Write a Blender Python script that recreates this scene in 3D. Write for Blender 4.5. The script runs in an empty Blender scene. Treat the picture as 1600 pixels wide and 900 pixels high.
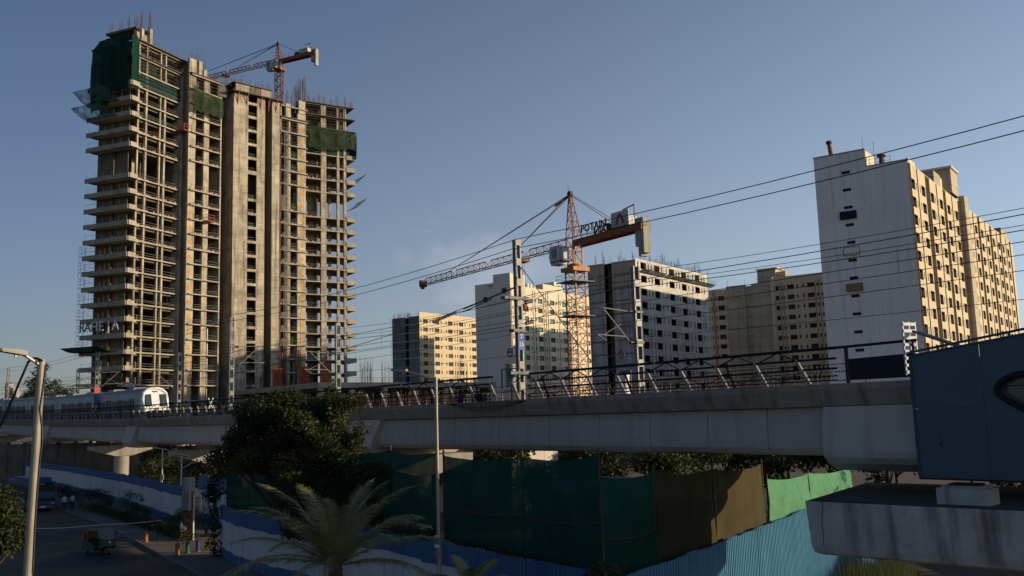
import bpy, bmesh, math, random
from mathutils import Vector, Matrix
random.seed(11)
SC = bpy.context.scene
COL = SC.collection
R = math.radians

# ------------------------------------------------------------------ camera
CAM_H, FPX, PITCH, ROLL = 8.6, 1461.0, R(7.8), R(1.7)
cam = bpy.data.cameras.new('camera'); cam.sensor_width = 36.0; cam.lens = 36.0*FPX/1600.0
cam.clip_start = 0.1; cam.clip_end = 9000
camo = bpy.data.objects.new('camera', cam); COL.objects.link(camo)
CAM_ROT = Matrix.Rotation(math.pi/2+PITCH, 4, 'X') @ Matrix.Rotation(-ROLL, 4, 'Z')
camo.matrix_world = Matrix.Translation((0, 0, CAM_H)) @ CAM_ROT
SC.camera = camo

# ------------------------------------------------------------------ sky and sun
SUN_EL, SUN_DIR = R(12.0), Vector((0.997, -0.072, 0)).normalized()
HAZE_K, HAZE_POW, CLOUD_LOC = 9.5, 2.0, (0.0, 0.0, 0.0)
world = bpy.data.worlds.new('World'); SC.world = world; world.use_nodes = True
nt = world.node_tree; nt.nodes.clear()
sky = nt.nodes.new('ShaderNodeTexSky'); sky.sky_type = 'NISHITA'; sky.sun_disc = False
sky.sun_elevation = SUN_EL; sky.sun_rotation = math.atan2(SUN_DIR.x, SUN_DIR.y)
sky.altitude = 200; sky.air_density = 1.0; sky.dust_density = 1.5; sky.ozone_density = 5.5
sv = Vector((SUN_DIR.x*math.cos(SUN_EL), SUN_DIR.y*math.cos(SUN_EL), math.sin(SUN_EL)))
def wn(kind, **kw):
    n = nt.nodes.new(kind)
    for k, v in kw.items(): setattr(n, k, v)
    return n
def wmath(op, a, b=None, clamp=False):
    n = wn('ShaderNodeMath', operation=op, use_clamp=clamp)
    for i, v in enumerate((a, b)):
        if v is None: continue
        if isinstance(v, (int, float)): n.inputs[i].default_value = v
        else: nt.links.new(v, n.inputs[i])
    return n.outputs[0]
# dusty air of the plains: a broad pale haze, thicker low down and towards the sun, over the clear-sky model
tc = wn('ShaderNodeTexCoord')
dot = wn('ShaderNodeVectorMath', operation='DOT_PRODUCT'); nt.links.new(tc.outputs['Generated'], dot.inputs[0]); dot.inputs[1].default_value = sv
sep = wn('ShaderNodeSeparateXYZ'); nt.links.new(tc.outputs['Generated'], sep.inputs[0])
zz = wmath('MAXIMUM', sep.outputs['Z'], 0.0)
low = wmath('POWER', wmath('SUBTRACT', 1.0, zz), HAZE_POW)
ang = wmath('POWER', wmath('MULTIPLY', wmath('ADD', dot.outputs['Value'], 1.0), 0.5), 1.5)
amt = wmath('MULTIPLY', low, ang)
# thin evening cloud wisps in a low band, all the way round
mp = wn('ShaderNodeMapping'); mp.inputs['Scale'].default_value = (1.0, 1.0, 3.2); mp.inputs['Location'].default_value = CLOUD_LOC
nt.links.new(tc.outputs['Generated'], mp.inputs['Vector'])
cn = wn('ShaderNodeTexNoise'); cn.inputs['Scale'].default_value = 5.0; cn.inputs['Detail'].default_value = 7; cn.inputs['Roughness'].default_value = 0.55
nt.links.new(mp.outputs[0], cn.inputs['Vector'])
cf = wn('ShaderNodeMapRange', clamp=True); cf.inputs[1].default_value = 0.64; cf.inputs[2].default_value = 0.82; cf.inputs[3].default_value = 0.0; cf.inputs[4].default_value = 1.0
nt.links.new(cn.outputs['Fac'], cf.inputs[0])
band = wn('ShaderNodeMapRange', clamp=True, interpolation_type='SMOOTHSTEP'); band.inputs[1].default_value = 0.30; band.inputs[2].default_value = 0.15
nt.links.new(sep.outputs['Z'], band.inputs[0])
cl_ = wmath('MULTIPLY', wmath('MULTIPLY', cf.outputs[0], band.outputs[0]), 0.5)
# one soft cumulus low over the site, at its own bearing in the sky
cdir = (CAM_ROT @ Vector(((745-800)/FPX, -(412-450)/FPX, -1.0, 0))).to_3d().normalized()
df = wn('ShaderNodeVectorMath', operation='SUBTRACT'); nt.links.new(tc.outputs['Generated'], df.inputs[0]); df.inputs[1].default_value = cdir
sc_ = wn('ShaderNodeVectorMath', operation='MULTIPLY'); nt.links.new(df.outputs[0], sc_.inputs[0]); sc_.inputs[1].default_value = (0.8, 1.0, 1.7)
ln = wn('ShaderNodeVectorMath', operation='LENGTH'); nt.links.new(sc_.outputs[0], ln.inputs[0])
c2 = wn('ShaderNodeTexNoise'); c2.inputs['Scale'].default_value = 22.0; c2.inputs['Detail'].default_value = 6; nt.links.new(tc.outputs['Generated'], c2.inputs['Vector'])
rim = wmath('ADD', ln.outputs['Value'], wmath('MULTIPLY', wmath('SUBTRACT', c2.outputs['Fac'], 0.5), 0.16))
cb_ = wn('ShaderNodeMapRange', clamp=True, interpolation_type='SMOOTHSTEP'); cb_.inputs[1].default_value = 0.085; cb_.inputs[2].default_value = 0.02; nt.links.new(rim, cb_.inputs[0])
cl_ = wmath('ADD', cl_, wmath('MULTIPLY', cb_.outputs[0], 0.30))
hz0 = wn('ShaderNodeVectorMath', operation='SCALE'); hz0.inputs[0].default_value = (0.86, 1.06, 1.20); nt.links.new(wmath('MULTIPLY', amt, HAZE_K), hz0.inputs['Scale'])
hz1 = wn('ShaderNodeVectorMath', operation='SCALE'); hz1.inputs[0].default_value = (1.4, 0.6, 0.0); nt.links.new(wmath('POWER', low, 2.0), hz1.inputs['Scale'])
hz = wn('ShaderNodeVectorMath', operation='ADD'); nt.links.new(hz0.outputs[0], hz.inputs[0]); nt.links.new(hz1.outputs[0], hz.inputs[1])
cz_ = wn('ShaderNodeVectorMath', operation='SCALE'); cz_.inputs[0].default_value = (1.0, 0.80, 0.66); nt.links.new(wmath('MULTIPLY', cl_, 4.0), cz_.inputs['Scale'])
ad1 = wn('ShaderNodeVectorMath', operation='ADD'); nt.links.new(sky.outputs[0], ad1.inputs[0]); nt.links.new(hz.outputs[0], ad1.inputs[1])
ad2 = wn('ShaderNodeVectorMath', operation='ADD'); nt.links.new(ad1.outputs[0], ad2.inputs[0]); nt.links.new(cz_.outputs[0], ad2.inputs[1])
bg = nt.nodes.new('ShaderNodeBackground'); bg.inputs['Strength'].default_value = 0.072
wo = nt.nodes.new('ShaderNodeOutputWorld')
nt.links.new(ad2.outputs[0], bg.inputs['Color']); nt.links.new(bg.outputs[0], wo.inputs['Surface'])
sun = bpy.data.lights.new('sun', 'SUN'); sun.energy = 4.6; sun.angle = R(0.6); sun.color = (1.0, 0.80, 0.54)
suno = bpy.data.objects.new('sun', sun); COL.objects.link(suno)
suno.rotation_euler = sv.to_track_quat('Z', 'Y').to_euler()
SC.view_settings.view_transform = 'Standard'; SC.view_settings.look = 'None'
SC.view_settings.exposure = 0.15; SC.view_settings.gamma = 1.0
SC.view_settings.use_curve_mapping = False
SC.render.engine = 'CYCLES'
SC.cycles.max_bounces = 6; SC.cycles.transparent_max_bounces = 24

# ------------------------------------------------------------------ surveying: a sight line through a picture point, met with a plane
def sight(px, py):
    return (CAM_ROT @ Vector(((px-800)/FPX, -(py-450)/FPX, -1.0, 0))).to_3d()
def at_y(px, py, y):
    d = sight(px, py); return Vector((0, 0, CAM_H)) + d*(y/d.y)
def at_z(px, py, z):
    d = sight(px, py); return Vector((0, 0, CAM_H)) + d*((z-CAM_H)/d.z)

# ------------------------------------------------------------------ materials
def mat(name, c1, c2=None, scale=0.4, rough=0.85, metal=0.0, bump=0.0, bscale=None, streak=0.0, spots=0.0,
        alpha=None, spec=0.3, trans=0.0, panel=None, detail=6):
    m = bpy.data.materials.new(name); m.use_nodes = True
    n, l = m.node_tree.nodes, m.node_tree.links
    b = n['Principled BSDF']; out = n['Material Output']
    b.inputs['Roughness'].default_value = rough; b.inputs['Metallic'].default_value = metal
    b.inputs['Specular IOR Level'].default_value = spec
    if c2 is None: c2 = tuple(0.8*v for v in c1)
    geo = n.new('ShaderNodeNewGeometry')
    no = n.new('ShaderNodeTexNoise'); no.inputs['Scale'].default_value = scale; no.inputs['Detail'].default_value = detail
    no.inputs['Roughness'].default_value = 0.62
    l.new(geo.outputs['Position'], no.inputs['Vector'])
    ramp = n.new('ShaderNodeValToRGB'); ramp.color_ramp.elements[0].position = 0.34; ramp.color_ramp.elements[1].position = 0.66
    ramp.color_ramp.elements[0].color = (*c2, 1); ramp.color_ramp.elements[1].color = (*c1, 1)
    l.new(no.outputs['Fac'], ramp.inputs[0]); col = ramp.outputs[0]
    def mul(col, fac_socket, dark, strength):
        mx = n.new('ShaderNodeMix'); mx.data_type = 'RGBA'; mx.blend_type = 'MULTIPLY'
        mp = n.new('ShaderNodeMath'); mp.operation = 'MULTIPLY'; mp.inputs[1].default_value = strength
        l.new(fac_socket, mp.inputs[0]); l.new(mp.outputs[0], mx.inputs['Factor'])
        l.new(col, mx.inputs['A']); mx.inputs['B'].default_value = (*dark, 1)
        return mx.outputs['Result']
    if streak:
        mp = n.new('ShaderNodeMapping'); mp.inputs['Scale'].default_value = (1.7, 1.7, 0.09)
        l.new(geo.outputs['Position'], mp.inputs['Vector'])
        n2 = n.new('ShaderNodeTexNoise'); n2.inputs['Scale'].default_value = 1.0; n2.inputs['Detail'].default_value = 5
        l.new(mp.outputs[0], n2.inputs['Vector'])
        r2 = n.new('ShaderNodeValToRGB'); r2.color_ramp.elements[0].position = 0.5; r2.color_ramp.elements[1].position = 0.72
        l.new(n2.outputs['Fac'], r2.inputs[0]); col = mul(col, r2.outputs[0], (0.35, 0.31, 0.27), streak)
    if spots:
        n3 = n.new('ShaderNodeTexNoise'); n3.inputs['Scale'].default_value = scale*7; n3.inputs['Detail'].default_value = 4
        l.new(geo.outputs['Position'], n3.inputs['Vector'])
        r3 = n.new('ShaderNodeValToRGB'); r3.color_ramp.elements[0].position = 0.58; r3.color_ramp.elements[1].position = 0.7
        l.new(n3.outputs['Fac'], r3.inputs[0]); col = mul(col, r3.outputs[0], (0.3, 0.27, 0.24), spots)
    if panel:      # formwork lift marks: thin stained lines at a regular height, wandering a little
        sx = n.new('ShaderNodeSeparateXYZ'); l.new(geo.outputs['Position'], sx.inputs[0])
        add = n.new('ShaderNodeMath'); add.operation = 'MULTIPLY_ADD'; add.inputs[1].default_value = 1.0/panel
        l.new(sx.outputs['Z'], add.inputs[0]); 
        ns = n.new('ShaderNodeMath'); ns.operation = 'MULTIPLY'; ns.inputs[1].default_value = 0.12
        l.new(no.outputs['Fac'], ns.inputs[0]); l.new(ns.outputs[0], add.inputs[2])
        fr = n.new('ShaderNodeMath'); fr.operation = 'FRACT'; l.new(add.outputs[0], fr.inputs[0])
        gt = n.new('ShaderNodeMath'); gt.operation = 'GREATER_THAN'; gt.inputs[1].default_value = 0.955
        l.new(fr.outputs[0], gt.inputs[0]); col = mul(col, gt.outputs[0], (0.45, 0.41, 0.36), 0.75)
    l.new(col, b.inputs['Base Color'])
    if bump:
        nb = n.new('ShaderNodeTexNoise'); nb.inputs['Scale'].default_value = bscale or scale*12; nb.inputs['Detail'].default_value = 5
        l.new(geo.outputs['Position'], nb.inputs['Vector'])
        bp = n.new('ShaderNodeBump'); bp.inputs['Strength'].default_value = bump; bp.inputs['Distance'].default_value = 0.05
        l.new(nb.outputs['Fac'], bp.inputs['Height']); l.new(bp.outputs[0], b.inputs['Normal'])
    sh = b.outputs[0]
    if trans:      # thin cloth or leaf: some of the light passes through
        t = n.new('ShaderNodeBsdfTranslucent'); l.new(col, t.inputs['Color'])
        mx = n.new('ShaderNodeMixShader'); mx.inputs[0].default_value = trans
        l.new(sh, mx.inputs[1]); l.new(t.outputs[0], mx.inputs[2]); sh = mx.outputs[0]
    if alpha is not None:   # open weave: part of every ray goes straight through the gaps
        t = n.new('ShaderNodeBsdfTransparent')
        mx = n.new('ShaderNodeMixShader'); mx.inputs[0].default_value = alpha
        na = n.new('ShaderNodeTexNoise'); na.inputs['Scale'].default_value = 0.7; na.inputs['Detail'].default_value = 5
        l.new(geo.outputs['Position'], na.inputs['Vector'])
        mr = n.new('ShaderNodeMapRange'); mr.inputs[1].default_value = 0.3; mr.inputs[2].default_value = 0.7
        mr.inputs[3].default_value = alpha-0.6*(1-alpha); mr.inputs[4].default_value = min(1, alpha+0.6*(1-alpha))
        l.new(na.outputs['Fac'], mr.inputs[0]); l.new(mr.outputs[0], mx.inputs[0])
        l.new(t.outputs[0], mx.inputs[1]); l.new(sh, mx.inputs[2]); sh = mx.outputs[0]
    l.new(sh, out.inputs['Surface'])
    return m

M = {}
def defmat(key, *a, **k): M[key] = mat(key, *a, **k)
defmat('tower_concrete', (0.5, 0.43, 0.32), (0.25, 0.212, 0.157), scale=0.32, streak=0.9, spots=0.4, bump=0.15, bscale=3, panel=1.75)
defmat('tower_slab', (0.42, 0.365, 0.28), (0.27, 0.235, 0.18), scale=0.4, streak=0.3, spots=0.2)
defmat('tower_inner', (0.17, 0.145, 0.11), (0.1, 0.085, 0.065), scale=0.4, streak=0.4)  # tower concrete made darker: the shade of interiors is put into this colour
defmat('block_concrete', (0.54, 0.475, 0.41), (0.47, 0.41, 0.355), scale=0.4, streak=0.3, spots=0.12, bump=0.12, bscale=4)
defmat('viaduct_concrete', (0.47, 0.41, 0.355), (0.405, 0.355, 0.305), scale=0.35, streak=0.2, spots=0.1, bump=0.12, bscale=4)
defmat('parapet_concrete', (0.31, 0.265, 0.215), (0.235, 0.2, 0.165), scale=0.5, streak=0.6, spots=0.25, bump=0.1, bscale=4)
defmat('pier_concrete', (0.36, 0.33, 0.29), (0.26, 0.24, 0.21), scale=0.5, streak=0.5, spots=0.2, bump=0.15)
defmat('cap_grime_shaded', (0.085, 0.078, 0.072), (0.05, 0.046, 0.042), scale=1.5, streak=0.0, spots=0.4, bump=0.3)  # cap top: grime, with the shade under the station put into the colour too
defmat('cap_concrete', (0.52, 0.485, 0.455), (0.37, 0.345, 0.32), scale=0.9, streak=0.9, spots=0.25, bump=0.25, bscale=8)
defmat('joint_dark', (0.03, 0.03, 0.032), rough=0.9)
defmat('beige_paint', (0.62, 0.51, 0.335), (0.55, 0.45, 0.295), scale=0.12, streak=0.35, spots=0.06)
defmat('beige_paint_pale', (0.68, 0.58, 0.42), (0.62, 0.53, 0.385), scale=0.12, streak=0.16)
defmat('beige_paint_shade_warmed', (0.7, 0.54, 0.36), (0.62, 0.48, 0.315), scale=0.12, streak=0.25, spots=0.06)  # beige of the shaded block; extra warmth and light put into the colour
defmat('washed_block', (0.52, 0.5, 0.48), (0.31, 0.3, 0.285), scale=0.5, streak=0.7, spots=0.4)
defmat('gable_cream', (0.79, 0.73, 0.655), (0.72, 0.665, 0.595), scale=0.12, streak=0.15)
defmat('white_paint', (0.81, 0.765, 0.715), (0.73, 0.69, 0.645), scale=0.16, streak=0.25, spots=0.08)
defmat('raw_render', (0.66, 0.62, 0.56), (0.46, 0.43, 0.39), scale=0.3, streak=0.55, spots=0.3, panel=3.1)
defmat('raw_block', (0.28, 0.27, 0.26), (0.17, 0.165, 0.155), scale=0.35, streak=0.8, spots=0.5)
defmat('tan_concrete', (0.5, 0.42, 0.31), (0.4, 0.335, 0.245), scale=0.2, streak=0.5, panel=3.1)
defmat('roof_grey', (0.22, 0.21, 0.20))
defmat('window_void', (0.028, 0.024, 0.02), (0.016, 0.014, 0.012), rough=0.55, spec=0.2)
defmat('window_dim', (0.075, 0.062, 0.05), (0.045, 0.037, 0.03), scale=0.8, rough=0.5, spec=0.2)
defmat('window_teal', (0.03, 0.22, 0.19), (0.02, 0.15, 0.13), scale=0.6, rough=0.5)
defmat('window_frame', (0.13, 0.105, 0.08), rough=0.7)
defmat('drain_pipe', (0.2, 0.125, 0.07), (0.15, 0.095, 0.055), rough=0.6)
defmat('rebar', (0.11, 0.06, 0.045), (0.07, 0.045, 0.035), rough=0.9)
defmat('scaffold_steel', (0.10, 0.08, 0.07), (0.06, 0.045, 0.04), rough=0.7, metal=0.2)
defmat('guard_rail', (0.22, 0.2, 0.18), (0.14, 0.125, 0.11), rough=0.6)
defmat('rubble', (0.40, 0.24, 0.17), (0.42, 0.38, 0.33), scale=2.5)
defmat('red_formwork', (0.42, 0.10, 0.055), (0.30, 0.07, 0.04), scale=1.2, rough=0.75, spots=0.3)
defmat('orange_mark', (0.55, 0.27, 0.05), rough=0.8)
defmat('plywood', (0.30, 0.19, 0.10), (0.22, 0.14, 0.08), scale=1.5)
defmat('green_net', (0.012, 0.046, 0.037), (0.008, 0.030, 0.025), scale=1.3, rough=0.95, alpha=0.985, trans=0.05, spec=0.0, bump=0.4, bscale=2.5)
defmat('green_net_thin', (0.055, 0.066, 0.036), (0.020, 0.045, 0.030), scale=0.5, rough=0.95, alpha=0.86, trans=0.2, spec=0.0)
defmat('catch_netting', (0.03, 0.09, 0.085), (0.02, 0.07, 0.065), scale=1.3, rough=0.95, alpha=0.6, trans=0.3, spec=0.0)
defmat('green_net_fence', (0.016, 0.07, 0.055), (0.012, 0.054, 0.042), scale=0.9, rough=0.95, alpha=0.965, trans=0.06, spec=0.0, bump=0.5, bscale=2.2, spots=0.15)
defmat('green_net_new', (0.13, 0.31, 0.175), (0.1, 0.25, 0.14), scale=0.9, rough=0.9, alpha=0.95, trans=0.15, spec=0.0, bump=0.6, bscale=1.8, spots=0.2)
defmat('brown_net', (0.075, 0.065, 0.035), (0.06, 0.052, 0.03), scale=0.9, rough=0.95, alpha=0.97, trans=0.1, spec=0.0, bump=0.5, bscale=2.2, spots=0.15)
defmat('crane_orange', (0.46, 0.165, 0.035), (0.33, 0.105, 0.025), scale=1.0, rough=0.5, spots=0.25)
defmat('crane_red', (0.27, 0.078, 0.026), (0.19, 0.055, 0.02), scale=0.8, rough=0.6, spots=0.2)
defmat('crane_dark', (0.07, 0.05, 0.045), rough=0.6)
defmat('crane_white', (0.50, 0.51, 0.50), (0.42, 0.43, 0.42), scale=1.0, rough=0.5, streak=0.3)
defmat('ballast', (0.36, 0.34, 0.29), (0.29, 0.27, 0.23), scale=0.6, streak=0.4)
defmat('cab_glass', (0.10, 0.12, 0.13), rough=0.15, spec=0.6)
defmat('letter_black', (0.02, 0.02, 0.025), rough=0.6)
defmat('letter_white', (0.72, 0.72, 0.72), rough=0.6)
defmat('logo_red', (0.30, 0.05, 0.045), rough=0.6)
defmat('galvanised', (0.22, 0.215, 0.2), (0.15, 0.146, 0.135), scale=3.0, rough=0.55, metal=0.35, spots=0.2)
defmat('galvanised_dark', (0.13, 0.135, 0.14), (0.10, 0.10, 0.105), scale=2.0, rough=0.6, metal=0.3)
defmat('insulator', (0.06, 0.035, 0.03), rough=0.35)
defmat('wire', (0.028, 0.028, 0.03), rough=0.6)
defmat('rail_blue', (0.018, 0.022, 0.038), (0.013, 0.016, 0.026), scale=3, rough=0.7, spec=0.12)
defmat('rail_post', (0.3, 0.28, 0.26), (0.19, 0.175, 0.16), scale=3.0, rough=0.7, spots=0.4)
defmat('rust', (0.14, 0.07, 0.045), (0.09, 0.045, 0.03), scale=3.0, rough=0.9)
defmat('plate_blue', (0.06, 0.14, 0.38), rough=0.6)
defmat('plate_red', (0.60, 0.10, 0.07), rough=0.6)
defmat('hoarding_navy', (0.012, 0.014, 0.024), rough=0.7)
defmat('train_steel', (0.42, 0.39, 0.34), (0.35, 0.325, 0.285), scale=0.3, rough=0.55, metal=0.1, streak=0.25)
defmat('train_white', (0.82, 0.81, 0.79), (0.76, 0.75, 0.73), scale=0.3, rough=0.4)
defmat('train_roof', (0.30, 0.30, 0.30), (0.24, 0.24, 0.24), scale=0.8, rough=0.6)
defmat('train_dark', (0.02, 0.022, 0.025), rough=0.3)
defmat('train_window', (0.07, 0.062, 0.052), (0.05, 0.045, 0.038), rough=0.45, spec=0.2)
defmat('train_glass', (0.05, 0.075, 0.08), rough=0.12, spec=0.6)
defmat('train_red', (0.5, 0.05, 0.06), rough=0.5)
defmat('station_blue', (0.07, 0.105, 0.13), (0.058, 0.09, 0.112), scale=0.8, rough=0.42, spots=0.22, streak=0.15, spec=0.4)
defmat('station_trim', (0.03, 0.07, 0.11), rough=0.5)
defmat('station_white', (0.55, 0.57, 0.58), rough=0.5)
defmat('rubber', (0.012, 0.012, 0.013), rough=0.6)
defmat('sheet_blue', (0.045, 0.125, 0.27), (0.037, 0.105, 0.23), scale=0.5, rough=0.5, streak=0.35, spots=0.1)
defmat('sheet_cyan', (0.085, 0.26, 0.4), (0.07, 0.215, 0.34), scale=0.5, rough=0.5, streak=0.35)
defmat('sheet_white', (0.56, 0.54, 0.56), (0.49, 0.475, 0.49), scale=0.5, rough=0.55, streak=0.35, spots=0.1)
defmat('sheet_grey', (0.30, 0.31, 0.33), (0.22, 0.23, 0.24), scale=0.7, rough=0.5, streak=0.5)
defmat('asphalt', (0.115, 0.08, 0.056), (0.062, 0.042, 0.03), scale=0.22, rough=0.9, spots=0.3, bump=0.3, bscale=6)
defmat('pavement', (0.15, 0.118, 0.092), (0.11, 0.087, 0.068), scale=0.5, rough=0.9, spots=0.3, bump=0.2)
defmat('kerb_stone', (0.15, 0.15, 0.145), (0.11, 0.11, 0.105), scale=0.8)
defmat('dirt', (0.13, 0.105, 0.08), (0.09, 0.072, 0.055), scale=0.15, rough=0.95, spots=0.3, bump=0.3, bscale=3)
defmat('lamp_pole', (0.33, 0.3, 0.25), (0.25, 0.23, 0.19), scale=2.5, rough=0.45, metal=0.4, streak=0.25)
defmat('lamp_head', (0.30, 0.27, 0.21), (0.24, 0.215, 0.17), rough=0.5)
defmat('lamp_lens', (0.42, 0.40, 0.36), rough=0.25)
defmat('cable', (0.014, 0.014, 0.015), rough=0.6)
defmat('bark', (0.085, 0.065, 0.048), (0.05, 0.038, 0.028), scale=3, rough=0.95, bump=0.5)
defmat('leaf', (0.07, 0.078, 0.028), (0.036, 0.046, 0.016), scale=0.9, rough=0.55, trans=0.35, spec=0.25)
defmat('leaf_dark', (0.04, 0.056, 0.022), (0.022, 0.035, 0.013), scale=0.9, rough=0.6, trans=0.3, spec=0.2)
defmat('leaf_olive', (0.11, 0.105, 0.038), (0.065, 0.065, 0.024), scale=0.9, rough=0.5, trans=0.35)
defmat('leaf_bright', (0.12, 0.125, 0.028), (0.075, 0.09, 0.022), scale=0.9, rough=0.55, trans=0.4)
defmat('palm_leaf', (.27, .25, .11), (.16, .16, .07), scale=0.9, rough=0.5, trans=0.25, spec=0.35)
defmat('grass', (0.08, 0.095, 0.03), (0.05, 0.06, 0.02), scale=0.9, rough=0.7, trans=0.4)
defmat('bus_blue', (0.012, 0.05, 0.13), (0.010, 0.042, 0.11), rough=0.4)
defmat('bus_teal', (0.02, 0.13, 0.12), rough=0.4)
defmat('bus_glass', (0.010, 0.011, 0.013), rough=0.35, spec=0.15)
defmat('auto_green', (0.010, 0.055, 0.04), rough=0.45)
defmat('auto_yellow', (0.15, 0.10, 0.03), (0.11, 0.08, 0.025), rough=0.6)
defmat('auto_orange', (0.48, 0.20, 0.03), rough=0.6)
defmat('paint_orange', (0.34, 0.13, 0.03), rough=0.6)
defmat('paint_green', (0.02, 0.09, 0.07), rough=0.6)
defmat('paint_navy', (0.02, 0.045, 0.10), rough=0.6)
defmat('skin', (0.26, 0.15, 0.10), rough=0.6)
defmat('hair', (0.012, 0.010, 0.009), rough=0.7)
defmat('shirt_white', (0.66, 0.70, 0.72), (0.58, 0.62, 0.64), scale=6, rough=0.85)
defmat('shirt_blue', (0.36, 0.47, 0.58), (0.31, 0.41, 0.51), scale=6, rough=0.85)
defmat('shirt_grey', (0.48, 0.50, 0.53), (0.42, 0.44, 0.47), scale=6, rough=0.85)
defmat('trousers', (0.016, 0.017, 0.021), rough=0.85)
defmat('shop_white', (0.55, 0.50, 0.42), (0.46, 0.42, 0.35), scale=0.6, streak=0.4, spots=0.2)
defmat('far_grey', (0.30, 0.27, 0.26), (0.24, 0.22, 0.215), scale=0.05)
defmat('cloud', (0.8, 0.8, 0.8))

# ------------------------------------------------------------------ mesh helpers
class MB:
    def __init__(s): s.v = []; s.f = []; s.mi = []; s.cur = 0
    def quad(s, *p):
        i = len(s.v); s.v += [tuple(q) for q in p]; s.f.append(tuple(range(i, i+len(p)))); s.mi.append(s.cur); return s
    def box(s, c, d, rz=0.0, mtx=None):
        i = len(s.v); hx, hy, hz = d[0]/2, d[1]/2, d[2]/2; cs, sn = math.cos(rz), math.sin(rz)
        for x, y, z in ((-hx,-hy,-hz),(hx,-hy,-hz),(hx,hy,-hz),(-hx,hy,-hz),(-hx,-hy,hz),(hx,-hy,hz),(hx,hy,hz),(-hx,hy,hz)):
            if mtx is not None:
                p = mtx @ Vector((c[0]+x, c[1]+y, c[2]+z)); s.v.append(tuple(p))
            else: s.v.append((c[0]+x*cs-y*sn, c[1]+x*sn+y*cs, c[2]+z))
        for q in ((0,3,2,1),(4,5,6,7),(0,1,5,4),(1,2,6,5),(2,3,7,6),(3,0,4,7)):
            s.f.append(tuple(i+k for k in q)); s.mi.append(s.cur)
        return s
    def b2(s, x0, x1, y0, y1, z0, z1): return s.box(((x0+x1)/2, (y0+y1)/2, (z0+z1)/2), (abs(x1-x0), abs(y1-y0), abs(z1-z0)))
    def bar(s, p, q, r, r2=None, n=4, cap=True):
        p, q = Vector(p), Vector(q); d = q-p
        if d.length < 1e-6: return s
        d.normalize(); a = Vector((0,0,1)) if abs(d.z) < 0.9 else Vector((1,0,0))
        u = d.cross(a).normalized(); w = d.cross(u); r2 = r if r2 is None else r2; i = len(s.v)
        for c, rr in ((p, r), (q, r2)):
            for k in range(n):
                t = 2*math.pi*(k+0.5)/n; s.v.append(tuple(c+u*(rr*math.cos(t))+w*(rr*math.sin(t))))
        for k in range(n):
            s.f.append((i+k, i+(k+1)%n, i+n+(k+1)%n, i+n+k)); s.mi.append(s.cur)
        if cap:
            s.f.append(tuple(i+n-1-k for k in range(n))); s.mi.append(s.cur)
            s.f.append(tuple(i+n+k for k in range(n))); s.mi.append(s.cur)
        return s
    def tube(s, pts, r, n=6):
        for a, b in zip(pts, pts[1:]): s.bar(a, b, r, n=n, cap=True)
        return s
    def prism(s, poly, axis, a0, a1):
        """poly: 2-D outline; axis 'x','y','z' extruded from a0 to a1"""
        def P(p, a): return {'x': (a, p[0], p[1]), 'y': (p[0], a, p[1]), 'z': (p[0], p[1], a)}[axis]
        i = len(s.v); n = len(poly)
        s.v += [P(p, a0) for p in poly] + [P(p, a1) for p in poly]
        s.f.append(tuple(range(i+n-1, i-1, -1))); s.f.append(tuple(range(i+n, i+2*n))); s.mi += [s.cur]*2
        for k in range(n):
            s.f.append((i+k, i+(k+1)%n, i+n+(k+1)%n, i+n+k)); s.mi.append(s.cur)
        return s
    def mesh(s, name, mats):
        me = bpy.data.meshes.new(name); me.from_pydata(s.v, [], s.f)
        mats = mats if isinstance(mats, (list, tuple)) else [mats]
        for m in mats: me.materials.append(M[m] if isinstance(m, str) else m)
        if len(mats) > 1: me.polygons.foreach_set('material_index', s.mi)
        me.update()
        if len(s.f) < 60000:
            bm = bmesh.new(); bm.from_mesh(me); bmesh.ops.recalc_face_normals(bm, faces=bm.faces); bm.to_mesh(me); bm.free()
        return me
    def build(s, name, mats, parent=None, world=True, smooth=False, kind=None):
        """world=True: the mesh is in world coordinates; the object then undoes its parent's place"""
        me = s.mesh(name, mats); o = put(name, me, parent)
        if parent is not None and world: o.matrix_parent_inverse = parent_inv(parent)
        if smooth: me.polygons.foreach_set('use_smooth', [True]*len(me.polygons))
        if kind: o['kind'] = kind
        return o
def local_matrix(o):
    return Matrix.Translation(o.location) @ o.rotation_euler.to_matrix().to_4x4() @ Matrix.Diagonal((*o.scale, 1))
def full_matrix(o):
    m = local_matrix(o)
    return full_matrix(o.parent) @ o.matrix_parent_inverse @ m if o.parent else m
def parent_inv(p): return full_matrix(p).inverted()
def put(name, me, parent=None, loc=(0,0,0), rz=0.0, scale=(1,1,1), rot=None):
    o = bpy.data.objects.new(name, me); COL.objects.link(o); o.parent = parent
    o.location = loc; o.rotation_euler = rot if rot else (0, 0, rz); o.scale = scale
    return o
def tag(o, label, cat, group=None):
    o['label'] = label; o['category'] = cat
    if group: o['group'] = group
    return o
def thing(name, label, cat, loc=(0,0,0), rz=0.0, group=None):
    return tag(put(name, None, None, loc, rz), label, cat, group)
def struct(o): o['kind'] = 'structure'; return o
CUBES = {}
def cube(m):
    if m not in CUBES: CUBES[m] = MB().box((0,0,0), (1,1,1)).mesh('block_'+m, m)
    return CUBES[m]
def block(name, m, parent, x0, x1, y0, y1, z0, z1):
    """a box given in its parent's own axes, sharing one cube mesh per material"""
    return put(name, cube(m), parent, ((x0+x1)/2, (y0+y1)/2, (z0+z1)/2), 0, (abs(x1-x0), abs(y1-y0), abs(z1-z0)))
def copy_tree(o, parent=None):
    c = o.copy(); COL.objects.link(c); c.parent = parent
    for ch in list(o.children): copy_tree(ch, c)
    return c
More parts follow.
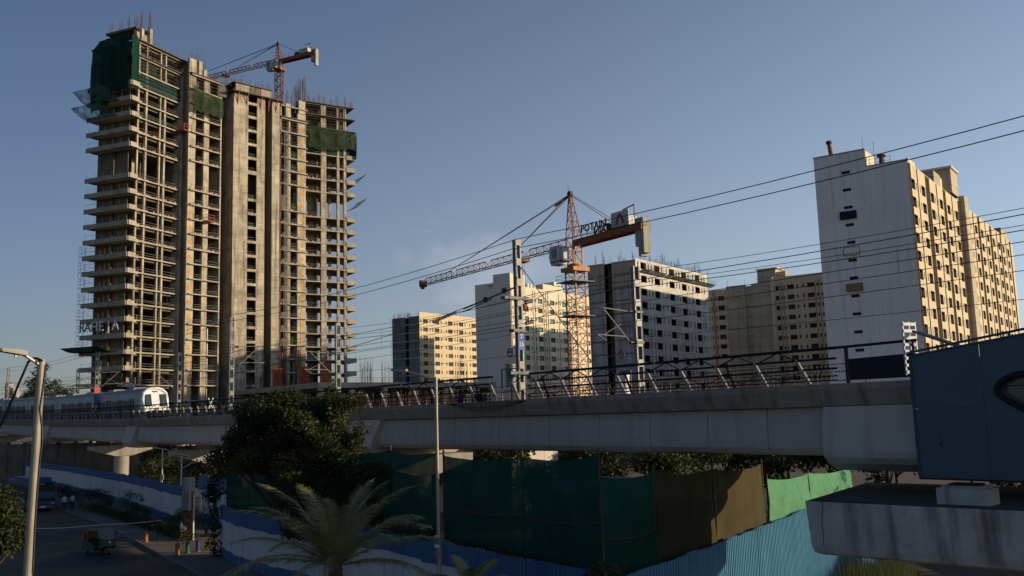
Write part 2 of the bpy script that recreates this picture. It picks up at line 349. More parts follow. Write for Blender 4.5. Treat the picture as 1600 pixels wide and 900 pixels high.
def text_mesh(s, size, extrude=0.02, bold=0.0):
    cu = bpy.data.curves.new('lettering', 'FONT'); cu.body = s; cu.size = size; cu.extrude = extrude; cu.offset = bold
    cu.align_x = 'CENTER'; cu.align_y = 'CENTER'; cu.resolution_u = 2
    o = bpy.data.objects.new('lettering', cu); COL.objects.link(o)
    dg = bpy.context.evaluated_depsgraph_get(); me = bpy.data.meshes.new_from_object(o.evaluated_get(dg))
    bpy.data.objects.remove(o); return me
def lettering(s, size, m, parent, loc, rot, extrude=0.02, name='lettering', bold=0.0):
    me = text_mesh(s, size, extrude, bold); me.materials.clear(); me.materials.append(M[m])
    return put(name, me, parent, loc, rot=rot)
def frame_angle(theta): return math.pi/2-theta       # heading theta (from straight ahead towards the right) -> z rotation whose x axis is that heading
# ------------------------------------------------------------------ ground
g = MB(); S = 4000
# the ground steps down 2.6 m beyond the right-hand fence, under the station
CUT, X0, X1, Y0, Y1 = -2.6, 3.0, 40.0, 20.0, 72.0
F3 = [(3.14, 30.74), (3.5, 35.0), (4.57, 36.9), (8.1, 42.3), (13.4, 50.9), (20.5, 62.5), (27, 72)]
edge = [(3.14, Y0)] + F3
g.quad((-S,-S,0),(S,-S,0),(S,Y0,0),(-S,Y0,0)); g.quad((-S,Y1,0),(S,Y1,0),(S,S,0),(-S,S,0)); g.quad((-S,Y0,0),(X0,Y0,0),(X0,Y1,0),(-S,Y1,0)); g.quad((X1,Y0,0),(S,Y0,0),(S,Y1,0),(X1,Y1,0))
for (xa, ya), (xc, yc) in zip(edge, edge[1:]):
    g.quad((X0,ya,0),(xa,ya,0),(xc,yc,0),(X0,yc,0)); g.quad((xa,ya,CUT),(X1,ya,CUT),(X1,yc,CUT),(xc,yc,CUT)); g.quad((xa,ya,0),(xa,ya,CUT),(xc,yc,CUT),(xc,yc,0))
g.quad((X1,Y0,0),(X1,Y0,CUT),(X1,Y1,CUT),(X1,Y1,0)); g.quad((3.14,Y0,0),(3.14,Y0,CUT),(X1,Y0,CUT),(X1,Y0,0)); g.quad((27,Y1,0),(27,Y1,CUT),(X1,Y1,CUT),(X1,Y1,0))
struct(g.build('ground', 'dirt'))

# ------------------------------------------------------------------ apartment blocks
TH = R(36.2)
def window_mesh(w, h, pane, fr='window_frame', name='window'):
    b = MB(); t = 0.07; b.cur = 0
    b.b2(-w/2, w/2, 0.0, 0.10, -h/2, -h/2+t); b.b2(-w/2, w/2, 0.0, 0.10, h/2-t, h/2)
    b.b2(-w/2, -w/2+t, 0.0, 0.10, -h/2+t, h/2-t); b.b2(w/2-t, w/2, 0.0, 0.10, -h/2+t, h/2-t)
    if w > 1.2: b.b2(-0.03, 0.03, 0.01, 0.09, -h/2+t, h/2-t)
    b.cur = 1; b.quad((-w/2+t, 0.06, -h/2+t), (w/2-t, 0.06, -h/2+t), (w/2-t, 0.06, h/2-t), (-w/2+t, 0.06, h/2-t))
    return b.mesh(name, [fr, pane])
def cells(xs, zs, hole, y, depth, b):
    """a wall sheet on y with openings: hole(xm, zm) -> True leaves the cell open and lines it with reveals"""
    for x0, x1 in zip(xs, xs[1:]):
        for z0, z1 in zip(zs, zs[1:]):
            if hole((x0+x1)/2, (z0+z1)/2):
                yd = y+depth
                b.quad((x0,y,z0),(x0,yd,z0),(x0,yd,z1),(x0,y,z1)); b.quad((x1,y,z0),(x1,y,z1),(x1,yd,z1),(x1,yd,z0))
                b.quad((x0,y,z0),(x1,y,z0),(x1,yd,z0),(x0,yd,z0)); b.quad((x0,y,z1),(x0,yd,z1),(x1,yd,z1),(x1,y,z1))
            else: b.quad((x0,y,z0),(x1,y,z0),(x1,y,z1),(x0,y,z1))
def front_wall(root, x0, x1, z0, z1, wins, slits, rows, wh, sh, m, depth=0.35, y=0.0, void=None, name='front_wall', skip=None):
    """wins/slits: [(xa, xb)], rows: centre heights. Returns nothing; adds the wall, every window and the joined slits"""
    xs = sorted({round(v, 3) for v in [x0, x1] + [e for w in wins+slits for e in w]})
    zs = sorted({round(v, 3) for v in [z0, z1] + [r+s*wh/2 for r in rows for s in (-1, 1)] + [r+s*sh/2 for r in rows for s in (-1, 1)]})
    def hole(xm, zm):
        for r in rows:
            if abs(zm-r) < wh/2:
                if any(a < xm < c for a, c in wins): return True
                if abs(zm-r) < sh/2 and any(a < xm < c for a, c in slits): return True
        return False
    b = MB(); cells(xs, zs, hole, y, depth, b)
    me = b.mesh(name, m); o = put(name, me, root)
    if void != 'open':
        cache = {}; k = 0
        for r in rows:
            for a, c in wins:
                pane = 'window_dim' if random.random() < 0.28 else 'window_void'
                if void == 'teal' and (hash((round(r), round(a)))*7 + int(r*3)+int(a)) % 7 != 0: pane = 'window_teal'
                key = (round(c-a, 2), pane)
                if key not in cache: cache[key] = window_mesh(c-a-0.01, wh-0.01, pane)
                put('window', cache[key], root, ((a+c)/2, y+depth-0.1, r))
        if slits:
            b = MB()
            for r in rows:
                for a, c in slits: b.quad((a, y+depth-0.02, r-sh/2), (c, y+depth-0.02, r-sh/2), (c, y+depth-0.02, r+sh/2), (a, y+depth-0.02, r+sh/2))
            q = put('slit_windows', b.mesh('slit_windows', 'window_void'), root); q['kind'] = 'stuff'
    return o
def drain_pipes(root, xs, z0, z1, r=0.09):
    me = MB().bar((0,0,0), (0,0,1), r, n=6).mesh('drain_pipe', 'drain_pipe')
    for x in xs: put('drain_pipe', me, root, (x, -0.08, z0), 0, (1, 1, z1-z0))
def rebar_bunch(b, c, n, spread, h, r=0.02, lean=0.06):
    for _ in range(n):
        x, y = c[0]+random.uniform(-spread, spread), c[1]+random.uniform(-spread, spread); hh = h*random.uniform(0.55, 1.0)
        b.bar((x, y, c[2]), (x+random.uniform(-lean, lean)*hh, y+random.uniform(-lean, lean)*hh, c[2]+hh), r, n=3, cap=False)
def shell(root, L, D, H, m_side, m_back, roof='roof_grey', side=True):
    if side: block('side_wall', m_side, root, 0, 0.3, 0.004, D, 0, H)
    block('back_wall', m_back, root, 0.3, L-0.3, D-0.3, D, 0, H)
    block('end_wall', m_back, root, L-0.3, L, 0.004, D, 0, H)
    block('roof', roof, root, 0.3, L-0.3, 0.02, D-0.3, H-1.2, H-0.9)
def unit(base, reps, wins, slits, period):
    W, Sx = [], []
    for k in range(reps):
        W += [(base+k*period+a, base+k*period+c) for a, c in wins]; Sx += [(base+k*period+a-0.28, base+k*period+a+0.28) for a in slits]
    return W, Sx

# far beige block, half in shade, with a raw grey gable
o = thing('apartment_block', 'farthest beige apartment block with grey raw block gable, low behind the viaduct', 'building', (-34.4, 342, 0), frame_angle(TH), 'apartment blocks')
W, Sx = unit(0, 3, [(2.0, 4.6), (8.5, 11.1)], [0.85, 5.95, 7.4, 12.3], 14.25)
front_wall(o, 0, 44, 0, 46.6, W, Sx, [44.4-3.12*k for k in range(14)], 1.5, 1.15, 'beige_paint')
block('parapet', 'beige_paint', o, 0.006, 43.9, 0.006, 0.25, 46.604, 47.6)
block('back_wall', 'raw_block', o, 0.3, 44, 13.6, 14, 0, 46); block('end_wall', 'beige_paint', o, 43.7, 44, 0.01, 13.6, 0, 46.5); block('roof', 'roof_grey', o, 0.3, 43.7, 0.3, 13.6, 45.6, 45.9)
for k in range(15):
    z = 46.2-3.12*(k+1)
    for y0, y1 in ((0.02, 5.4), (7.1, 13.6)): block('gable_panel', 'raw_block', o, 0.08, 0.3, y0, y1, z+0.35, z+3.12)
    block('slab_edge', 'raw_render', o, 0.0, 0.3, 0.02, 13.6, z, z+0.35)
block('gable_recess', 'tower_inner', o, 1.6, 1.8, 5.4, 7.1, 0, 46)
b = MB()
for y, n in ((1.5, 8), (5.5, 20), (7.5, 14), (10.5, 18), (13, 12)): rebar_bunch(b, (0.6, y, 45.9), n, 0.7, 2.4)
for x in range(4, 44, 3): rebar_bunch(b, (x, 12.5, 45.9), 8, 0.9, 3.0)
put('starter_bars', b.mesh('starter_bars', 'rebar'), o)['kind'] = 'stuff'
b = MB()
for k in range(14):          # scaffold poles clinging to the gable
    z = 46-3.1*k
    for y in (10, 12, 13.6): b.bar((-0.2, y, z), (-0.9, y+0.5, z+0.2), 0.05, n=3)
for y in (9, 11, 13.8): b.bar((-0.6, y, 6), (-0.6, y, 46), 0.04, n=3)
put('scaffold', b.mesh('scaffold', 'scaffold_steel'), o)['kind'] = 'stuff'

# white-gabled block with teal windows
o = thing('apartment_block', 'beige apartment block with teal window panes and plain off-white gable, left of the near crane', 'building', (-0.57, 288, 0), frame_angle(TH), 'apartment blocks')
W = [(2.6, 5.2), (7.4, 9.6)] + [(14.8+14.3*k, 17.5+14.3*k) for k in range(3)] + [(21.7+14.3*k, 24.4+14.3*k) for k in range(3)]
Sx = [(a-.28, a+.28) for a in (1.2, 6.3, 11.0, 13.6)] + [(a+14.3*k-.28, a+14.3*k+.28) for k in range(3) for a in (18.75, 20.7, 25.75, 27.95)]
front_wall(o, 0, 60, 0, 49.2, W, Sx, [45.2-3.08*k for k in range(14)], 1.55, 1.05, 'beige_paint_pale', void='teal')
shell(o, 60, 14, 49.4, 'beige_paint_pale', 'beige_paint_pale', side=False)
block('gable_wall', 'gable_cream', o, 0, 0.3, 0.004, 14, 0, 50.4)
block('stair_house', 'beige_paint_pale', o, 0.304, 8, 0.01, 6.6, 49.21, 52.9)
block('stair_house_gable', 'gable_cream', o, 0, 0.3, 0.0, 6.66, 50.404, 52.94)
put('window', window_mesh(0.9, 1.2, 'window_void'), o, (-0.02, 5.2, 51.3), -math.pi/2)
block('ledge', 'roof_grey', o, -0.3, 0.0, 6.9, 8.4, 49.3, 49.7)
drain_pipes(o, [0.3, 2.2, 11.95, 13.2, 18.0, 19.4, 20.5, 27.0, 33.4, 35], 8, 48.4, 0.07)
for x in (12.5, 14.3, 16.2):
    t = put('water_tank', MB().bar((0,0,0), (0,0,1.5), 0.75, n=12).mesh('water_tank', 'letter_white'), o, (x, 2.5, 49.4))
block('roof_room', 'beige_paint_pale', o, 21, 33, 2, 8, 49.25, 51.6)
block('roof_room', 'white_paint', o, 27, 31, 1.5, 6, 51.62, 52.8)

# unfinished grey block with starter bars on the roof
o = thing('apartment_block', 'unfinished grey block behind the near crane, rebar on its roof and open windows', 'building', (28.42, 212, 0), frame_angle(TH), 'apartment blocks')
W, Sx = unit(0, 3, [(2.5, 5.3), (9.2, 11.9)], [1.2, 6.4, 8.0, 13.1], 14.35)
W = [w for w in W if w[1] < 39]; Sx = [s for s in Sx if s[1] < 39]
rows3 = [42.3-3.08*k for k in range(14)]
front_wall(o, 0, 39, 0, 43.8, W, Sx, rows3, 1.55, 1.3, 'raw_render', depth=0.25, void='open')
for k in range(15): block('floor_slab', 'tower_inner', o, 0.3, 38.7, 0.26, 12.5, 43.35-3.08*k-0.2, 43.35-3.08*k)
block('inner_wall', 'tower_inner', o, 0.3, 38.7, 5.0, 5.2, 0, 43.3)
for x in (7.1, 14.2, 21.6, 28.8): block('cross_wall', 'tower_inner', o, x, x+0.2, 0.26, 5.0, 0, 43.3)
block('back_wall', 'raw_block', o, 0, 39, 12.5, 12.8, 0, 43.5); block('end_wall', 'raw_render', o, 38.7, 39, 0.01, 12.5, 0, 43.6)
for k in range(14):
    z = 43.5-3.08*(k+1)
    for y0, y1 in ((0.03, 6.3), (8.4, 12.5)): block('gable_panel', 'tan_concrete' if k < 2 else 'washed_block', o, 0.1, 0.3, y0, y1, z+0.3, z+3.08)
    block('slab_edge', 'raw_block', o, 0.0, 0.3, 0.03, 6.3, z, z+0.3); block('slab_edge', 'raw_block', o, 0.0, 0.3, 8.4, 12.5, z, z+0.3)
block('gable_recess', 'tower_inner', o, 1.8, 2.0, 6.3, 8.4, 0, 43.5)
b = MB()
for x in [0.7+1.35*i for i in range(29)]:
    for y in (0.6, 4.5, 9.0, 12.0):
        if random.random() < 0.75: rebar_bunch(b, (x+random.uniform(-.4,.4), y, 43.35), random.randint(4, 11), 0.38, random.choice((1.6, 2.4, 3.6)), 0.018)
put('starter_bars', b.mesh('starter_bars', 'scaffold_steel'), o)['kind'] = 'stuff'
b = MB()
for x0, x1 in ((1.0, 12.5), (13.5, 40.5)):       # catch platform hung one storey below the roof
    n = int((x1-x0)/1.6)
    for i in range(n+1):
        x = x0+(x1-x0)*i/n
        b.bar((x, 0, 40.5), (x, -1.6, 41.2), 0.05, n=3); b.bar((x, -1.6, 41.2), (x, -1.6, 42.1), 0.04, n=3)
    for z in (41.2, 41.65, 42.1): b.bar((x0, -1.6, z), (x1, -1.6, z), 0.04, n=3)
put('catch_platform', b.mesh('catch_platform', 'scaffold_steel'), o)
b = MB(); b.quad((1, -0.02, 40.55), (12.5, -0.02, 40.55), (12.5, -1.58, 41.25), (1, -1.58, 41.25)); b.quad((13.5, -0.02, 40.55), (40.5, -0.02, 40.55), (40.5, -1.58, 41.25), (13.5, -1.58, 41.25))
put('catch_net', b.mesh('catch_net', 'green_net_thin'), o)

# block seen on its shaded long side, with a bare concrete stair bay
o = thing('apartment_block', 'shaded beige block with a bare concrete stair bay, between grey block and white gable', 'building', (62.3, 300.7, 0), frame_angle(R(126.2)), 'apartment blocks')
rows4 = [45.3-3.09*k for k in range(14)]
front_wall(o, 0, 7.9, 0, 46.8, [(0.1, 1.5), (4.5, 6.7)], [(2.1, 2.5), (3.6, 4.0), (7.3, 7.7)], [r-1.3 for r in rows4], 1.45, 1.1, 'beige_paint_shade_warmed', name='front_wall')
front_wall(o, 23.3, 54, 0, 48.7, [(23.6, 24.7), (27.3, 29.5), (33.5, 35.7), (41, 43.2)], [(25.3, 25.7), (26.2, 26.6), (30.2, 30.7), (32.1, 32.6), (36.4, 36.9), (37.7, 38.2)], rows4, 1.4, 1.05, 'beige_paint_shade_warmed', name='front_wall')
for x0, x1 in ((7.9, 14.1), (16.2, 22.4)): block('stair_bay_wall', 'tan_concrete', o, x0, x1, -1.0, 0.2, 0, 47.4)
block('stair_bay_wall', 'beige_paint_pale', o, 22.404, 23.3, -0.9, 0.2, 0, 48.9)
for k in range(15): block('stair_bay_panel', 'tan_concrete', o, 14.1, 16.2, -0.55, -0.3, 46.9-3.09*k-2.75, 46.9-3.09*k); block('landing_beam', 'tan_concrete', o, 14.1, 16.2, -0.9, -0.2, 46.9-3.09*k-3.05, 46.9-3.09*k-2.76)
block('back_wall', 'beige_paint_shade_warmed', o, 0, 54, 13.7, 14, 0, 46.5); block('end_wall', 'beige_paint_shade_warmed', o, 0.0, 0.3, 0.01, 13.7, 0, 46.7); block('end_wall', 'beige_paint_shade_warmed', o, 53.7, 54, 0.01, 13.7, 0, 48.6)
block('roof', 'roof_grey', o, 0.3, 23, 0.3, 13.7, 46.0, 46.3); block('roof', 'roof_grey', o, 23.31, 53.7, 0.3, 13.7, 47.6, 47.9)
block('stair_house', 'tan_concrete', o, 18, 23.9, 0.25, 6.5, 47.3, 51.6); block('stair_house_roof', 'beige_paint_pale', o, 17.7, 24.6, -0.2, 6.9, 51.604, 51.9)
block('lean_to', 'tan_concrete', o, 24.0, 26.6, 1.4, 4.5, 48.75, 50.6)
drain_pipes(o, [2.9, 3.3, 25.0, 26.0, 36.0, 37.2], 8, 46.6, 0.07)
b = MB()
for x in (8.0, 8.3, 14): b.bar((x, -0.5, 47.4), (x, -0.5, 49.3), 0.04, n=3)
for z in (48, 48.9): b.bar((17.4, 0.2, z), (17.4, 6.5, z), 0.04, n=3); b.bar((17.4, 0.0, z), (23, 0.0, z), 0.04, n=3)
put('roof_rails', b.mesh('roof_rails', 'scaffold_steel'), o)

# tall white gable block at the right
o = thing('apartment_block', 'long beige apartment block with tall white gable and orange-lit windows, rightmost', 'building', (67.94, 155, 0), frame_angle(TH), 'apartment blocks')
W, Sx = [], []
for base in (0.0, 14.2, 28.0): W += [(base+1.2, base+3.95), (base+8.5, base+11.3)]; Sx += [(base+4.65, base+5.15), (base+7.3, base+7.8)]
for base in (48.0, 62.0, 76.4, 89.6): W += [(base+1.2, base+3.9), (base+8.3, base+11.1)]; Sx += [(base+4.6, base+5.1), (base+7.1, base+7.6)]
rows5 = [46.1-3.14*k for k in range(14)]
front_wall(o, 0, 107, 0, 49.6, W, Sx, rows5, 1.8, 1.3, 'beige_paint', depth=0.45)
D5 = 15.9
block('gable_wall', 'white_paint', o, 0, 0.3, 0.004, 7.0, 0, 49.9)
# gable upper part with its slit windows
b = MB(); sl = [49.5-3.14*k for k in range(15)]
xs = [7.0, 11.7, 13.2, D5]; zs = sorted([0.0, 53.0] + [z+s*0.28 for z in sl for s in (-1, 1)])
cells(xs, zs, lambda xm, zm: 11.7 < xm < 13.2 and any(abs(zm-z) < 0.28 for z in sl), 0.0, 0.3, b)
put('gable_wall', b.mesh('gable_wall', 'white_paint'), o, (0.0, 22.9, 0), -math.pi/2)
sm = window_mesh(1.49, 0.55, 'window_void')
for z in sl: put('window', sm, o, (0.2, 10.45, z), -math.pi/2)

block('gable_return', 'beige_paint_pale', o, 0.3, 6.0, 6.9, 7.2, 48.5, 52.9)
block('stair_house_top', 'white_paint', o, 0.3, 6.0, 7.2, D5, 52.5, 52.9)
block('gable_coping', 'roof_grey', o, -0.08, 0.4, 6.9, D5+0.1, 53.004, 53.2); block('gable_coping', 'roof_grey', o, -0.08, 0.4, -0.1, 6.9, 49.904, 50.05)
block('back_wall', 'beige_paint', o, 0.3, 107, D5-0.3, D5, 0, 49.4); block('end_wall', 'beige_paint', o, 106.7, 107, 0.01, D5-0.3, 0, 49.5)
block('roof', 'roof_grey', o, 0.3, 106.7, 0.3, D5-0.3, 48.2, 48.5)
block('parapet', 'beige_paint_pale', o, 0.3, 5.2, 0.01, 0.3, 49.604, 50.3)
block('signboard', 'hoarding_navy', o, -0.45, -0.02, 9.1, 11.9, 41.1, 42.5)
block('signboard', 'white_paint', o, -0.3, -0.02, 9.0, 11.8, 34.7, 36.1); block('signboard', 'plywood', o, -0.35, -0.02, 9.0, 11.8, 28.3, 29.7)
for x0, x1 in ((-0.34, -0.3),):
    for y0, y1, z0, z1 in ((9.0, 11.8, 36.02, 36.12), (9.0, 11.8, 34.68, 34.78), (9.0, 9.1, 34.8, 36.0), (11.7, 11.8, 34.8, 36.0)): block('sign_frame', 'galvanised_dark', o, x0, x1, y0, y1, z0, z1)
block('service_shaft', 'tan_concrete', o, 40.9, 45.0, -1.1, -0.004, 0, 50.6); block('service_shaft', 'beige_paint_pale', o, 45.004, 47.4, -0.7, -0.004, 0, 50.2)
block('stair_house', 'tan_concrete', o, 27, 32.5, 1.5, 7, 48.6, 53.6); block('stair_house', 'beige_paint_pale', o, 32.504, 34, 1.5, 7, 48.6, 53.2)
block('lift_house', 'tan_concrete', o, 36.5, 43, 0.2, 6, 50.7, 55.8); block('lift_house_cap', 'beige_paint_pale', o, 36.2, 43.4, -0.1, 6.3, 55.804, 56.2)
block('stair_house', 'tan_concrete', o, 98, 106.9, 1.0, 8, 48.6, 52.6)
drain_pipes(o, [0.15, 0.9, 5.7, 12.0, 12.8, 13.6, 14.4, 20.4, 26.2, 27.0, 27.8, 33.8, 39.6, 40.2, 48.6, 54.6, 60.0, 60.8, 61.6, 68.5, 74.2, 75.0, 76.0, 83.0, 88.0, 89.0, 96.0, 102.0, 103.0], 6, 49.4, 0.075)
v = put('vent_stack', MB().bar((0,0,0), (0,0.25,2.4), 0.42, 0.36, n=10).mesh('vent_stack', 'crane_red'), o, (0.8, 12.9, 53.0))
put('vent_cap', MB().bar((0,0.25,2.4), (0,0.3,2.9), 0.5, 0.5, n=10).mesh('vent_cap', 'rubber'), v)
t = put('tank_stand', MB().bar((0,0,0), (0,0,2.0), 0.5, 0.4, n=8).mesh('tank_stand', 'crane_dark'), o, (1.5, 4.6, 49.6))
put('tank_lid', MB().bar((0,0,2.0), (0,0,2.3), 0.8, 0.7, n=8).mesh('tank_lid', 'rust'), t)
b = MB()
for y0 in (3.0, 4.0, 5.5, 6.5): b.bar((0.9, y0, 49.9), (0.9, y0, 51.4), 0.04, n=3)
for z in (50.6, 51.3): b.bar((0.9, 3, z), (0.9, 6.8, z), 0.035, n=3)
b.bar((0.4, 7.3, 53), (0.4, 7.3, 55.4), 0.035, n=3); b.bar((3.2, 6.2, 50), (3.2, 6.2, 55), 0.04, n=3)
put('roof_rails', b.mesh('roof_rails', 'scaffold_steel'), o)
# ------------------------------------------------------------------ the concrete tower under construction
ROOT = Vector((-70, 225, 0))
tower = thing('concrete_tower', 'tall unfinished concrete tower of open slabs and columns, chevron in plan, at left', 'building', ROOT)
class Wing:
    def __init__(s, x, y, deg): s.o = Vector((x, y, 0)); s.a = R(deg); s.rz = frame_angle(s.a); s.m = Matrix.Translation(s.o) @ Matrix.Rotation(s.rz, 4, 'Z')
    def box(s, name, m, u0, u1, w0, w1, z0, z1, parent=None):
        c = s.m @ Vector(((u0+u1)/2, (w0+w1)/2, (z0+z1)/2))
        return put(name, cube(m), parent or tower, c-ROOT, s.rz, (abs(u1-u0), abs(w1-w0), abs(z1-z0)))
    def p(s, u, w, z): return s.m @ Vector((u, w, z))
    def build(s, b, name, m, kind=None, parent=None):
        me = b.mesh(name, m); o = put(name, me, parent or tower, s.o-ROOT, s.rz)
        if kind: o['kind'] = kind
        return o
A, B, Cc, Dd, E_ = Wing(-82.4, 200.6, 22.7), Wing(-75.3, 212.6, 31.2), Wing(-66.9, 221, 46), Wing(-59.6, 236.5, 46), Wing(-55.0, 244.3, 57.4)
HF, Z0 = 3.5, 17.8
def zk(k): return Z0+HF*k
KS = list(range(-4, 23))
def rails(b, u0, u1, w, z, h=1.05, step=2.2, jit=0.12):
    n = max(1, int((u1-u0)/step))
    for i in range(n+1):
        u = u0+(u1-u0)*i/n; b.bar((u, w, z), (u+random.uniform(-.05,.05), w, z+h), 0.03, n=3)
    for hh in (0.5, 1.0):
        b.bar((u0, w, z+hh+random.uniform(-jit, jit)), (u1, w, z+hh+random.uniform(-jit, jit)), 0.028, n=3)
debris = MB()
for k in KS:
    z = zk(k)
    if k == 14: continue
    top = k <= 22
    # left wing
    A.box('slab_edge', 'tower_slab', 0, 15.4, 0.0, 0.2, z-0.3, z); A.box('floor_slab', 'tower_inner', 0, 15.4, 0.2, 11.2, z-0.3, z)  # pale rim; slab body coloured dark to mute light bouncing inside
    A.box('added_shade_beam', 'tower_inner', 0.4, 15.0, 0.9, 1.2, z-0.75, z-0.3)  # beam added to keep low sun from reaching deep into the floor
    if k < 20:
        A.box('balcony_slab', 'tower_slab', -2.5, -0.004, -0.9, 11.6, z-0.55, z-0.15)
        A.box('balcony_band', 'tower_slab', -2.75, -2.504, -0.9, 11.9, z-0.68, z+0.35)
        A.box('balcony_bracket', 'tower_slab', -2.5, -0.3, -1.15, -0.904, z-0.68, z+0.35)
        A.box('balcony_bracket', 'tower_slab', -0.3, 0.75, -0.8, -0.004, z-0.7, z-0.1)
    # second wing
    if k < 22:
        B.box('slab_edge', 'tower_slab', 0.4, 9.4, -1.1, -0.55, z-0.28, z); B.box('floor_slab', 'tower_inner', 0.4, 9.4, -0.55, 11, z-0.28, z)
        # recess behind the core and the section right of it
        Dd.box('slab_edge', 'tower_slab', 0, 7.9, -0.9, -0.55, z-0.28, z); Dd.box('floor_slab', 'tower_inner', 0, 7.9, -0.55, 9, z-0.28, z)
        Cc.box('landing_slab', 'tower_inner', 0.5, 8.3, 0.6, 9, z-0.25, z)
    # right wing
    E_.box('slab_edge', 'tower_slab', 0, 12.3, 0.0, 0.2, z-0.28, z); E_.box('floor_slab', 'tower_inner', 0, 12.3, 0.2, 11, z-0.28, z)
    if k < 20:
        E_.box('balcony_slab', 'tower_slab', 12.304, 14.6, 0.2, 9.5, z-0.5, z-0.15)
        E_.box('balcony_band', 'tower_slab', 12.304, 14.9, -0.05, 0.196, z-0.7, z+0.5)
        E_.box('balcony_band', 'tower_slab', 14.604, 14.85, 0.2, 9.5, z-0.7, z+0.5)
    if k < 20:
        for wg, spans in ((A, ((0.8, 14, 0.1),)), (B, ((2.2, 4.4, -0.9), (6.0, 9.2, -0.9))), (Dd, ((0.2, 5, -0.7),)), (E_, ((0.2, 12, 0.1),)), (Cc, ((3.9, 6.3, 0.5),))):
            b = MB()
            for u0, u1, w in spans: rails(b, u0, u1, w, z)
            if wg is A:
                for i in range(6):
                    w = -0.7+i*2.4; b.bar((-2.6, w, z+0.3), (-2.6, w, z+1.5), 0.028, n=3)
                if k % 3 != 1: b.bar((-2.6, 6.0, z+1.4), (-2.6, 11.7, z+1.35), 0.026, n=3)
            if wg is E_:
                b.bar((14.7, 0.1, z+0.4), (14.7, 0.1, z+1.7), 0.03, n=3)
            wg.build(b, 'guard_rail', 'guard_rail')
    if 9 <= k <= 13 or k in (15, 16):
        for wg, u0, u1, w in ((A, 0.6, 14, 0.35), (B, 0.6, 9, -0.7), (Dd, 0.3, 7, -0.5), (E_, 0.3, 12, 0.3)):
            for _ in range(int((u1-u0)*4)):
                c = wg.p(random.uniform(u0, u1), w+random.uniform(-.2, .5), z+0.15); sz = random.uniform(0.15, 0.5)
                debris.box(c, (sz, sz*random.uniform(.5, 1), sz*random.uniform(.4, .9)), random.uniform(0, 3))
debris.build('brick_stacks', 'rubble', tower, kind='stuff')
# columns, full height
ZB, ZT = 0.0, zk(22)
for u, w, su, sw in ((0.9, 0.5, .45, .5), (3.3, 0.5, .5, .6), (7.6, 0.5, .4, .5), (9.0, 0.5, .5, .6)):
    A.box('column', 'tower_concrete', u-su/2, u+su/2, w-sw/2+.1, w+sw/2+.1, ZB, ZT-0.31)
for u in (2.5, 7, 11.5):
    for w in (10.4,): A.box('column', 'tower_inner', u-.25, u+.25, w-.4, w+.4, ZB, ZT-0.31)
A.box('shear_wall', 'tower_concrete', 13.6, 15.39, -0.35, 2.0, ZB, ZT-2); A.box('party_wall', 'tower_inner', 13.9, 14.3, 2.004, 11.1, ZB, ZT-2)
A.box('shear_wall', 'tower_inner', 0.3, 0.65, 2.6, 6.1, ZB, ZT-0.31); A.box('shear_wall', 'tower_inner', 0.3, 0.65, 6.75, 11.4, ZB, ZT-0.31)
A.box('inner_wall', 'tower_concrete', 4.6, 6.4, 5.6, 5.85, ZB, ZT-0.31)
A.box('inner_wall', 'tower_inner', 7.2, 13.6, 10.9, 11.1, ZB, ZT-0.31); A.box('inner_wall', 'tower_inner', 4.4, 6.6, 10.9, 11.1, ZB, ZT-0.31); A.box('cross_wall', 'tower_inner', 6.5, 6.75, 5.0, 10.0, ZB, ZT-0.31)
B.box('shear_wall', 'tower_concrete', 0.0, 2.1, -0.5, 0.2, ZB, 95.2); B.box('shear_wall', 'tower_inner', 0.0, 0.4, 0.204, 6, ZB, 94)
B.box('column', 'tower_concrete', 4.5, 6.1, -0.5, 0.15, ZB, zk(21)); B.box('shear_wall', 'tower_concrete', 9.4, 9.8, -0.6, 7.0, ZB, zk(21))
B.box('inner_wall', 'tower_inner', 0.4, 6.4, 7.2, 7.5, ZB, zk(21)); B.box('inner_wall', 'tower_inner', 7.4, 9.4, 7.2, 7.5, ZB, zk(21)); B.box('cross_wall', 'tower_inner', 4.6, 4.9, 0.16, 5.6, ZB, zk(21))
B.box('column', 'letter_white', 7.3, 7.5, 0.6, 0.8, ZB, zk(4))
# shaded walls of the recess, joining second wing and core
B.box('recess_wall', 'tower_concrete', 9.81, 14.5, 4.2, 4.6, ZB, 88.5); B.box('recess_pier', 'tower_concrete', 10.9, 11.7, 3.2, 4.19, ZB, 88.5)
for k in KS[:-2]: B.box('recess_beam', 'tower_concrete', 11.71, 13.5, 3.4, 4.19, zk(k)-0.6, zk(k))
# core: front wall with one window a floor, a deep slot and a strip wall
cz = sorted([ZB, 89.6] + [v for k in KS[:-2] if k != 14 for v in (zk(k)+0.12, zk(k)+2.95)] + [zk(13)+2.96, zk(14)+2.7])
b = MB()
def chole(u, z):
    if not 3.9 < u < 6.3: return False
    return any(zk(k)+0.12 < z < zk(k)+2.95 for k in KS[:-2]) or zk(13)+2.95 < z < zk(14)+0.4
cells([0.0, 3.9, 6.3, 8.5], sorted(set(cz)), chole, 0.0, 0.45, b)
Cc.build(b, 'core_front_wall', 'tower_concrete')
Cc.box('core_side_wall', 'tower_concrete', 0.0, 0.45, 0.46, 9, ZB, 89.6); Cc.box('core_side_wall', 'tower_concrete', 8.1, 8.5, 0.46, 9, ZB, 89.4)
Cc.box('core_back_wall', 'tower_inner', 0.46, 12.6, 9.0, 9.4, ZB, 89)
Cc.box('core_inner_wall', 'tower_inner', 0.46, 8.09, 4.0, 4.3, ZB, 89)
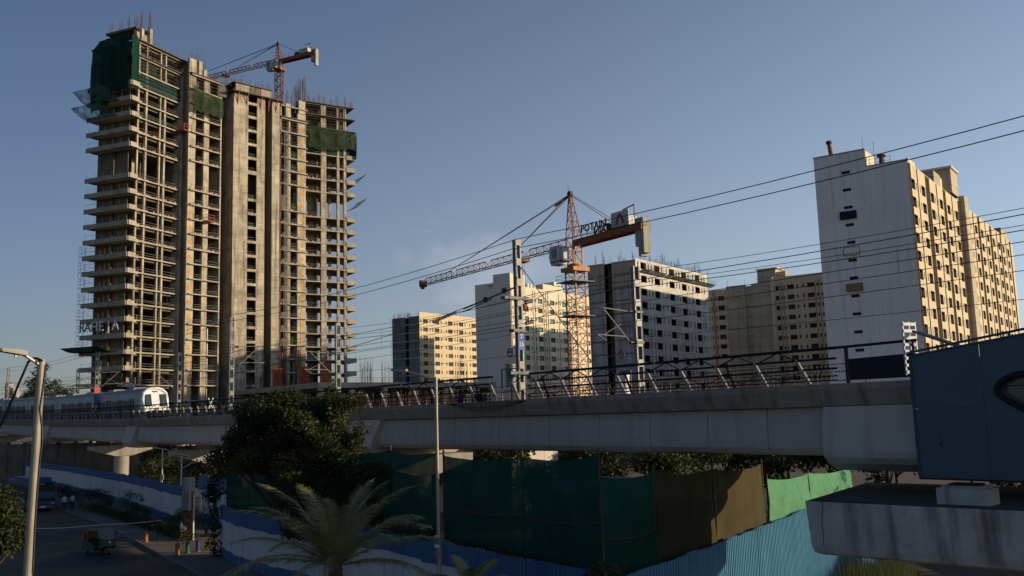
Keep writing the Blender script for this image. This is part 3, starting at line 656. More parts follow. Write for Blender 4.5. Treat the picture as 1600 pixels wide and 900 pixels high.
Cc.box('core_strip_wall', 'tower_concrete', 10.5, 12.6, 0.0, 0.5, ZB, 89.6); Cc.box('core_strip_wall', 'tower_inner', 10.5, 10.9, 0.504, 8.9, ZB, 89.2); Cc.box('slot_back_wall', 'tower_inner', 8.51, 10.49, 5.5, 5.8, ZB, 88)
Cc.box('core_side_wall', 'tower_concrete', 12.2, 12.6, 0.504, 8.9, ZB, 89.3)
for k in KS[2:-2]:
    if k % 2 == 0: Cc.box('slot_beam', 'tower_inner', 8.51, 10.49, 4.6, 5.4, zk(k)-.5, zk(k))
# section with the hoist
Dd.box('column', 'tower_concrete', 2.4, 3.2, -0.2, 0.5, ZB, zk(21)); Dd.box('shear_wall', 'tower_concrete', 5.2, 7.7, -0.35, 0.3, ZB, 90); Dd.box('shear_wall', 'tower_concrete', 0.0, 0.35, -0.5, 6, ZB, zk(21))
Dd.box('inner_wall', 'tower_inner', 0.4, 7.7, 6.0, 6.3, ZB, zk(21))
om = MB().box((0,0,0), (0.7, 0.03, 1.0)).mesh('paint_mark', 'orange_mark')
for k in range(-1, 20):
    c = Dd.p(6.6, -0.37, zk(k)+1.6); put('paint_mark', om, tower, c-ROOT, Dd.rz)
    if k < 12: put('paint_mark', om, tower, B.p(1.0, -0.52, zk(k)+1.5)-ROOT, B.rz)
# right wing
for u, w, su, sw in ((5.7, 0.3, 1.5, .7), (9.9, 0.3, .7, .6), (11.9, 0.35, .75, .7), (5.7, 10.4, .9, .6), (9.0, 10.4, .7, .6), (1.0, 10.4, .8, .6)):
    E_.box('column', 'tower_concrete', u-su/2, u+su/2, w-sw/2+.15, w+sw/2+.15, ZB, ZT-0.3)
E_.box('inner_wall', 'tower_concrete', 2.9, 4.8, 5.2, 5.5, ZB, ZT-0.3); E_.box('inner_wall', 'tower_concrete', 8.6, 9.4, 4.2, 4.5, ZB, ZT-0.3)
E_.box('inner_wall', 'tower_inner', 4.8, 5.1, 3.0, 7.0, ZB, ZT-0.3)
E_.box('inner_wall', 'tower_inner', 0.3, 12, 10.8, 10.95, zk(15), ZT-0.3)
E_.box('shear_wall', 'tower_concrete', -0.3, 0.0, 0.2, 10, ZB, ZT-1)
for k in range(6, 14): E_.box('block_wall', 'tower_inner', 0.3, 11.6, 10.75, 10.95, zk(k), zk(k)+(1.9 if k > 8 else 0.9))
# shoring props and odd planks left standing on the open floors
for wg, u0, u1, w0, w1 in ((A, 0.6, 13.2, 0.5, 4.5), (B, 2.3, 9.2, 0.3, 3.0), (Dd, 0.5, 5.0, -0.3, 2.5), (E_, 0.4, 12.0, 0.5, 4.5)):
    b = MB()
    for k in range(-2, 19):
        if k in (13, 14): continue
        for _ in range(random.randint(2, 9)):
            u, w = random.uniform(u0, u1), random.uniform(w0, w1); b.bar((u, w, zk(k)), (u+random.uniform(-.25, .25), w, zk(k)+3.2), 0.04, n=3, cap=False)
        if random.random() < .6:
            u = random.uniform(u0, u1-2); b.bar((u, w0, zk(k)+random.uniform(.3, 2.6)), (u+random.uniform(1, 2), w0+.3, zk(k)+random.uniform(.3, 2.6)), 0.05, n=4)
    wg.build(b, 'shoring_props', 'rebar', 'stuff')
# dark props and shuttering under the top floors
def props(wg, u0, u1, w0, w1, z0, z1, du=0.9, name='formwork_props'):
    b = MB(); u = u0
    while u <= u1:
        w = w0
        while w <= w1:
            b.bar((u+random.uniform(-.1,.1), w, z0), (u, w, z1), 0.065, n=3, cap=False); w += 1.5
        u += du
    for z in (z0+1.0, z0+1.9, z0+2.7):
        w = w0
        while w <= w1: b.bar((u0, w, z), (u1, w, z), 0.035, n=3, cap=False); w += 1.5
    wg.build(b, name, 'scaffold_steel', 'stuff')
for k in (19, 20, 21): props(A, 0.6, 15, 0.2, 9, zk(k), zk(k+1)-0.3)
for k in (20,): props(B, 0.4, 9.2, -0.9, 5, zk(k), zk(k+1)-.3)
for k in (19, 20, 21): props(E_, 0.2, 12.2, 0.1, 6, zk(k), zk(k+1)-.3)
for k in (18, 19): props(Dd, 0.2, 5.0, -0.8, 4, zk(k), zk(k+1)-.3, 0.7)
for wg, u0, u1, w, ks in ((A, 0.3, 13.5, 2.4, (19, 20, 21)), (E_, 0.3, 12.0, 2.2, (19, 20, 21)), (B, 0.5, 9.2, 0.8, (20,)), (Dd, 0.4, 5.1, 0.9, (18, 19, 20))):
    for k in ks: wg.box('shutter_panel', 'scaffold_steel', u0, u1, w, w+.06, zk(k)+.05, zk(k+1)-.35)
for wg, u0, u1, w0, w1, z in ((A, -0.2, 15.6, -0.7, 14, 94.85), (A, -0.2, 15.6, -0.5, 13, 91.35), (B, 0, 9.6, -1.3, 9, 91.4), (E_, -0.3, 14.4, -0.6, 10, 94.85), (E_, -0.3, 14.6, -0.9, 9, 91.35), (E_, -0.3, 14.9, -0.9, 9, 87.9), (Cc, -0.8, 13, -1.2, 6, 89.7), (Cc, -0.5, 10, -0.9, 6, 91.9), (Dd, -0.2, 8.2, -1.2, 6, 88.0)):
    wg.box('formwork_deck', 'scaffold_steel', u0, u1, w0, w1, z-0.06, z+0.18)
Cc.box('formwork_panel', 'tower_slab', 0.2, 3.9, -0.5, -0.2, 89.9, 91.8); Cc.box('formwork_panel', 'tower_inner', 4.1, 6.9, -0.5, -0.2, 89.9, 91.8); Cc.box('formwork_panel', 'tower_slab', 7.1, 9.8, -0.5, -0.2, 89.9, 91.8)
Cc.box('formwork_panel', 'tower_inner', -3.6, -0.9, 1.4, 4, 88.2, 91.0)
for u, mt in ((1.0, 'red_formwork'), (3.4, 'red_formwork'), (7.2, 'red_formwork'), (9.4, 'red_formwork'), (11.5, 'red_formwork')):
    b = MB(); b.bar((u, -0.1, 87.2), (u, -1.0, 89.6), 0.09, n=4); b.bar((u, -0.05, 86.6), (u, -0.05, 89.6), 0.09, n=4); b.bar((u, -0.1, 89.6), (u, -1.1, 89.6), 0.09, n=4)
    Cc.build(b, 'climbing_bracket', mt)
A.box('penthouse_wall', 'tower_concrete', 1.0, 4.6, 2.0, 2.4, 95.05, 98.2); A.box('penthouse_slab', 'tower_inner', 0.6, 5.2, 1.2, 10.5, 98.204, 98.7)
A.box('column', 'tower_concrete', 1.2, 1.9, 0.2, 0.9, 95.05, 98.2); A.box('column', 'tower_concrete', 3.4, 4.1, -0.1, 0.7, 95.05, 98.9)
B.box('stair_wall', 'tower_concrete', 2.6, 3.6, -0.7, 3.5, 91.6, 95.2)
B.box('column', 'tower_concrete', 5.0, 6.0, 0.4, 1.2, 91.6, 94.0)
Dd.box('column', 'tower_concrete', 1.6, 3.0, -0.6, 0.2, 88.2, 92.0); Dd.box('column', 'tower_concrete', 5.4, 7.4, -0.6, 0.4, 90.0, 93.6)
# starter bars on the tops
b = MB()
def rb(wg, u, w, z, n, sp, h, r=0.03): rebar_bunch(b, wg.p(u, w, z), n, sp, h, r, 0.04)
for w in (2, 4.5, 7, 9.5): rb(A, 1.5, w, 98.6, 9, 0.6, 3.6)
rb(A, 1.6, 0.5, 98.2, 14, 0.4, 5.0); rb(A, 3.8, 0.3, 98.9, 16, 0.5, 4.8); rb(A, 0.6, 11.5, 95, 5, 0.6, 2.5)
for u in (6, 8.5, 11, 13.2): rb(A, u, 1.2, 95, 4, 0.2, 2.2)
rb(B, 0.8, 0, 95.2, 7, 0.5, 2.6); rb(B, 3.1, 0.5, 95.2, 8, 0.6, 3.8); rb(B, 5.5, 0.8, 94.0, 9, 0.5, 3.4); rb(B, 8.5, 0.5, 91.6, 10, 0.6, 3.2)
for u in (-2.2, -1.2, 0.2, 2.0, 4, 6.4, 8.0, 9.6): rb(Cc, u, 0.4, 91.0, 9, 0.6, 3.4)
for u in (0.5, 2.2, 3.8): rb(Dd, u, 0.0, 91.5, 12, 0.5, 5.0)
rb(Dd, 4.8, 0.2, 90, 22, 0.45, 9.0, 0.04); rb(Dd, 6.0, 0, 93, 20, 0.45, 7.5, 0.04); rb(Dd, 7.3, 0, 93, 20, 0.45, 8.5, 0.04)
for u, h in ((1.5, 3), (3, 2), (4.5, 4), (6, 2.5), (8.0, 2), (9.8, 4.2), (11.8, 4.0), (13.8, 2.5)): rb(E_, u, 0.3, 95, 8, 0.4, h)
b.build('starter_bars', 'rebar', tower, kind='stuff')
# edge handrails on the roofs
b = MB()
for wg, u0, u1, w, z in ((A, 0, 15.4, -0.4, 95), (E_, 0, 14, -0.4, 95.05), (B, 0, 9.4, -1.1, 91.6), (Cc, 0, 12, -1, 89.9)):
    n = int((u1-u0)/1.8)
    for i in range(n+1): b.bar(wg.p(u0+(u1-u0)*i/n, w, z), wg.p(u0+(u1-u0)*i/n, w, z+random.uniform(1.3, 2.4)), 0.035, n=3)
    for h in (0.6, 1.2): b.bar(wg.p(u0, w, z+h), wg.p(u1, w, z+h), 0.03, n=3)
b.build('roof_handrail', 'scaffold_steel', tower)
# hung nets
def drape(wg, name, m, pts_top, z_low, sag=0.5, nx=14, nz=8, kind=None):
    """cloth hung from a line of (u, w, z) points down to z_low(u-index), puffed out a little"""
    b = MB(); P = []
    for j in range(nz+1):
        row = []
        for i in range(nx+1):
            t = i/nx*(len(pts_top)-1); a = min(int(t), len(pts_top)-2); f = t-a
            p = Vector(pts_top[a]).lerp(Vector(pts_top[a+1]), f); q = j/nz
            zl = z_low if not callable(z_low) else z_low(i/nx)
            z = p.z+(zl-p.z)*q
            out = sag*math.sin(math.pi*q)*(0.6+0.4*math.sin(i*1.7))+random.uniform(-.08, .08)
            row.append((p.x+random.uniform(-.06,.06), p.y-out, z+random.uniform(-.1,.1)-0.25*math.sin(i*2.1)*q))
        P.append(row)
    for j in range(nz):
        for i in range(nx): b.quad(P[j][i], P[j][i+1], P[j+1][i+1], P[j+1][i])
    return wg.build(b, name, m, kind)
END = Wing(*(A.p(-2.6, 12.3, 0).to_2d()), 22.7+90)           # axes along the left end face
drape(END, 'safety_net', 'green_net', [(2.0, -0.5, 93.2), (4, -0.4, 95), (8, -0.3, 95.4), (12.8, -0.3, 95.6)], lambda t: 78.5+2*t if t < .6 else 82.5, 0.7, 16, 10)
drape(A, 'safety_net', 'green_net', [(-2.6, -0.7, 95.2), (-0.6, -0.7, 95.3)], 83, 0.4, 4, 10)
drape(A, 'safety_net', 'green_net', [(0.3, 0.3, 87.4), (14.8, 0.3, 87.4)], 84.1, 0.1); drape(A, 'safety_net', 'green_net_thin', [(0.3, 0.8, 91.1), (6.5, 0.8, 91.1)], 88.2, 0.1)
drape(A, 'safety_net', 'green_net', [(2.0, 2.5, 80.2), (14.8, 2.5, 80.2)], 77.4, 0.1)
drape(B, 'safety_net', 'green_net_thin', [(0.3, -1.6, 88.4), (4, -1.9, 87.4), (9.2, -1.7, 87.0)], 82.2, 0.5)
drape(E_, 'safety_net', 'green_net_thin', [(0.2, -1.0, 88.2), (3.5, -1.2, 88.0), (8, -1.2, 87.8), (12, -1.2, 87.6), (14.9, -0.8, 87.4)], lambda t: 82.3-0.6*math.sin(5*t), 0.6)
drape(E_, 'safety_net', 'green_net', [(14.9, -0.8, 87.4), (15.0, 6, 87.4)], 80.5, 0.5, 6, 8)
drape(E_, 'safety_net', 'green_net', [(0.2, 0.3, 83.6), (14.6, 0.3, 83.2)], 80.6, 0.15)
for k in (3, 6, 10, 13, 17, 16): drape(Dd, 'window_net', 'green_net_thin', [(3.3, 0.1, zk(k)+2.2), (5.1, 0.1, zk(k)+2.1)], zk(k)+0.1, 0.2, 5, 4)
for k in (11, 13, 16): drape(Cc, 'window_net', 'green_net', [(4.0, 0.6, zk(k)+1.3), (6.2, 0.6, zk(k)+1.2)], zk(k)+0.15, 0.2, 5, 4)
# catch nets standing out from the ends
def catch(wg, name, a, b_, out, rise, m='catch_netting'):
    mb = MB(); n = 8
    for i in range(n):
        for j in range(4):
            def P(i_, j_):
                t, s = i_/n, j_/4; p = Vector(a).lerp(Vector(b_), t)
                return (p.x+out[0]*s, p.y+out[1]*s, p.z+rise*s-0.7*math.sin(math.pi*s)*(0.6+.4*math.sin(3*t)))
            mb.quad(P(i,j), P(i+1,j), P(i+1,j+1), P(i,j+1))
    wg.build(mb, name, m)
    q = MB()
    for t in (0, .5, 1):
        p = Vector(a).lerp(Vector(b_), t); q.bar(p, (p.x+out[0], p.y+out[1], p.z+rise), 0.05, n=3)
    q.bar((a[0]+out[0], a[1]+out[1], a[2]+rise), (b_[0]+out[0], b_[1]+out[1], b_[2]+rise), 0.05, n=3)
    wg.build(q, 'net_outrigger', 'scaffold_steel')
catch(A, 'catch_net', (-2.8, 11.5, 80.2), (-2.8, 2.0, 80.2), (-3.4, 1.0), 2.6); catch(A, 'catch_net', (-2.8, 11.5, 76.8), (-2.8, 2.5, 76.8), (-3.6, 1.2), 2.2)
catch(A, 'catch_net', (-2.8, 11.9, 24.9), (-2.8, 1.0, 24.9), (-3.0, 2.2), 0.9, 'green_net')
catch(E_, 'catch_net', (14.9, 0.0, 74.0), (14.9, 7.0, 74.0), (3.4, -0.3), 2.8); catch(E_, 'catch_net', (14.9, 0.0, 67.0), (14.9, 7.0, 67.0), (3.4, -0.3), 2.8)
# scaffold on the left end, lower storeys
b = MB()
for k in range(2, 9):
    z = zk(k)
    for w in (11.9, 10.6, 9.3, 8.0, 6.5, 5, 3.5): b.bar(A.p(-3.0, w, z-1), A.p(-3.0, w, z+2.5), 0.03, n=3)
    for h in (0.3, 1.1, 1.9, 2.4): b.bar(A.p(-3.0, 3.5, z+h), A.p(-3.0, 12.6, z+h), 0.028, n=3); b.bar(A.p(-3.0, 12.6, z+h), A.p(-0.5, 12.6, z+h), 0.028, n=3)
    b.bar(A.p(-3.0, 12.6, z-1), A.p(-3.0, 12.6, z+2.5), 0.03, n=3); b.bar(A.p(-1.2, 12.6, z-1), A.p(-1.2, 12.6, z+2.5), 0.03, n=3); b.bar(A.p(-3, 12.6, z), A.p(-1.2, 12.6, z+2.2), 0.028, n=3)
b.build('scaffold', 'scaffold_steel', tower, kind='stuff')
# hoist: lattice mast in front of the section right of the core
b = MB(); hu, hw = 1.2, -1.6
for du_ in (-.4, .4):
    for dw in (-.35, .35): b.bar((hu+du_, hw+dw, 14), (hu+du_, hw+dw, 84), 0.07, n=4)
z = 14
while z < 84:
    b.bar((hu-.4, hw-.35, z), (hu+.4, hw-.35, z), 0.05, n=3); b.bar((hu-.4, hw-.35, z), (hu+.4, hw-.35, z+.75), 0.05, n=3); b.bar((hu+.4, hw-.35, z), (hu+.4, hw+.35, z+.75), 0.05, n=3); z += 1.5
Dd.build(b, 'hoist_mast', 'guard_rail')
# loading platforms with steel rims
for wg, u, w, k, sx in ((A, 12.0, -2.6, 17, 2.6), (B, 4.0, -2.6, 11, 2.2)):
    b = MB(); b.b2(u, u+sx, w, -0.1, zk(k)-0.25, zk(k)-0.1)
    for x in (u, u+sx):
        b.bar((x, w, zk(k)-.2), (x, w, zk(k)+1.4), 0.06); b.bar((x, w, zk(k)+1.3), (x, -.1, zk(k)+1.3), 0.05); b.bar((x, w, zk(k)+.7), (x, -.1, zk(k)+.7), 0.05)
    b.bar((u, w, zk(k)+1.3), (u+sx, w, zk(k)+1.3), 0.05); b.bar((u, w, zk(k)+.7), (u+sx, w, zk(k)+.7), 0.05)
    wg.build(b, 'loading_platform', 'red_formwork')
# letters standing on a balcony of the left end
for i, ch in enumerate('RAHEJA'):
    w = [10.9, 9.3, 7.35, 5.45, 3.35, 1.45][i]
    p = A.p(-3.0, w, zk(3)+1.95); me = text_mesh(ch, 3.0, 0.06, 0.02); me.materials.clear(); me.materials.append(M['letter_white' if i > 1 else 'guard_rail'])
    put('letter', me, tower, p-ROOT, rot=(math.pi/2, 0, A.rz-math.pi/2))

# podium in front of the tower foot
POD = Vector((-39.5, 189, 0))
podium = thing('podium_deck', 'low concrete podium deck at the foot of the tower, behind the tree', 'building', POD, frame_angle(R(50)), )
block('deck_slab', 'tower_slab', podium, 0, 46, 0, 44, 15.4, 16.5)
for x in (0.8, 8, 16, 24, 32, 40):
    for y in (0.8, 10, 20, 30, 40): block('column', 'tower_concrete', podium, x-.5, x+.5, y-.5, y+.5, 0, 15.39)
block('retaining_wall', 'tower_inner', podium, 1.0, 45, 43, 43.4, 0, 15.3); block('retaining_wall', 'tower_inner', podium, 44.4, 44.8, 1, 42.8, 0, 15.3)
block('lower_slab', 'tower_slab', podium, 0.4, 45, 0.5, 42.8, 8.6, 9.0)
b = MB()
for x in range(1, 46, 2): b.bar((x, 0.2, 16.5), (x, 0.2, 17.5), 0.03, n=3)
for z in (17.0, 17.5): b.bar((1, 0.2, z), (45, 0.2, z), 0.03, n=3)
for x, y, n, h in ((14, 6, 12, 6), (16, 7, 14, 6), (19, 5, 10, 5), (38, 4, 12, 6), (41, 5, 9, 5), (3, 25, 14, 4), (2, 30, 16, 4), (5, 35, 16, 4), (3, 39, 18, 4)): rebar_bunch(b, (x, y, 16.5), n, 0.8, h, 0.035)
put('starter_bars', b.mesh('starter_bars', 'rebar'), podium)['kind'] = 'stuff'
def form_panel(px, label, w=2.4, h=4.4, Y=205, m='red_formwork', bare=False):
    p = at_y(px, 595, Y); t = thing('formwork_panel', label, 'formwork', (p.x, p.y, 16.5), frame_angle(R(50)), 'red wall shutters on the podium')
    n = max(2, int(round(w/0.6))); rb_ = MB().b2(-.05, .05, -0.16, 0, 0, h).mesh('rib', m); wl = MB().b2(0, 1, -0.3, -0.16, -.07, .07).mesh('waler', m)
    block('face_sheet', m, t, 0, w, 0, 0.06, 0, h)
    for i in range(n+1): put('rib', rb_, t, (w*i/n, -0.004, 0))
    for j in range(7): put('waler', wl, t, (0, -0.004, 0.3+j*(h-.6)/6), 0, (w, 1, 1))
    if not bare:
        b = MB(); b.bar((w*.5, -0.3, h*.8), (w*.5+.3, -2.6, 0), 0.06); b.bar((w*.5, -0.3, h*.45), (w*.5+.3, -2.6, 0), 0.05); put('push_pull_prop', b.mesh('push_pull_prop', m), t)
    return t
form_panel(426, 'leftmost red shutter panel standing on the podium beside the core', 2.2, 4.3, 209)
form_panel(467, 'middle red shutter panel on the podium, leaning prop in front of it', 2.4, 4.4, 207)
form_panel(500, 'large red shutter panel standing at the podium corner', 2.6, 5.0, 204, bare=True)
for lab, px, n in (('rusty column cage left of the red shutters on the podium', 441, 26), ('rusty column cage behind the middle red shutter', 466, 26), ('rusty column cage above the large red shutter', 507, 22)):
    p = at_y(px, 590, 212); t = thing('rebar_cage', lab, 'rebar cage', (p.x, p.y, 16.5), R(40), 'rebar cages on the podium')
    b = MB()
    for i in range(n): x = -0.9+1.8*i/(n-1); b.bar((x, random.choice((-.4, .4)), 0), (x+random.uniform(-.2,.2), random.uniform(-.4,.4), 10*random.uniform(.8, 1)), 0.03, n=3)
    put('bars', b.mesh('bars', 'rebar'), t)['kind'] = 'stuff'
    b = MB()
    for j in range(18): z = 0.4+j*0.5; b.b2(-1, 1, -.45, -.42, z, z+.04); b.b2(-1, 1, .42, .45, z, z+.04)
    put('ties', b.mesh('ties', 'rebar'), t)
# ------------------------------------------------------------------ tower cranes
def lattice(b, x0, x1, w, h, n, r, tri=True, z=0.0, axis='x'):
    """triangular (jib) truss along x: two bottom chords at z, one top chord at z+h"""
    L = x1-x0
    for i in range(n):
        a, c = x0+L*i/n, x0+L*(i+1)/n; m = (a+c)/2
        for s in (-1, 1):
            b.bar((a, s*w/2, z), (m, 0, z+h), r, n=3, cap=False); b.bar((m, 0, z+h), (c, s*w/2, z), r, n=3, cap=False)
            b.bar((a, s*w/2, z), (c, -s*w/2, z), r*.8, n=3, cap=False) if s == (1 if i % 2 else -1) else None
        b.bar((a, -w/2, z), (a, w/2, z), r*.8, n=3, cap=False)
    for s in (-1, 1): b.bar((x0, s*w/2, z), (x1, s*w/2, z), r*1.7, n=4)
    b.bar((x0+L/n/2, 0, z+h), (x1-L/n/2, 0, z+h), r*1.9, n=4)
def mast_section(w, h, r, m):
    b = MB(); q = w/2
    for sx in (-1, 1):
        for sy in (-1, 1): b.bar((sx*q, sy*q, 0), (sx*q, sy*q, h), r*1.9, n=4)
    for z0, z1, fl in ((0, h/2, 0), (h/2, h, 1)):
        for (ax, ay), (cx, cy) in (((-q,-q),(q,-q)), ((q,-q),(q,q)), ((q,q),(-q,q)), ((-q,q),(-q,-q))):
            p0, p1 = ((ax, ay, z0), (cx, cy, z1)) if fl == 0 else ((cx, cy, z0), (ax, ay, z1))
            b.bar(p0, p1, r, n=4, cap=False); b.bar((ax, ay, z0), (cx, cy, z0), r, n=4, cap=False)
    return b.mesh('mast_section', m)
def platform(root, z, w, m='galvanised_dark', rails_=True):
    b = MB(); b.b2(-w, w, -w, w, z, z+0.12)
    for sx in (-1, 1):
        for sy in (-1, 1):
            b.bar((sx*w, sy*w, z), (sx*w, sy*w, z+1.1), 0.035, n=3); b.bar((sx*w, sy*w, z), (sx*1.0, sy*1.0, z-1.0), 0.05, n=3)
    if rails_:
        for hz in (0.55, 1.1):
            for s in (-1, 1): b.bar((-w, s*w, z+hz), (w, s*w, z+hz), 0.03, n=3); b.bar((s*w, -w, z+hz), (s*w, w, z+hz), 0.03, n=3)
    put('platform', b.mesh('platform', m), root)
def tower_crane(label, base, theta, zj, z0, jl, cl, apex, mw, cm, jm, near, mast_rot):
    t = thing('tower_crane', label, 'crane', base, frame_angle(theta), 'tower cranes')
    rr = 0.055 if near else 0.07
    sec = mast_section(mw, 3.0, rr*1.15, cm); RO = 4.0 if near else 2.6; n = int((zj-RO-z0)/3.0)
    for i in range(n): put('mast_section', sec, t, (0, 0, zj-RO-3.0*(i+1)), mast_rot)
    block('slewing_ring', cm, t, -mw*.75, mw*.75, -mw*.75, mw*.75, zj-RO, zj-RO+.6)
    put('slewing_ring_collar', MB().bar((0,0,zj-RO+.6), (0,0,zj-RO+1.1), mw*.62, mw*.55, n=16).mesh('slewing_ring_collar', cm), t)
    put('turntable', mast_section(mw*.8, RO-.1, rr*1.2, cm), t, (0, 0, zj-RO+1.1))
    # apex tower, leaning back a little
    b = MB(); q = mw*.42; top = (0.5, 0, apex)
    for sx in (-1, 1):
        for sy in (-1, 1): b.bar((sx*q, sy*q, zj+0.9), (top[0]+sx*.12, sy*.12, apex), rr*1.6, n=4)
    for i in range(5):
        f0, f1 = i/5, (i+1)/5; z_a, z_b = zj+.9+(apex-zj-.9)*f0, zj+.9+(apex-zj-.9)*f1
        for s in (-1, 1):
            b.bar((q*(1-f0)*1+.5*f0, s*q*(1-f0), z_a), (-q*(1-f1)+.5*f1, s*q*(1-f1), z_b), rr, n=3); b.bar((s*q*(1-f0)+.5*f0, q*(1-f0), z_a), (s*q*(1-f1)+.5*f1, -q*(1-f1), z_b), rr, n=3)
            b.bar((-q*(1-f0)+.5*f0, s*q*(1-f0), z_a), (q*(1-f0)+.5*f0, s*q*(1-f0), z_a), rr, n=3)
    put('apex_tower', b.mesh('apex_tower', jm), t)
    put('apex_sheave', MB().bar((.5,-.25,apex+.1), (.5,.25,apex+.1), 0.42, n=12).mesh('apex_sheave', 'crane_dark'), t)
    b = MB(); b.bar((.5, .3, apex), (.5, .3, apex+1.6), 0.03, n=3); put('aviation_mast', b.mesh('aviation_mast', 'crane_dark'), t)
    # jib in sections
    nsec = max(4, int(jl/9)); sl = jl/nsec
    b = MB(); lattice(b, 0, sl, 1.25, 1.15, 6, rr*.85); jm_ = b.mesh('jib_section', jm)
    for i in range(nsec): put('jib_section', jm_, t, (1.0+i*sl, 0, zj))
    b = MB(); b.box((jl+1.2, 0, zj+.3), (.5, 1.4, 1.2)); b.bar((jl+1.4, -.3, zj-.4), (jl+1.4, .3, zj-.4), .3, n=10); put('jib_head', b.mesh('jib_head', 'crane_dark'), t)
    # trolley, ropes and hook
    tx = jl*0.30 if near else 19.5
    b = MB(); b.b2(tx-1.0, tx+1.0, -.9, .9, zj-.55, zj-.25); b.b2(tx-1.2, tx+.2, .9, 1.6, zj-.9, zj-.8)
    for s in (-1, 1): b.bar((tx-.7, s*.8, zj-.3), (tx-.7, s*.8, zj+.1), .12, n=8); b.bar((tx+.7, s*.8, zj-.3), (tx+.7, s*.8, zj+.1), .12, n=8)
    put('trolley', b.mesh('trolley', jm), t)
    hz = zj-(8.0 if near else 7.5)
    b = MB()
    for s in (-1, 1):
        for d in (-.35, .35): b.bar((tx+d, s*.2, zj-.5), (tx+d*.7, s*.12, hz+.8), 0.022, n=3)
    put('hoist_rope', b.mesh('hoist_rope', 'wire'), t)
    h = put('hook_block', MB().box((tx, 0, hz+.4), (1.0, .5, .8)).bar((tx-.3,-.3,hz+.5),(tx-.3,.3,hz+.5),.35,n=10).mesh('hook_block', jm if near else 'crane_dark'), t)
    pts = [(tx+.35*math.sin(a), 0, hz-.45-.35*math.cos(a)) for a in [R(d) for d in range(-200, 61, 20)]]
    put('hook', MB().tube([(tx, 0, hz)]+pts, 0.07, 5).mesh('hook', 'crane_dark'), h)
    # counter-jib
    b = MB()
    for s in (-1, 1):
        b.b2(-cl, -0.6, s*.75-.12, s*.75+.12, zj-.45, zj+.45)
    for i in range(int(cl/1.4)): b.bar((-0.8-i*1.4, -.7, zj+.1), (-2.2-i*1.4, .7, zj+.1), .05, n=3)
    b.b2(-cl+.4, -1.2, -.6, .6, zj+.56, zj+.62)
    put('counter_jib', b.mesh('counter_jib', jm), t)
    b = MB()
    for i in range(int(cl/1.6)):
        for s in (-1, 1): b.bar((-1-i*1.6, s*.95, zj+.5), (-1-i*1.6, s*.95, zj+1.5), 0.025, n=3)
    for s in (-1, 1):
        for z in (1.0, 1.5): b.bar((-1, s*.95, zj+z), (-cl+.5, s*.95, zj+z), 0.022, n=3)
    put('walkway_rail', b.mesh('walkway_rail', 'crane_dark'), t)
    for i, (w, z_lo) in enumerate(((.5, -3.6), (.55, -4.0 if near else -2.4), (.5, -2.6 if near else -2.3))):
        x1 = -cl+0.1+i*0.58-.2
        block('counterweight', 'ballast', t, x1, x1+w, -.6, .6, zj+z_lo, zj+1.2)
    b = MB(); b.bar((-cl+1.6, .5, zj+1.3), (-cl+1.6, .5, zj+3.3), .09); b.bar((-cl+1.6, .5, zj+3.2), (-cl+3.9, .5, zj+2.9), .1); put('davit', b.mesh('davit', jm), t)
    w = block('winch_house', 'crane_white', t, -cl+2.6, -cl+5.6, -.75, .75, zj+.66, zj+2.0)
    block('winch', 'crane_dark', t, -cl+6.0, -cl+7.4, -.5, .5, zj+.66, zj+1.5)
    # tie bars
    b = MB()
    for s in (-1, 1):
        b.bar((.5, s*.15, apex), (jl*.36, 0, zj+1.2), .05, n=4); b.bar((.5, s*.15, apex), (jl*.82, 0, zj+1.2), .05, n=4); b.bar((.5, s*.2, apex), (-cl+4.5, s*.75, zj+.6), .05, n=4)
    b.bar((.7, 0, apex-.1), (4.2, 0, apex-1.0), .16, n=4)
    put('tie_bars', b.mesh('tie_bars', 'crane_dark' if not near else jm), t)
    # cab hung beside the turntable
    c = MB(); cx, cy = 1.6, (1.75 if near else 1.6)
    c.cur = 0; c.prism([(cx-1.1, zj-2.9), (cx+.9, zj-2.9), (cx+1.4, zj-1.6), (cx+1.15, zj-.1), (cx-1.1, zj-.1)], 'y', cy-.7, cy+.7)
    cab = put('cab', c.mesh('cab', 'crane_white'), t)
    for s in (-1, 1): put('cab_window', MB().quad((cx-.2, cy+s*.71, zj-1.8), (cx+.75, cy+s*.71, zj-1.8), (cx+.85, cy+s*.71, zj-.5), (cx-.2, cy+s*.71, zj-.5)).mesh('cab_window', 'cab_glass'), cab)
    put('cab_window', MB().quad((cx+.74, cy-.6, zj-2.2), (cx+.74, cy+.6, zj-2.2), (cx+1.17, cy+.6, zj-1.3), (cx+1.17, cy-.6, zj-1.3)).quad((cx+1.17, cy-.6, zj-1.28), (cx+1.17, cy+.6, zj-1.28), (cx+.98, cy+.6, zj-.1), (cx+.98, cy-.6, zj-.1)).mesh('cab_window', 'cab_glass'), cab)
    b = MB(); b.b2(-.6, cx+1.0, cy-.9, cy+.9, zj-2.5, zj-2.38)
    for i in range(4): b.bar((-.6+i*.9, cy-.85, zj-2.4), (-.6+i*.9, cy-.85, zj-1.3), .03, n=3)
    b.bar((-.6, cy-.85, zj-1.3), (cx+.9, cy-.85, zj-1.3), .03, n=3); put('cab_deck', b.mesh('cab_deck', 'galvanised_dark'), t)
    block('electrics_cabinet', 'crane_white' if near else 'ballast', t, -.3, .45, cy-.5, cy+.5, zj-2.2, zj-.4)
    return t, zj, cl, cy
p = at_y(904, 560, 135)
near_crane, zj, cl, cy = tower_crane('large orange tower crane rising behind the viaduct, jib to the left', (p.x, p.y, 0), R(-34.8), at_y(893, 383, 135).z, 0.0, 44, 15.4, at_y(893, 303, 135).z, 2.0, 'crane_orange', 'crane_red', True, R(6))
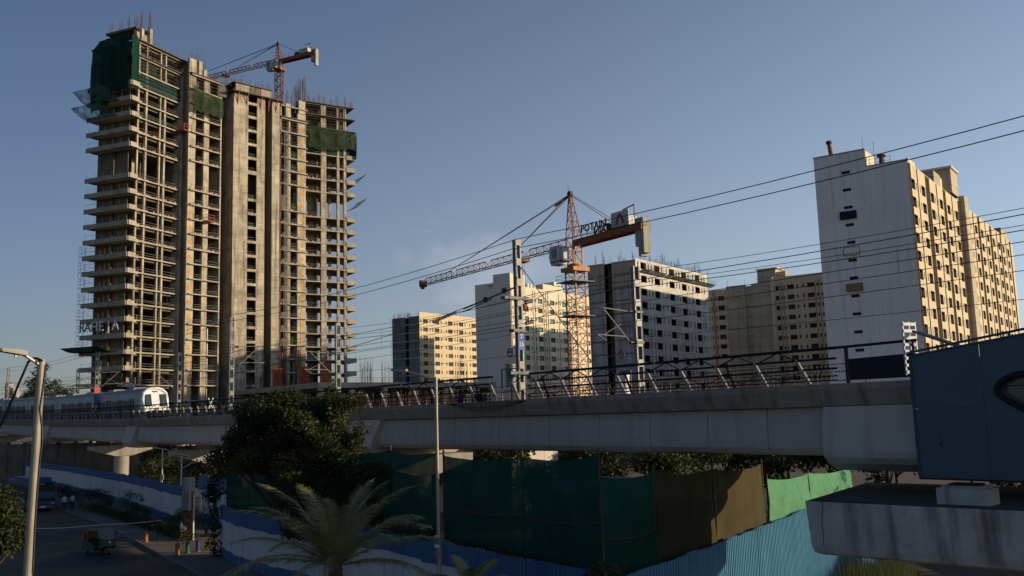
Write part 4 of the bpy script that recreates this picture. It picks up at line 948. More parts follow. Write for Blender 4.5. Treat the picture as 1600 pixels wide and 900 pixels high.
platform(near_crane, zj-5.6, 2.0); platform(near_crane, zj-10.6, 1.9)
# lettering on the counter-jib, winch house and cab
lettering('POTAIN', 1.55, 'letter_black', near_crane, (-cl+9.4, 1.25, zj+1.55), (math.pi/2, 0, math.pi), 0.05, bold=0.02)
board = block('sign_board', 'crane_white', near_crane, -cl+2.4, -cl+6.0, .80, .86, zj+.75, zj+2.75)
lg = MB(); ox, oz, y = -cl+4.2, zj+1.0, .90
for s in (-1, 1):
    lg.quad((ox+s*.95, y, oz), (ox+s*.5, y, oz), (ox+s*.22, y, oz+.85), (ox, y, oz+1.05), (ox, y, oz+1.5), (ox+s*.5, y, oz+1.1))
put('logo', lg.mesh('logo', 'logo_red'), near_crane)
lettering('POTAIN', 0.5, 'letter_black', near_crane, (1.35, cy+.73, zj-1.2), (math.pi/2, math.pi/2, math.pi), 0.02)
# mirror-side lettering too, so that the board reads from the other side
lettering('POTAIN', 1.55, 'letter_black', near_crane, (-cl+9.4, -1.25, zj+1.55), (math.pi/2, 0, 0), 0.05, bold=0.02)
b = MB()
for x in (-cl+6.6, -cl+8, -cl+9.4, -cl+10.8, -cl+12.2): b.bar((x, 1.2, zj+.5), (x, 1.2, zj+2.3), .035, n=3); b.bar((x, -1.2, zj+.5), (x, -1.2, zj+2.3), .035, n=3)
put('letter_frame', b.mesh('letter_frame', 'crane_dark'), near_crane)
p = at_y(436, 150, 254)
tower_crane('smaller red tower crane rising behind the top of the concrete tower', (p.x, p.y, 0), R(-64.3), at_y(437, 97, 254).z, 78.0, 45, 13.2, at_y(435, 68, 254).z, 1.8, 'crane_red', 'crane_red', False, R(20))
# ------------------------------------------------------------------ metro viaduct: chainage t runs away from the station, to the left
VP, VD = Vector((14.0, 38.7, 0)), Vector((-0.62, 0.785, 0)).normalized()
VN = Vector((VD.y, -VD.x, 0))                       # from the near face towards the far face
def rise(t):
    if t <= 60: return 0.0
    return 0.00009*(t-60)**2 if t < 200 else 0.00009*140**2 + 0.0252*(t-200)
def V(t, off=0.0, z=0.0): p = VP+VD*t+VN*off; return Vector((p.x, p.y, z+rise(t)))
viaduct = thing('metro_viaduct', 'long grey concrete metro viaduct running from the station away to the left', 'viaduct', V(0, 4.5))
def seg_mesh(prof, t0, t1, m, name, parent=viaduct, shear=0.0):
    b = MB(); n = len(prof)
    if shear:                       # end blocks rake in elevation: their foot stands farther along the line
        def VV(t, a, z): return V(t+shear*(8.6-z)/2.6, a, z)
        for i in range(n):
            (a, za), (c, zc) = prof[i], prof[(i+1) % n]
            b.quad(VV(t0, a, za), VV(t1, a, za), VV(t1, c, zc), VV(t0, c, zc))
        b.quad(*[VV(t0, a, z) for a, z in prof]); b.quad(*[VV(t1, a, z) for a, z in reversed(prof)])
        return b.build(name, m, parent)
    for i in range(n):
        (a, za), (c, zc) = prof[i], prof[(i+1) % n]
        b.quad(V(t0, a, za), V(t1, a, za), V(t1, c, zc), V(t0, c, zc))
    b.quad(*[V(t0, a, z) for a, z in prof]); b.quad(*[V(t1, a, z) for a, z in reversed(prof)])
    return b.build(name, m, parent)
WEB = [(0.62, 8.62), (0.52, 7.2), (0.55, 6.85), (0.75, 6.6), (1.15, 6.5), (7.85, 6.5), (8.25, 6.6), (8.45, 6.85), (8.48, 7.2), (8.38, 8.62)]
PAR = [(0.02, 9.55), (0.0, 9.3), (0.25, 8.63), (0.7, 8.55), (0.75, 9.55)]
PARB = [(9.0-a, z) for a, z in PAR]
BLK = [(0.26, 8.60), (0.10, 7.2), (0.06, 6.75), (0.12, 6.5), (0.34, 6.25), (1.0, 5.92), (8.0, 5.92), (8.66, 6.25), (8.88, 6.5), (8.94, 6.75), (8.9, 7.2), (8.74, 8.60)]
joints = [-2.4, 1.8] + [4.9, 8.4, 12.2, 16.0, 20.2, 25.0, 29.8, 34.6, 38.6, 42.6] + [47.5+5*i for i in range(11)] + [101.5] + [106.5+5*i for i in range(8)] + [147.5] + [153+6*i for i in range(34)]
joints = sorted(set(joints)); blocks_ = [(-2.4, 1.8)]
prev = None
for t0, t1 in zip(joints, joints[1:]):
    if any(abs(t0-a) < .6 and abs(t1-c) < .6 for a, c in blocks_) : prof, nm = BLK, 'pier_segment'
    else: prof, nm = WEB, 'girder_segment'
    seg_mesh(prof, t0+.02, t1-.02, 'block_concrete' if prof is BLK else 'viaduct_concrete', nm)
    seg_mesh(PAR, t0+.012, t1-.012, 'parapet_concrete', 'parapet_segment'); seg_mesh(PARB, t0+.012, t1-.012, 'parapet_concrete', 'parapet_segment')
seg_mesh([(0.8, 8.64), (8.2, 8.64), (8.2, 8.9), (0.8, 8.9)], -2.4, 350, 'parapet_concrete', 'track_slab')
for tt in (40.6, 99.5, 145.8): seg_mesh(BLK, tt-1.6, tt+2.6, 'block_concrete', 'pier_segment', shear=1.6)
for off in (2.1, 3.55, 5.45, 6.9): seg_mesh([(off-.04, 8.9), (off+.04, 8.9), (off+.04, 9.06), (off-.04, 9.06)], -2, 350, 'rust', 'rail')
def pier(t, m='pier_concrete', w=2.0):
    c = V(t, 4.5); rz = math.atan2(VD.y, VD.x)
    b = MB(); zb = 5.85+rise(t)
    b.bar((c.x, c.y, 0), (c.x, c.y, zb-1.4), w/2, n=20); o = b.build('pier_column', m, viaduct, smooth=False)
    q = MB(); prof = [(-4.4, zb), (-4.4, zb-.55), (-1.1, zb-1.5), (1.1, zb-1.5), (4.4, zb-.55), (4.4, zb)]
    vs = []
    for s in (-1.1, 1.1):
        vs.append([V(t+s, 4.5+a, z-rise(t+s)) for a, z in prof])
    for i in range(6): q.quad(vs[0][i], vs[1][i], vs[1][(i+1) % 6], vs[0][(i+1) % 6])
    q.quad(*vs[0]); q.quad(*reversed(vs[1])); q.build('pier_cap', m, viaduct)
for t in (40.6, 84.5, 119.0, 160.0, 205, 250): pier(t)
# drooping wire mesh and weep stains are small; a mesh bag hangs over the parapet
b = MB(); P = [[V(21.5+i*.45, -0.06-.05*math.sin(i*.5), 9.5-(.55*math.sin(math.pi*i/18))*j/5) for i in range(19)] for j in range(6)]
for j in range(6):
    for i in range(18):
        b.bar(P[j][i], P[j][i+1], .012, n=3, cap=False)
        if j < 5: b.bar(P[j][i], P[j+1][i], .012, n=3, cap=False)
tag(b.build('hanging_mesh', 'wire'), 'loose dark mesh drooping over the parapet below the tall mast', 'mesh')

# ------------------------------------------------------------------ railing on the near parapet
railing = thing('viaduct_railing', 'dark blue tubular railing with leaning grey posts along the near viaduct parapet', 'railing', V(20, .3, 9.55))
def par(o, name, b, m): return b.build(name, m, o)
RB = V(0, 0.35, 9.55)
def rp(t, z, off=0.35): return V(t, off, 9.55+z)
posts = []
t = 2.4
while t < 196:
    posts.append(t); t += 2.25
bays = [(1.0, 11.4), (11.5, 21.6), (25.2, 36.0), (36.2, 60), (60.2, 95), (95.2, 140), (140.2, 196)]
for i, t in enumerate(posts):
    b = MB(); l = 0.55          # posts lean back along the line towards the station
    b.bar(rp(t, 0.0, .38), rp(t+l, 1.05, .3), 0.10, .085, n=4); b.bar(rp(t+l, 1.05, .3), rp(t+l+.05, 1.1, .3), .05, n=4)
    b.box(rp(t, 0.02, .38), (.3, .3, .06)); par(railing, 'post', b, 'rail_post')
    if i % 3 == 2 and t < 70:
        b = MB(); b.bar(rp(t-.35, 0.0, .5), rp(t+.1, 1.2, .42), 0.07, n=4); par(railing, 'back_stay', b, 'rail_blue')
for t0, t1 in bays:
    b = MB(); b.bar(rp(t0, 1.52), rp(t1, 1.52), 0.07, n=8); par(railing, 'top_rail', b, 'rail_blue')
    for z, r_ in ((1.08, .05), (0.66, .045), (0.34, .03), (0.16, .03)):
        b = MB(); b.bar(rp(t0, z), rp(t1, z), r_, n=6); par(railing, 'rail', b, 'rail_blue')
for t in posts:
    if any(a < t < c-1.2 for a, c in bays):
        b = MB(); b.bar(rp(t+.55, 1.06, .34), rp(t+1.55, 1.48, .34), .035, n=4); b.bar(rp(t+1.6, 1.48, .34), rp(t+2.75, 1.06, .34), .035, n=4); par(railing, 'brace', b, 'rail_blue')
        if t < 60:
            b = MB(); b.bar(rp(t+.4, .66, .5), rp(t+1.5, .2, .5), .025, n=3); b.bar(rp(t+1.5, .2, .5), rp(t+2.6, .66, .5), .025, n=3); b.bar(rp(t+1.5, 0, .5), rp(t+1.45, .4, .5), .035, n=3); par(railing, 'lattice_brace', b, 'rail_post' if int(t) % 2 else 'rail_blue')
# razor wire coil
b = MB(); pts = []; a = 0
tt = 1.0
while tt < 62:
    pts.append(rp(tt+.12*math.sin(a*.37), .42+.3*math.sin(a), .75+.3*math.cos(a)))
    tt += .062 if tt < 30 else .09; a += .62
for p, q in zip(pts, pts[1:]):
    if (q-p).length < 1: b.bar(p, q, 0.012, n=3, cap=False)
tag(b.build('razor_wire', 'rust'), 'rusty coil of razor wire lying along the inside of the viaduct railing', 'razor wire')
# clutter standing on the deck behind the rail: thin rusty bars
b = MB()
for _ in range(260):
    t = random.uniform(6, 62); o_ = random.uniform(.9, 1.6); b.bar(V(t, o_, 8.9), V(t+random.uniform(-.1,.1), o_, 8.9+random.uniform(.8, 1.9)), 0.014, n=3, cap=False)
for z in (9.6, 10.2): b.bar(V(6, 1.2, z), V(62, 1.2, z), .02, n=3)
tag(b.build('rusty_bars', 'rust'), 'rusty upright bars bunched on the deck behind the viaduct railing', 'bars')
# back railing on the far parapet, simpler
far = thing('viaduct_railing', 'railing along the far side of the viaduct deck, behind the tracks', 'railing', V(20, 8.7, 9.55))
for i in range(70):
    t = 2+2.8*i; b = MB(); b.bar(V(t, 8.7, 9.55), V(t, 8.75, 10.8), .05, n=4); par(far, 'post', b, 'rail_post')
for z in (9.95, 10.4, 10.8): b = MB(); b.bar(V(1, 8.7, z), V(60, 8.7, z), .03, n=4); b.bar(V(60, 8.7, z), V(198, 8.7, z), .03, n=4); par(far, 'rail', b, 'rail_blue')
# navy hoarding at the station end and small cabinets
hb = thing('navy_hoarding', 'navy blue sheet panel fixed to railing beside the blue station wall', 'panel', V(0.3, .2, 9.55))
b = MB()
b.quad(rp(-2.4, .12, .25), rp(.4, .12, .25), rp(.4, 1.0, .25), rp(-2.4, 1.05, .25)); b.quad(rp(-2.4, .12, .31), rp(.4, .12, .31), rp(.4, 1.0, .31), rp(-2.4, 1.05, .31)); par(hb, 'sheet', b, 'hoarding_navy')
for t in (.5, -2.45): b = MB(); b.bar(rp(t, 0, .3), rp(t, 1.55, .3), .09 if t > 0 else .05, n=4); par(hb, 'post', b, 'rail_blue')
b = MB(); b.bar(rp(1.0, 1.52), rp(-2.6, 1.56), .06, n=8); par(hb, 'top_rail', b, 'rail_blue')
for lab, t0, t1 in (('small navy box on the deck left of the tall mast, nearer one', 26.8, 28.0), ('small navy box on the deck left of the tall mast, farther one', 28.6, 29.6)):
    o = thing('equipment_box', lab, 'box', V((t0+t1)/2, .9, 9.0), math.atan2(VD.y, VD.x)); L = t1-t0
    block('case', 'hoarding_navy', o, -L/2, L/2, -.25, .25, .1, 1.05); block('lid', 'galvanised_dark', o, -L/2-.03, L/2+.03, -.28, .28, 1.054, 1.1)
    for s in (-1, 1): block('foot', 'rust', o, s*L/3-.05, s*L/3+.05, -.2, .2, 0, .096)

# ------------------------------------------------------------------ catenary masts
VRZ = math.atan2(VD.y, VD.x)            # local x along the track (away), local y towards the near side (-VN)? see below
def ohe_mast(label, t, side, h, w=0.42, plate=None, arms=True, z0=8.9):
    off = 0.95 if side == 'near' else 8.05
    o = thing('catenary_mast', label, 'mast', V(t, off, z0), VRZ, 'catenary masts on the viaduct')
    inn = 1 if side == 'near' else -1      # towards the track, along VN; local y = rot90(VD) = -VN
    yin = -inn
    d = 0.14
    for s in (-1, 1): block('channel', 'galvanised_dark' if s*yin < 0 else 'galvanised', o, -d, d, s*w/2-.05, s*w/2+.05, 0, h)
    z = 0.0
    while z < h-.2:
        for s in (-1, 1): block('batten_plate', 'galvanised', o, s*(d+.004), s*(d+.024), -w/2+.0, w/2-.0, z, min(h, z+.45))
        z += 1.28
    block('base_plate', 'galvanised', o, -.4, .4, -.45, .45, 0.004, .12)
    if arms:
        for zz, L in ((5.6, 2.6), (7.0, 2.4)):
            pass
        st = h-3.0
        # bracket tubes from mast to the wires over the track
        b = MB(); y0 = yin*w/2; yt = yin*2.9
        b.bar((0, y0+yin*.5, st-1.9), (0, yt, st+.1), .045, n=6); b.bar((0, y0+yin*.5, st+.05), (0, yt+yin*.3, st+.2), .035, n=6)
        b.bar((0, y0+yin*.9, st-1.55), (0, yt+yin*.6, st-1.5), .035, n=6); b.bar((0, yt+yin*.6, st-1.5), (0, yt-yin*.1, st-1.85), .025, n=5); b.bar((0, yin*1.5, st-.8), (0, yt+yin*.1, st-1.5), .02, n=4)
        if w > 0: put('cantilever', b.mesh('cantilever', 'guard_rail'), o)
        for zz in (st-1.9, st+.05):
            b = MB(); b.bar((0, y0, zz), (0, y0+yin*.55, zz), .05, n=8)
            for i in range(5): b.bar((0, y0+yin*(.1+i*.09), zz), (0, y0+yin*(.14+i*.09), zz), .12, n=10)
            put('insulator', b.mesh('insulator', 'insulator'), o)
        for zz in (st-1.9, st+.05): block('clamp', 'galvanised_dark', o, -d-.08, d+.08, -w/2-.1, w/2+.1, zz-.08, zz+.08)
    return o, h, yin
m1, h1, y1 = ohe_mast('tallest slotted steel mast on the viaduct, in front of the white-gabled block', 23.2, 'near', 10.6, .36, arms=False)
# its own fittings: tension weights, balance box, bracket arms, number plate, stay
for zz, L in ((6.9, 1.2), (4.9, .6), (2.3, .9)): block('cross_arm', 'galvanised_dark', m1, -.22, .22, -L*.6, L, zz-.09, zz+.09)
for zz in (6.6, 5.3):
    b = MB(); b.bar((0, -.25, zz), (0, -1.2, zz+.25), .05, n=6)
    for i in range(5): b.bar((0, -.55-i*.12, zz+.08+i*.03), (0, -.62-i*.12, zz+.1+i*.03), .12, n=10)
    put('insulator', b.mesh('insulator', 'insulator'), m1)
    b = MB(); b.bar((0, -1.2, zz+.25), (0, -2.6, zz+.9), .035, n=5); put('cantilever', b.mesh('cantilever', 'guard_rail'), m1)
pl = block('number_plate', 'plate_blue', m1, -.2, -.185, -.22, .26, 3.7, 4.75)
for s, zz, sz in (('7', 4.5, .42), ('26', 4.05, .42)): lettering(s, sz, 'letter_white', m1, (-.21, .02, zz), (math.pi/2, 0, -math.pi/2), .006)
b = MB(); b.bar((-.1, -.2, 8.9), (-7.2, -1.5, .2), .03, n=6); put('stay_rod', b.mesh('stay_rod', 'galvanised_dark'), m1)
b = MB()
for i in range(9): b.bar((.9, .05+.0*i, 2.9-i*.16), (.9, .05, 2.78-i*.16), .34, n=12)
put('balance_weight', b.mesh('balance_weight', 'galvanised'), m1)
b = MB(); b.bar((.9, .05, 1.2), (.9, .05, 3.4), .02, n=4); b.bar((.65, .05, 3.65), (1.15, .05, 3.65), .05, n=8)
ring = [(.9+.25*math.cos(a), .05, 3.6+.25*math.sin(a)) for a in [R(30*i) for i in range(13)]]
b.tube(ring, .05, 5); put('pulley', b.mesh('pulley', 'crane_dark'), m1)
b = MB()
for x, z in ((1.5, 2.6), (.55, 2.6)): b.bar((x, .3, 0), (x, .3, z), .05, n=4)
for z in (1.2, 2.6): b.bar((1.5, .3, z), (.1, .3, z), .045, n=4)
b.bar((1.45, .3, .2), (.6, .3, 2.4), .02, n=3); put('weight_cage', b.mesh('weight_cage', 'galvanised_dark'), m1)
ms = []
ohe_mast('slotted mast with a double bracket, in front of the unfinished grey block', 20.0, 'far', 9.0, .46)
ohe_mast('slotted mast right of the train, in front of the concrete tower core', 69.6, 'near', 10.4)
ohe_mast('slotted mast at the right foot of the concrete tower, beside the red shutters', 60.5, 'far', 9.2)
m5, _, _ = ohe_mast('slotted mast with a small red plate, rising beside the train', 119.5, 'near', 10.2)
block('number_plate', 'plate_red', m5, -.34, -.3, -.35, .35, 4.3, 5.2); block('number_plate', 'plate_blue', m5, -.34, -.3, -.25, .25, 3.0, 4.1)
m3, _, _ = ohe_mast('slotted mast behind the front end of the train', 106.0, 'far', 9.4)
ohe_mast('thin far mast just right of the red-plated mast', 146.0, 'far', 10.4)
ohe_mast('thin far mast left of the red-plated mast', 160.0, 'far', 9.6)
ohe_mast('mast cut by the left edge of the picture', 184.0, 'near', 10.6)
# two extra facts of the far masts: warning cross and sheet
x = thing('cross_board', 'white X marker board beside the track right of the train', 'sign', V(92, 7.2, 8.9), VRZ)
b = MB(); b.bar((0, 0, 0), (0, 0, 2.0), .04); put('post', b.mesh('post', 'galvanised'), x)
b = MB()
for s in (-1, 1): b.bar((-.06, -.3*s, 1.5), (-.06, .3*s, 2.9), .07, n=4)
put('cross', b.mesh('cross', 'letter_white'), x)
p = V(20, 8.05, 8.9); mb = thing('balance_weight_set', 'pale weight box and hook hanging beside the bracketed mast', 'weights', V(21.3, 7.8, 8.9), VRZ)
block('weights', 'station_white', mb, -.4, .4, -.25, .25, .5, 2.2); block('weights_side', 'letter_white', mb, -.46, -.404, -.2, .2, .6, 2.1); block('frame', 'galvanised_dark', mb, -.5, .5, -.3, -.254, .3, 2.4)
b = MB(); b.bar((0, 0, 2.2), (0, 0, 3.6), .02, n=3); b.tube([(.0+.22*math.cos(a), 0, 3.4+.22*math.sin(a)) for a in [R(40*i) for i in range(8)]], .05, 5); put('pulley', b.mesh('pulley', 'crane_dark'), mb)

# ------------------------------------------------------------------ overhead wires
def wire(label, pts, r=0.02, sag=0.35, name='overhead_wire', cat='wire', n=10, m='wire'):
    b = MB()
    for a, c in zip(pts, pts[1:]):
        a, c = Vector(a), Vector(c); prev = a
        for i in range(1, n+1):
            f = i/n; q = a.lerp(c, f); q.z -= sag*4*f*(1-f); b.bar(prev, q, r, n=3, cap=False); prev = q
    return tag(b.build(name, m), label, cat, 'overhead wires of the metro line')
def chain(ts, off, z, dz=None): return [V(t, off, z) for t in ts]
NEAR = (-24, 23.2, 69.6, 119.5, 184, 240); FAR = (-24, 20.0, 60.5, 106, 146, 184, 240)
def mx(z, off=0.6): return chain(NEAR, off, z)
wire('topmost feeder wire strung along the tops of the near masts', mx(19.55, .95), .026, .5)
wire('second feeder wire just below the topmost one along the near masts', mx(18.9, .6), .026, .5)
wire('feeder wire high on the far masts', chain(FAR, 8.3, 17.6), .018, .5)
wire('lower feeder wire on the outer side of the far masts', chain(FAR, 8.6, 16.9), .018, .5)
for lab, off, ts in (('near', 2.8, NEAR), ('far', 6.2, FAR)):
    wire(f'messenger wire above the {lab} track', chain(ts, off, 16.3), .024, .55)
    wire(f'contact wire above the {lab} track', chain(ts, off, 14.75), .02, .03)
    b = MB()
    for a, c in zip(ts, ts[1:]):
        for i in range(1, 7):
            f = i/7; t = a+(c-a)*f; b.bar(V(t, off, 14.75), V(t, off, 16.3-.55*4*f*(1-f)), .01, n=3, cap=False)
    tag(b.build('dropper_wires', 'wire'), f'row of short dropper wires between messenger and contact wire of the {lab} track', 'wire', 'overhead wires of the metro line')
wire('earth wire low on the near masts', mx(13.6, .7), .016, .3); wire('earth wire low on the far masts', chain(FAR, 7.8, 13.3), .016, .3)
wire('crossing messenger wire from the tall mast down towards the far track', [V(23.2, .9, 16.6), V(67, 6.2, 14.9), V(110, 6.2, 14.8)], .03, .6)
wire('crossing contact wire from the tall mast down towards the near track', [V(23.2, .9, 14.2), V(60, 2.8, 14.6)], .02, .2)
# spaced tensioner at the tall mast
tn = thing('wire_tensioner', 'black tensioning gear and insulators on the wire left of the tall mast', 'tensioner', V(24.7, 1.2, 16.4))
for i in range(2):
    b = MB(); b.bar(V(24.8+i*2.0, 1.1, 16.55-i*.35), V(24.95+i*2.0, 1.25, 16.5-i*.35), .17, n=12); par(tn, 'pulley_wheel', b, 'crane_dark')
b = MB(); b.bar(V(23.5, 1.0, 16.55), V(30.2, 1.75, 15.95), .05, n=4); b.bar(V(26.2, 1.2, 16.15), V(30.2, 1.7, 15.75), .04, n=4); par(tn, 'yoke_rods', b, 'crane_dark')
b = MB()
for i in range(8): b.bar(V(31.4+i*.45, 1.9+i*.05, 15.85-i*.045), V(31.55+i*.45, 1.92+i*.05, 15.83-i*.045), .11, n=8)
par(tn, 'insulator_string', b, 'insulator')

# ------------------------------------------------------------------ metro train
train = thing('metro_train', 'silver and white metro train standing on the viaduct at left', 'train', V(100, 3.0, 9.06))
def tp(t, off, z): return V(t, off, 9.06+z)
RWID, CTR = 1.7, 3.0
PROF = [(a*1.2, .35+(z-.35)*1.2) for a, z in [(-1.38, .35), (-1.45, 1.2), (-1.45, 2.55), (-1.30, 3.15), (-.85, 3.55), (-.3, 3.7), (.3, 3.7), (.85, 3.55), (1.30, 3.15), (1.45, 2.55), (1.45, 1.2), (1.38, .35)]]
def coach(t0, t1, front=False):
    b = MB(); n = len(PROF); rings = [(t0, 1.0, 0.0)] if not front else [(t0, .80, .0), (t0+.35, .92, .0), (t0+1.1, 1.0, 0)]
    rings += [(t1, 1.0, 0)]
    R_ = [[tp(t+(0.0 if not front else (0.9*max(0, z-1.6)/2.1 if i == 0 else (0.5*max(0, z-1.6)/2.1 if i == 1 else 0))), CTR+a*s, .35+(z-.35)*(s*.5+.5)) for a, z in PROF] for i, (t, s, _) in enumerate(rings)]
    for q0, q1 in zip(R_, R_[1:]):
        for i in range(n): b.quad(q0[i], q1[i], q1[(i+1) % n], q0[(i+1) % n])
    b.quad(*R_[0]); b.quad(*reversed(R_[-1]))
    nf = 2*n if front else 0
    b.mi = [1 if (i < nf or (front and i == len(b.f)-2)) else 0 for i in range(len(b.f))]
    body = b.build('coach_body', ['train_steel', 'train_white'], train, smooth=False)
    return body
def coach_trim(t0, t1, body, doors):
    b = MB(); b.quad(tp(t0, CTR-1.67, .4), tp(t1, CTR-1.67, .4), tp(t1, CTR-1.755, 1.15), tp(t0, CTR-1.755, 1.15)); b.build('red_band', 'train_steel', body)
    b = MB(); b.quad(tp(t0+.6, CTR-1.42, 3.9), tp(t1-.6, CTR-1.42, 3.9), tp(t1-.6, CTR-1.05, 4.22), tp(t0+.6, CTR-1.05, 4.22)); b.build('roof_edge', 'train_roof', body)
    for tc in doors:
        b = MB(); b.quad(tp(tc-.75, CTR-1.76, .5), tp(tc+.75, CTR-1.76, .5), tp(tc+.75, CTR-1.765, 2.95), tp(tc-.75, CTR-1.765, 2.95)); d = b.build('door', 'train_window', train)
        for s in (-1, 1):
            b = MB(); b.bar(tp(tc+s*.78, CTR-1.77, .5), tp(tc+s*.78, CTR-1.77, 3.0), .05, n=4); b.build('door_post', 'train_dark', d)
    for a, c in zip(doors, doors[1:]):
        b = MB(); b.quad(tp(a+1.2, CTR-1.76, 1.6), tp(c-1.2, CTR-1.76, 1.6), tp(c-1.2, CTR-1.765, 2.8), tp(a+1.2, CTR-1.765, 2.8)); b.build('window', 'train_window', train)
    for a, L in ((t0+5, 3.2), (t1-6, 3.0)):
        b = MB(); b.quad(tp(a, CTR-.9, 4.2), tp(a+L, CTR-.9, 4.2), tp(a+L, CTR-.7, 4.55), tp(a, CTR-.7, 4.55)); b.quad(tp(a, CTR+.9, 4.2), tp(a+L, CTR+.9, 4.2), tp(a+L, CTR+.7, 4.55), tp(a, CTR+.7, 4.55))
        b.quad(tp(a, CTR-.7, 4.55), tp(a+L, CTR-.7, 4.55), tp(a+L, CTR+.7, 4.55), tp(a, CTR+.7, 4.55)); b.quad(tp(a, CTR-.9, 4.2), tp(a, CTR-.7, 4.55), tp(a, CTR+.7, 4.55), tp(a, CTR+.9, 4.2)); b.quad(tp(a+L, CTR-.9, 4.2), tp(a+L, CTR-.7, 4.55), tp(a+L, CTR+.7, 4.55), tp(a+L, CTR+.9, 4.2))
        b.build('roof_unit', 'train_roof', train)
TF = 99.0
spans = [(TF, TF+22.4, True)] + [(TF+22.9+22.5*i, TF+22.9+22.5*i+22.0, False) for i in range(4)]
for t0, t1, fr in spans:
    body = coach(t0, t1, fr); s0 = t0+(2.2 if fr else 0); coach_trim(s0, t1, body, [s0+2.4, s0+7.6, s0+12.8, s0+18.0])
    if not fr:
        b = MB(); b.quad(*[tp(t0-.5, CTR+a*.93, z) for a, z in PROF]); b.quad(*[tp(t0-.02, CTR+a*.93, z) for a, z in PROF]); n = len(PROF)
        for i in range(n): b.quad(tp(t0-.5, CTR+PROF[i][0]*.93, PROF[i][1]), tp(t0-.02, CTR+PROF[i][0]*.93, PROF[i][1]), tp(t0-.02, CTR+PROF[(i+1) % n][0]*.93, PROF[(i+1) % n][1]), tp(t0-.5, CTR+PROF[(i+1) % n][0]*.93, PROF[(i+1) % n][1]))
        b.build('gangway', 'train_dark', train)
# front end: two windscreens, dark lower corners, lamps, emblem
def fr_pt(a, z): z = .35+(z-.35)*1.06; return tp(TF+.9*max(0, z*1.1-1.6)/2.1-.05, CTR+a*1.1, z)
for a0, a1 in ((-1.08, -.48), (.48, 1.08)):
    b = MB(); b.quad(fr_pt(a0*1.12, 1.9), fr_pt(a1*1.12, 1.9), fr_pt(a1*1.08, 3.3), fr_pt(a0*1.06, 3.25)); b.build('windscreen', 'train_glass', train)
    b = MB(); b.bar(fr_pt(a0*1.12, 1.9), fr_pt(a1*1.12, 1.9), .05, n=4); b.bar(fr_pt(a1*1.12, 1.9), fr_pt(a1*1.08, 3.3), .05, n=4); b.bar(fr_pt(a1*1.08, 3.3), fr_pt(a0*1.06, 3.25), .05, n=4); b.bar(fr_pt(a0*1.06, 3.25), fr_pt(a0*1.12, 1.9), .05, n=4); b.build('windscreen_frame', 'train_dark', train)
for a in (-.85, -.6, .6, .85): b = MB(); c = fr_pt(a, .95); b.bar(c, c-VD*.06, .11, n=10); b.build('tail_lamp', 'train_red', train)
b = MB(); c = fr_pt(0, 1.45); b.bar(c, c-VD*.03, .22, n=14); b.build('emblem', 'train_red', train)
b = MB(); b.quad(fr_pt(-.3, 3.55), fr_pt(.3, 3.55), fr_pt(.3, 3.7), fr_pt(-.3, 3.7)); b.build('destination_panel', 'rust', train)
b = MB(); b.quad(fr_pt(-1.1, .5), fr_pt(1.1, .5), fr_pt(1.1, .72), fr_pt(-1.1, .72)); b.build('coupler_skirt', 'train_dark', train)
# ------------------------------------------------------------------ road, pavement, kerb
kerb = [(-120, 200), (-75, 140), (-46.3, 98.7), (-37.5, 86.1), (-29.5, 73.4), (-26.0, 67.5), (-20.9, 59.5), (-16.5, 52.5), (-12, 44), (-8, 34), (-5, 20), (-4, -20)]
b = MB()
for (x0, y0), (x1, y1) in zip(kerb, kerb[1:]): b.quad((x0, y0, .004), (x0-26, y0-6, .004), (x1-26, y1-6, .004), (x1, y1, .004))
struct(b.build('road', 'asphalt'))
def offset(poly, d):
    out = []
    for i, (x, y) in enumerate(poly):
        a = Vector(poly[max(0, i-1)]); c = Vector(poly[min(len(poly)-1, i+1)]); t = (c-a).normalized(); out.append((x-t.y*d, y+t.x*d))
    return out
k2 = offset(kerb, 0.16); k3 = offset(kerb, 7.0)
pav = MB()
for i in range(len(kerb)-1): pav.quad((*k2[i], .12), (*k2[i+1], .12), (*k3[i+1], .12), (*k3[i], .12))
pv = struct(pav.build('pavement', 'pavement'))
# kerb stones, one by one
me = MB().b2(0, 1, -.08, .08, 0, .145).mesh('kerb_stone', 'kerb_stone')
def along(poly, step):
    out = []
    for (x0, y0), (x1, y1) in zip(poly, poly[1:]):
        L = math.hypot(x1-x0, y1-y0); n = max(1, int(round(L/step))); a = math.atan2(y1-y0, x1-x0)
        for i in range(n): out.append((x0+(x1-x0)*i/n, y0+(y1-y0)*i/n, a, L/n))
    return out
ks = [(x, y, a, L) for x, y, a, L in along(offset(kerb, .08), 1.0) if 40 < y < 140]
for x, y, a, L in ks[:290]: put('kerb_stone', me, pv, (x, y, 0.004), a, (L-.02, 1, random.uniform(.95, 1.06)))
b = MB()
for i in range(26): c = (random.uniform(-40, -22), random.uniform(58, 92)); r_ = random.uniform(.6, 2.4); b.quad(*[(c[0]+r_*math.cos(a)*random.uniform(.6, 1.3)*1.5, c[1]+r_*math.sin(a)*random.uniform(.6, 1.2), .008+.0003*i) for a in [R(45*j) for j in range(8)]])
st = b.build('road_stains', mat('road_stain', (0.033, 0.031, 0.03), (0.028, 0.026, 0.025), scale=1.0, rough=0.8)); st['kind'] = 'stuff'

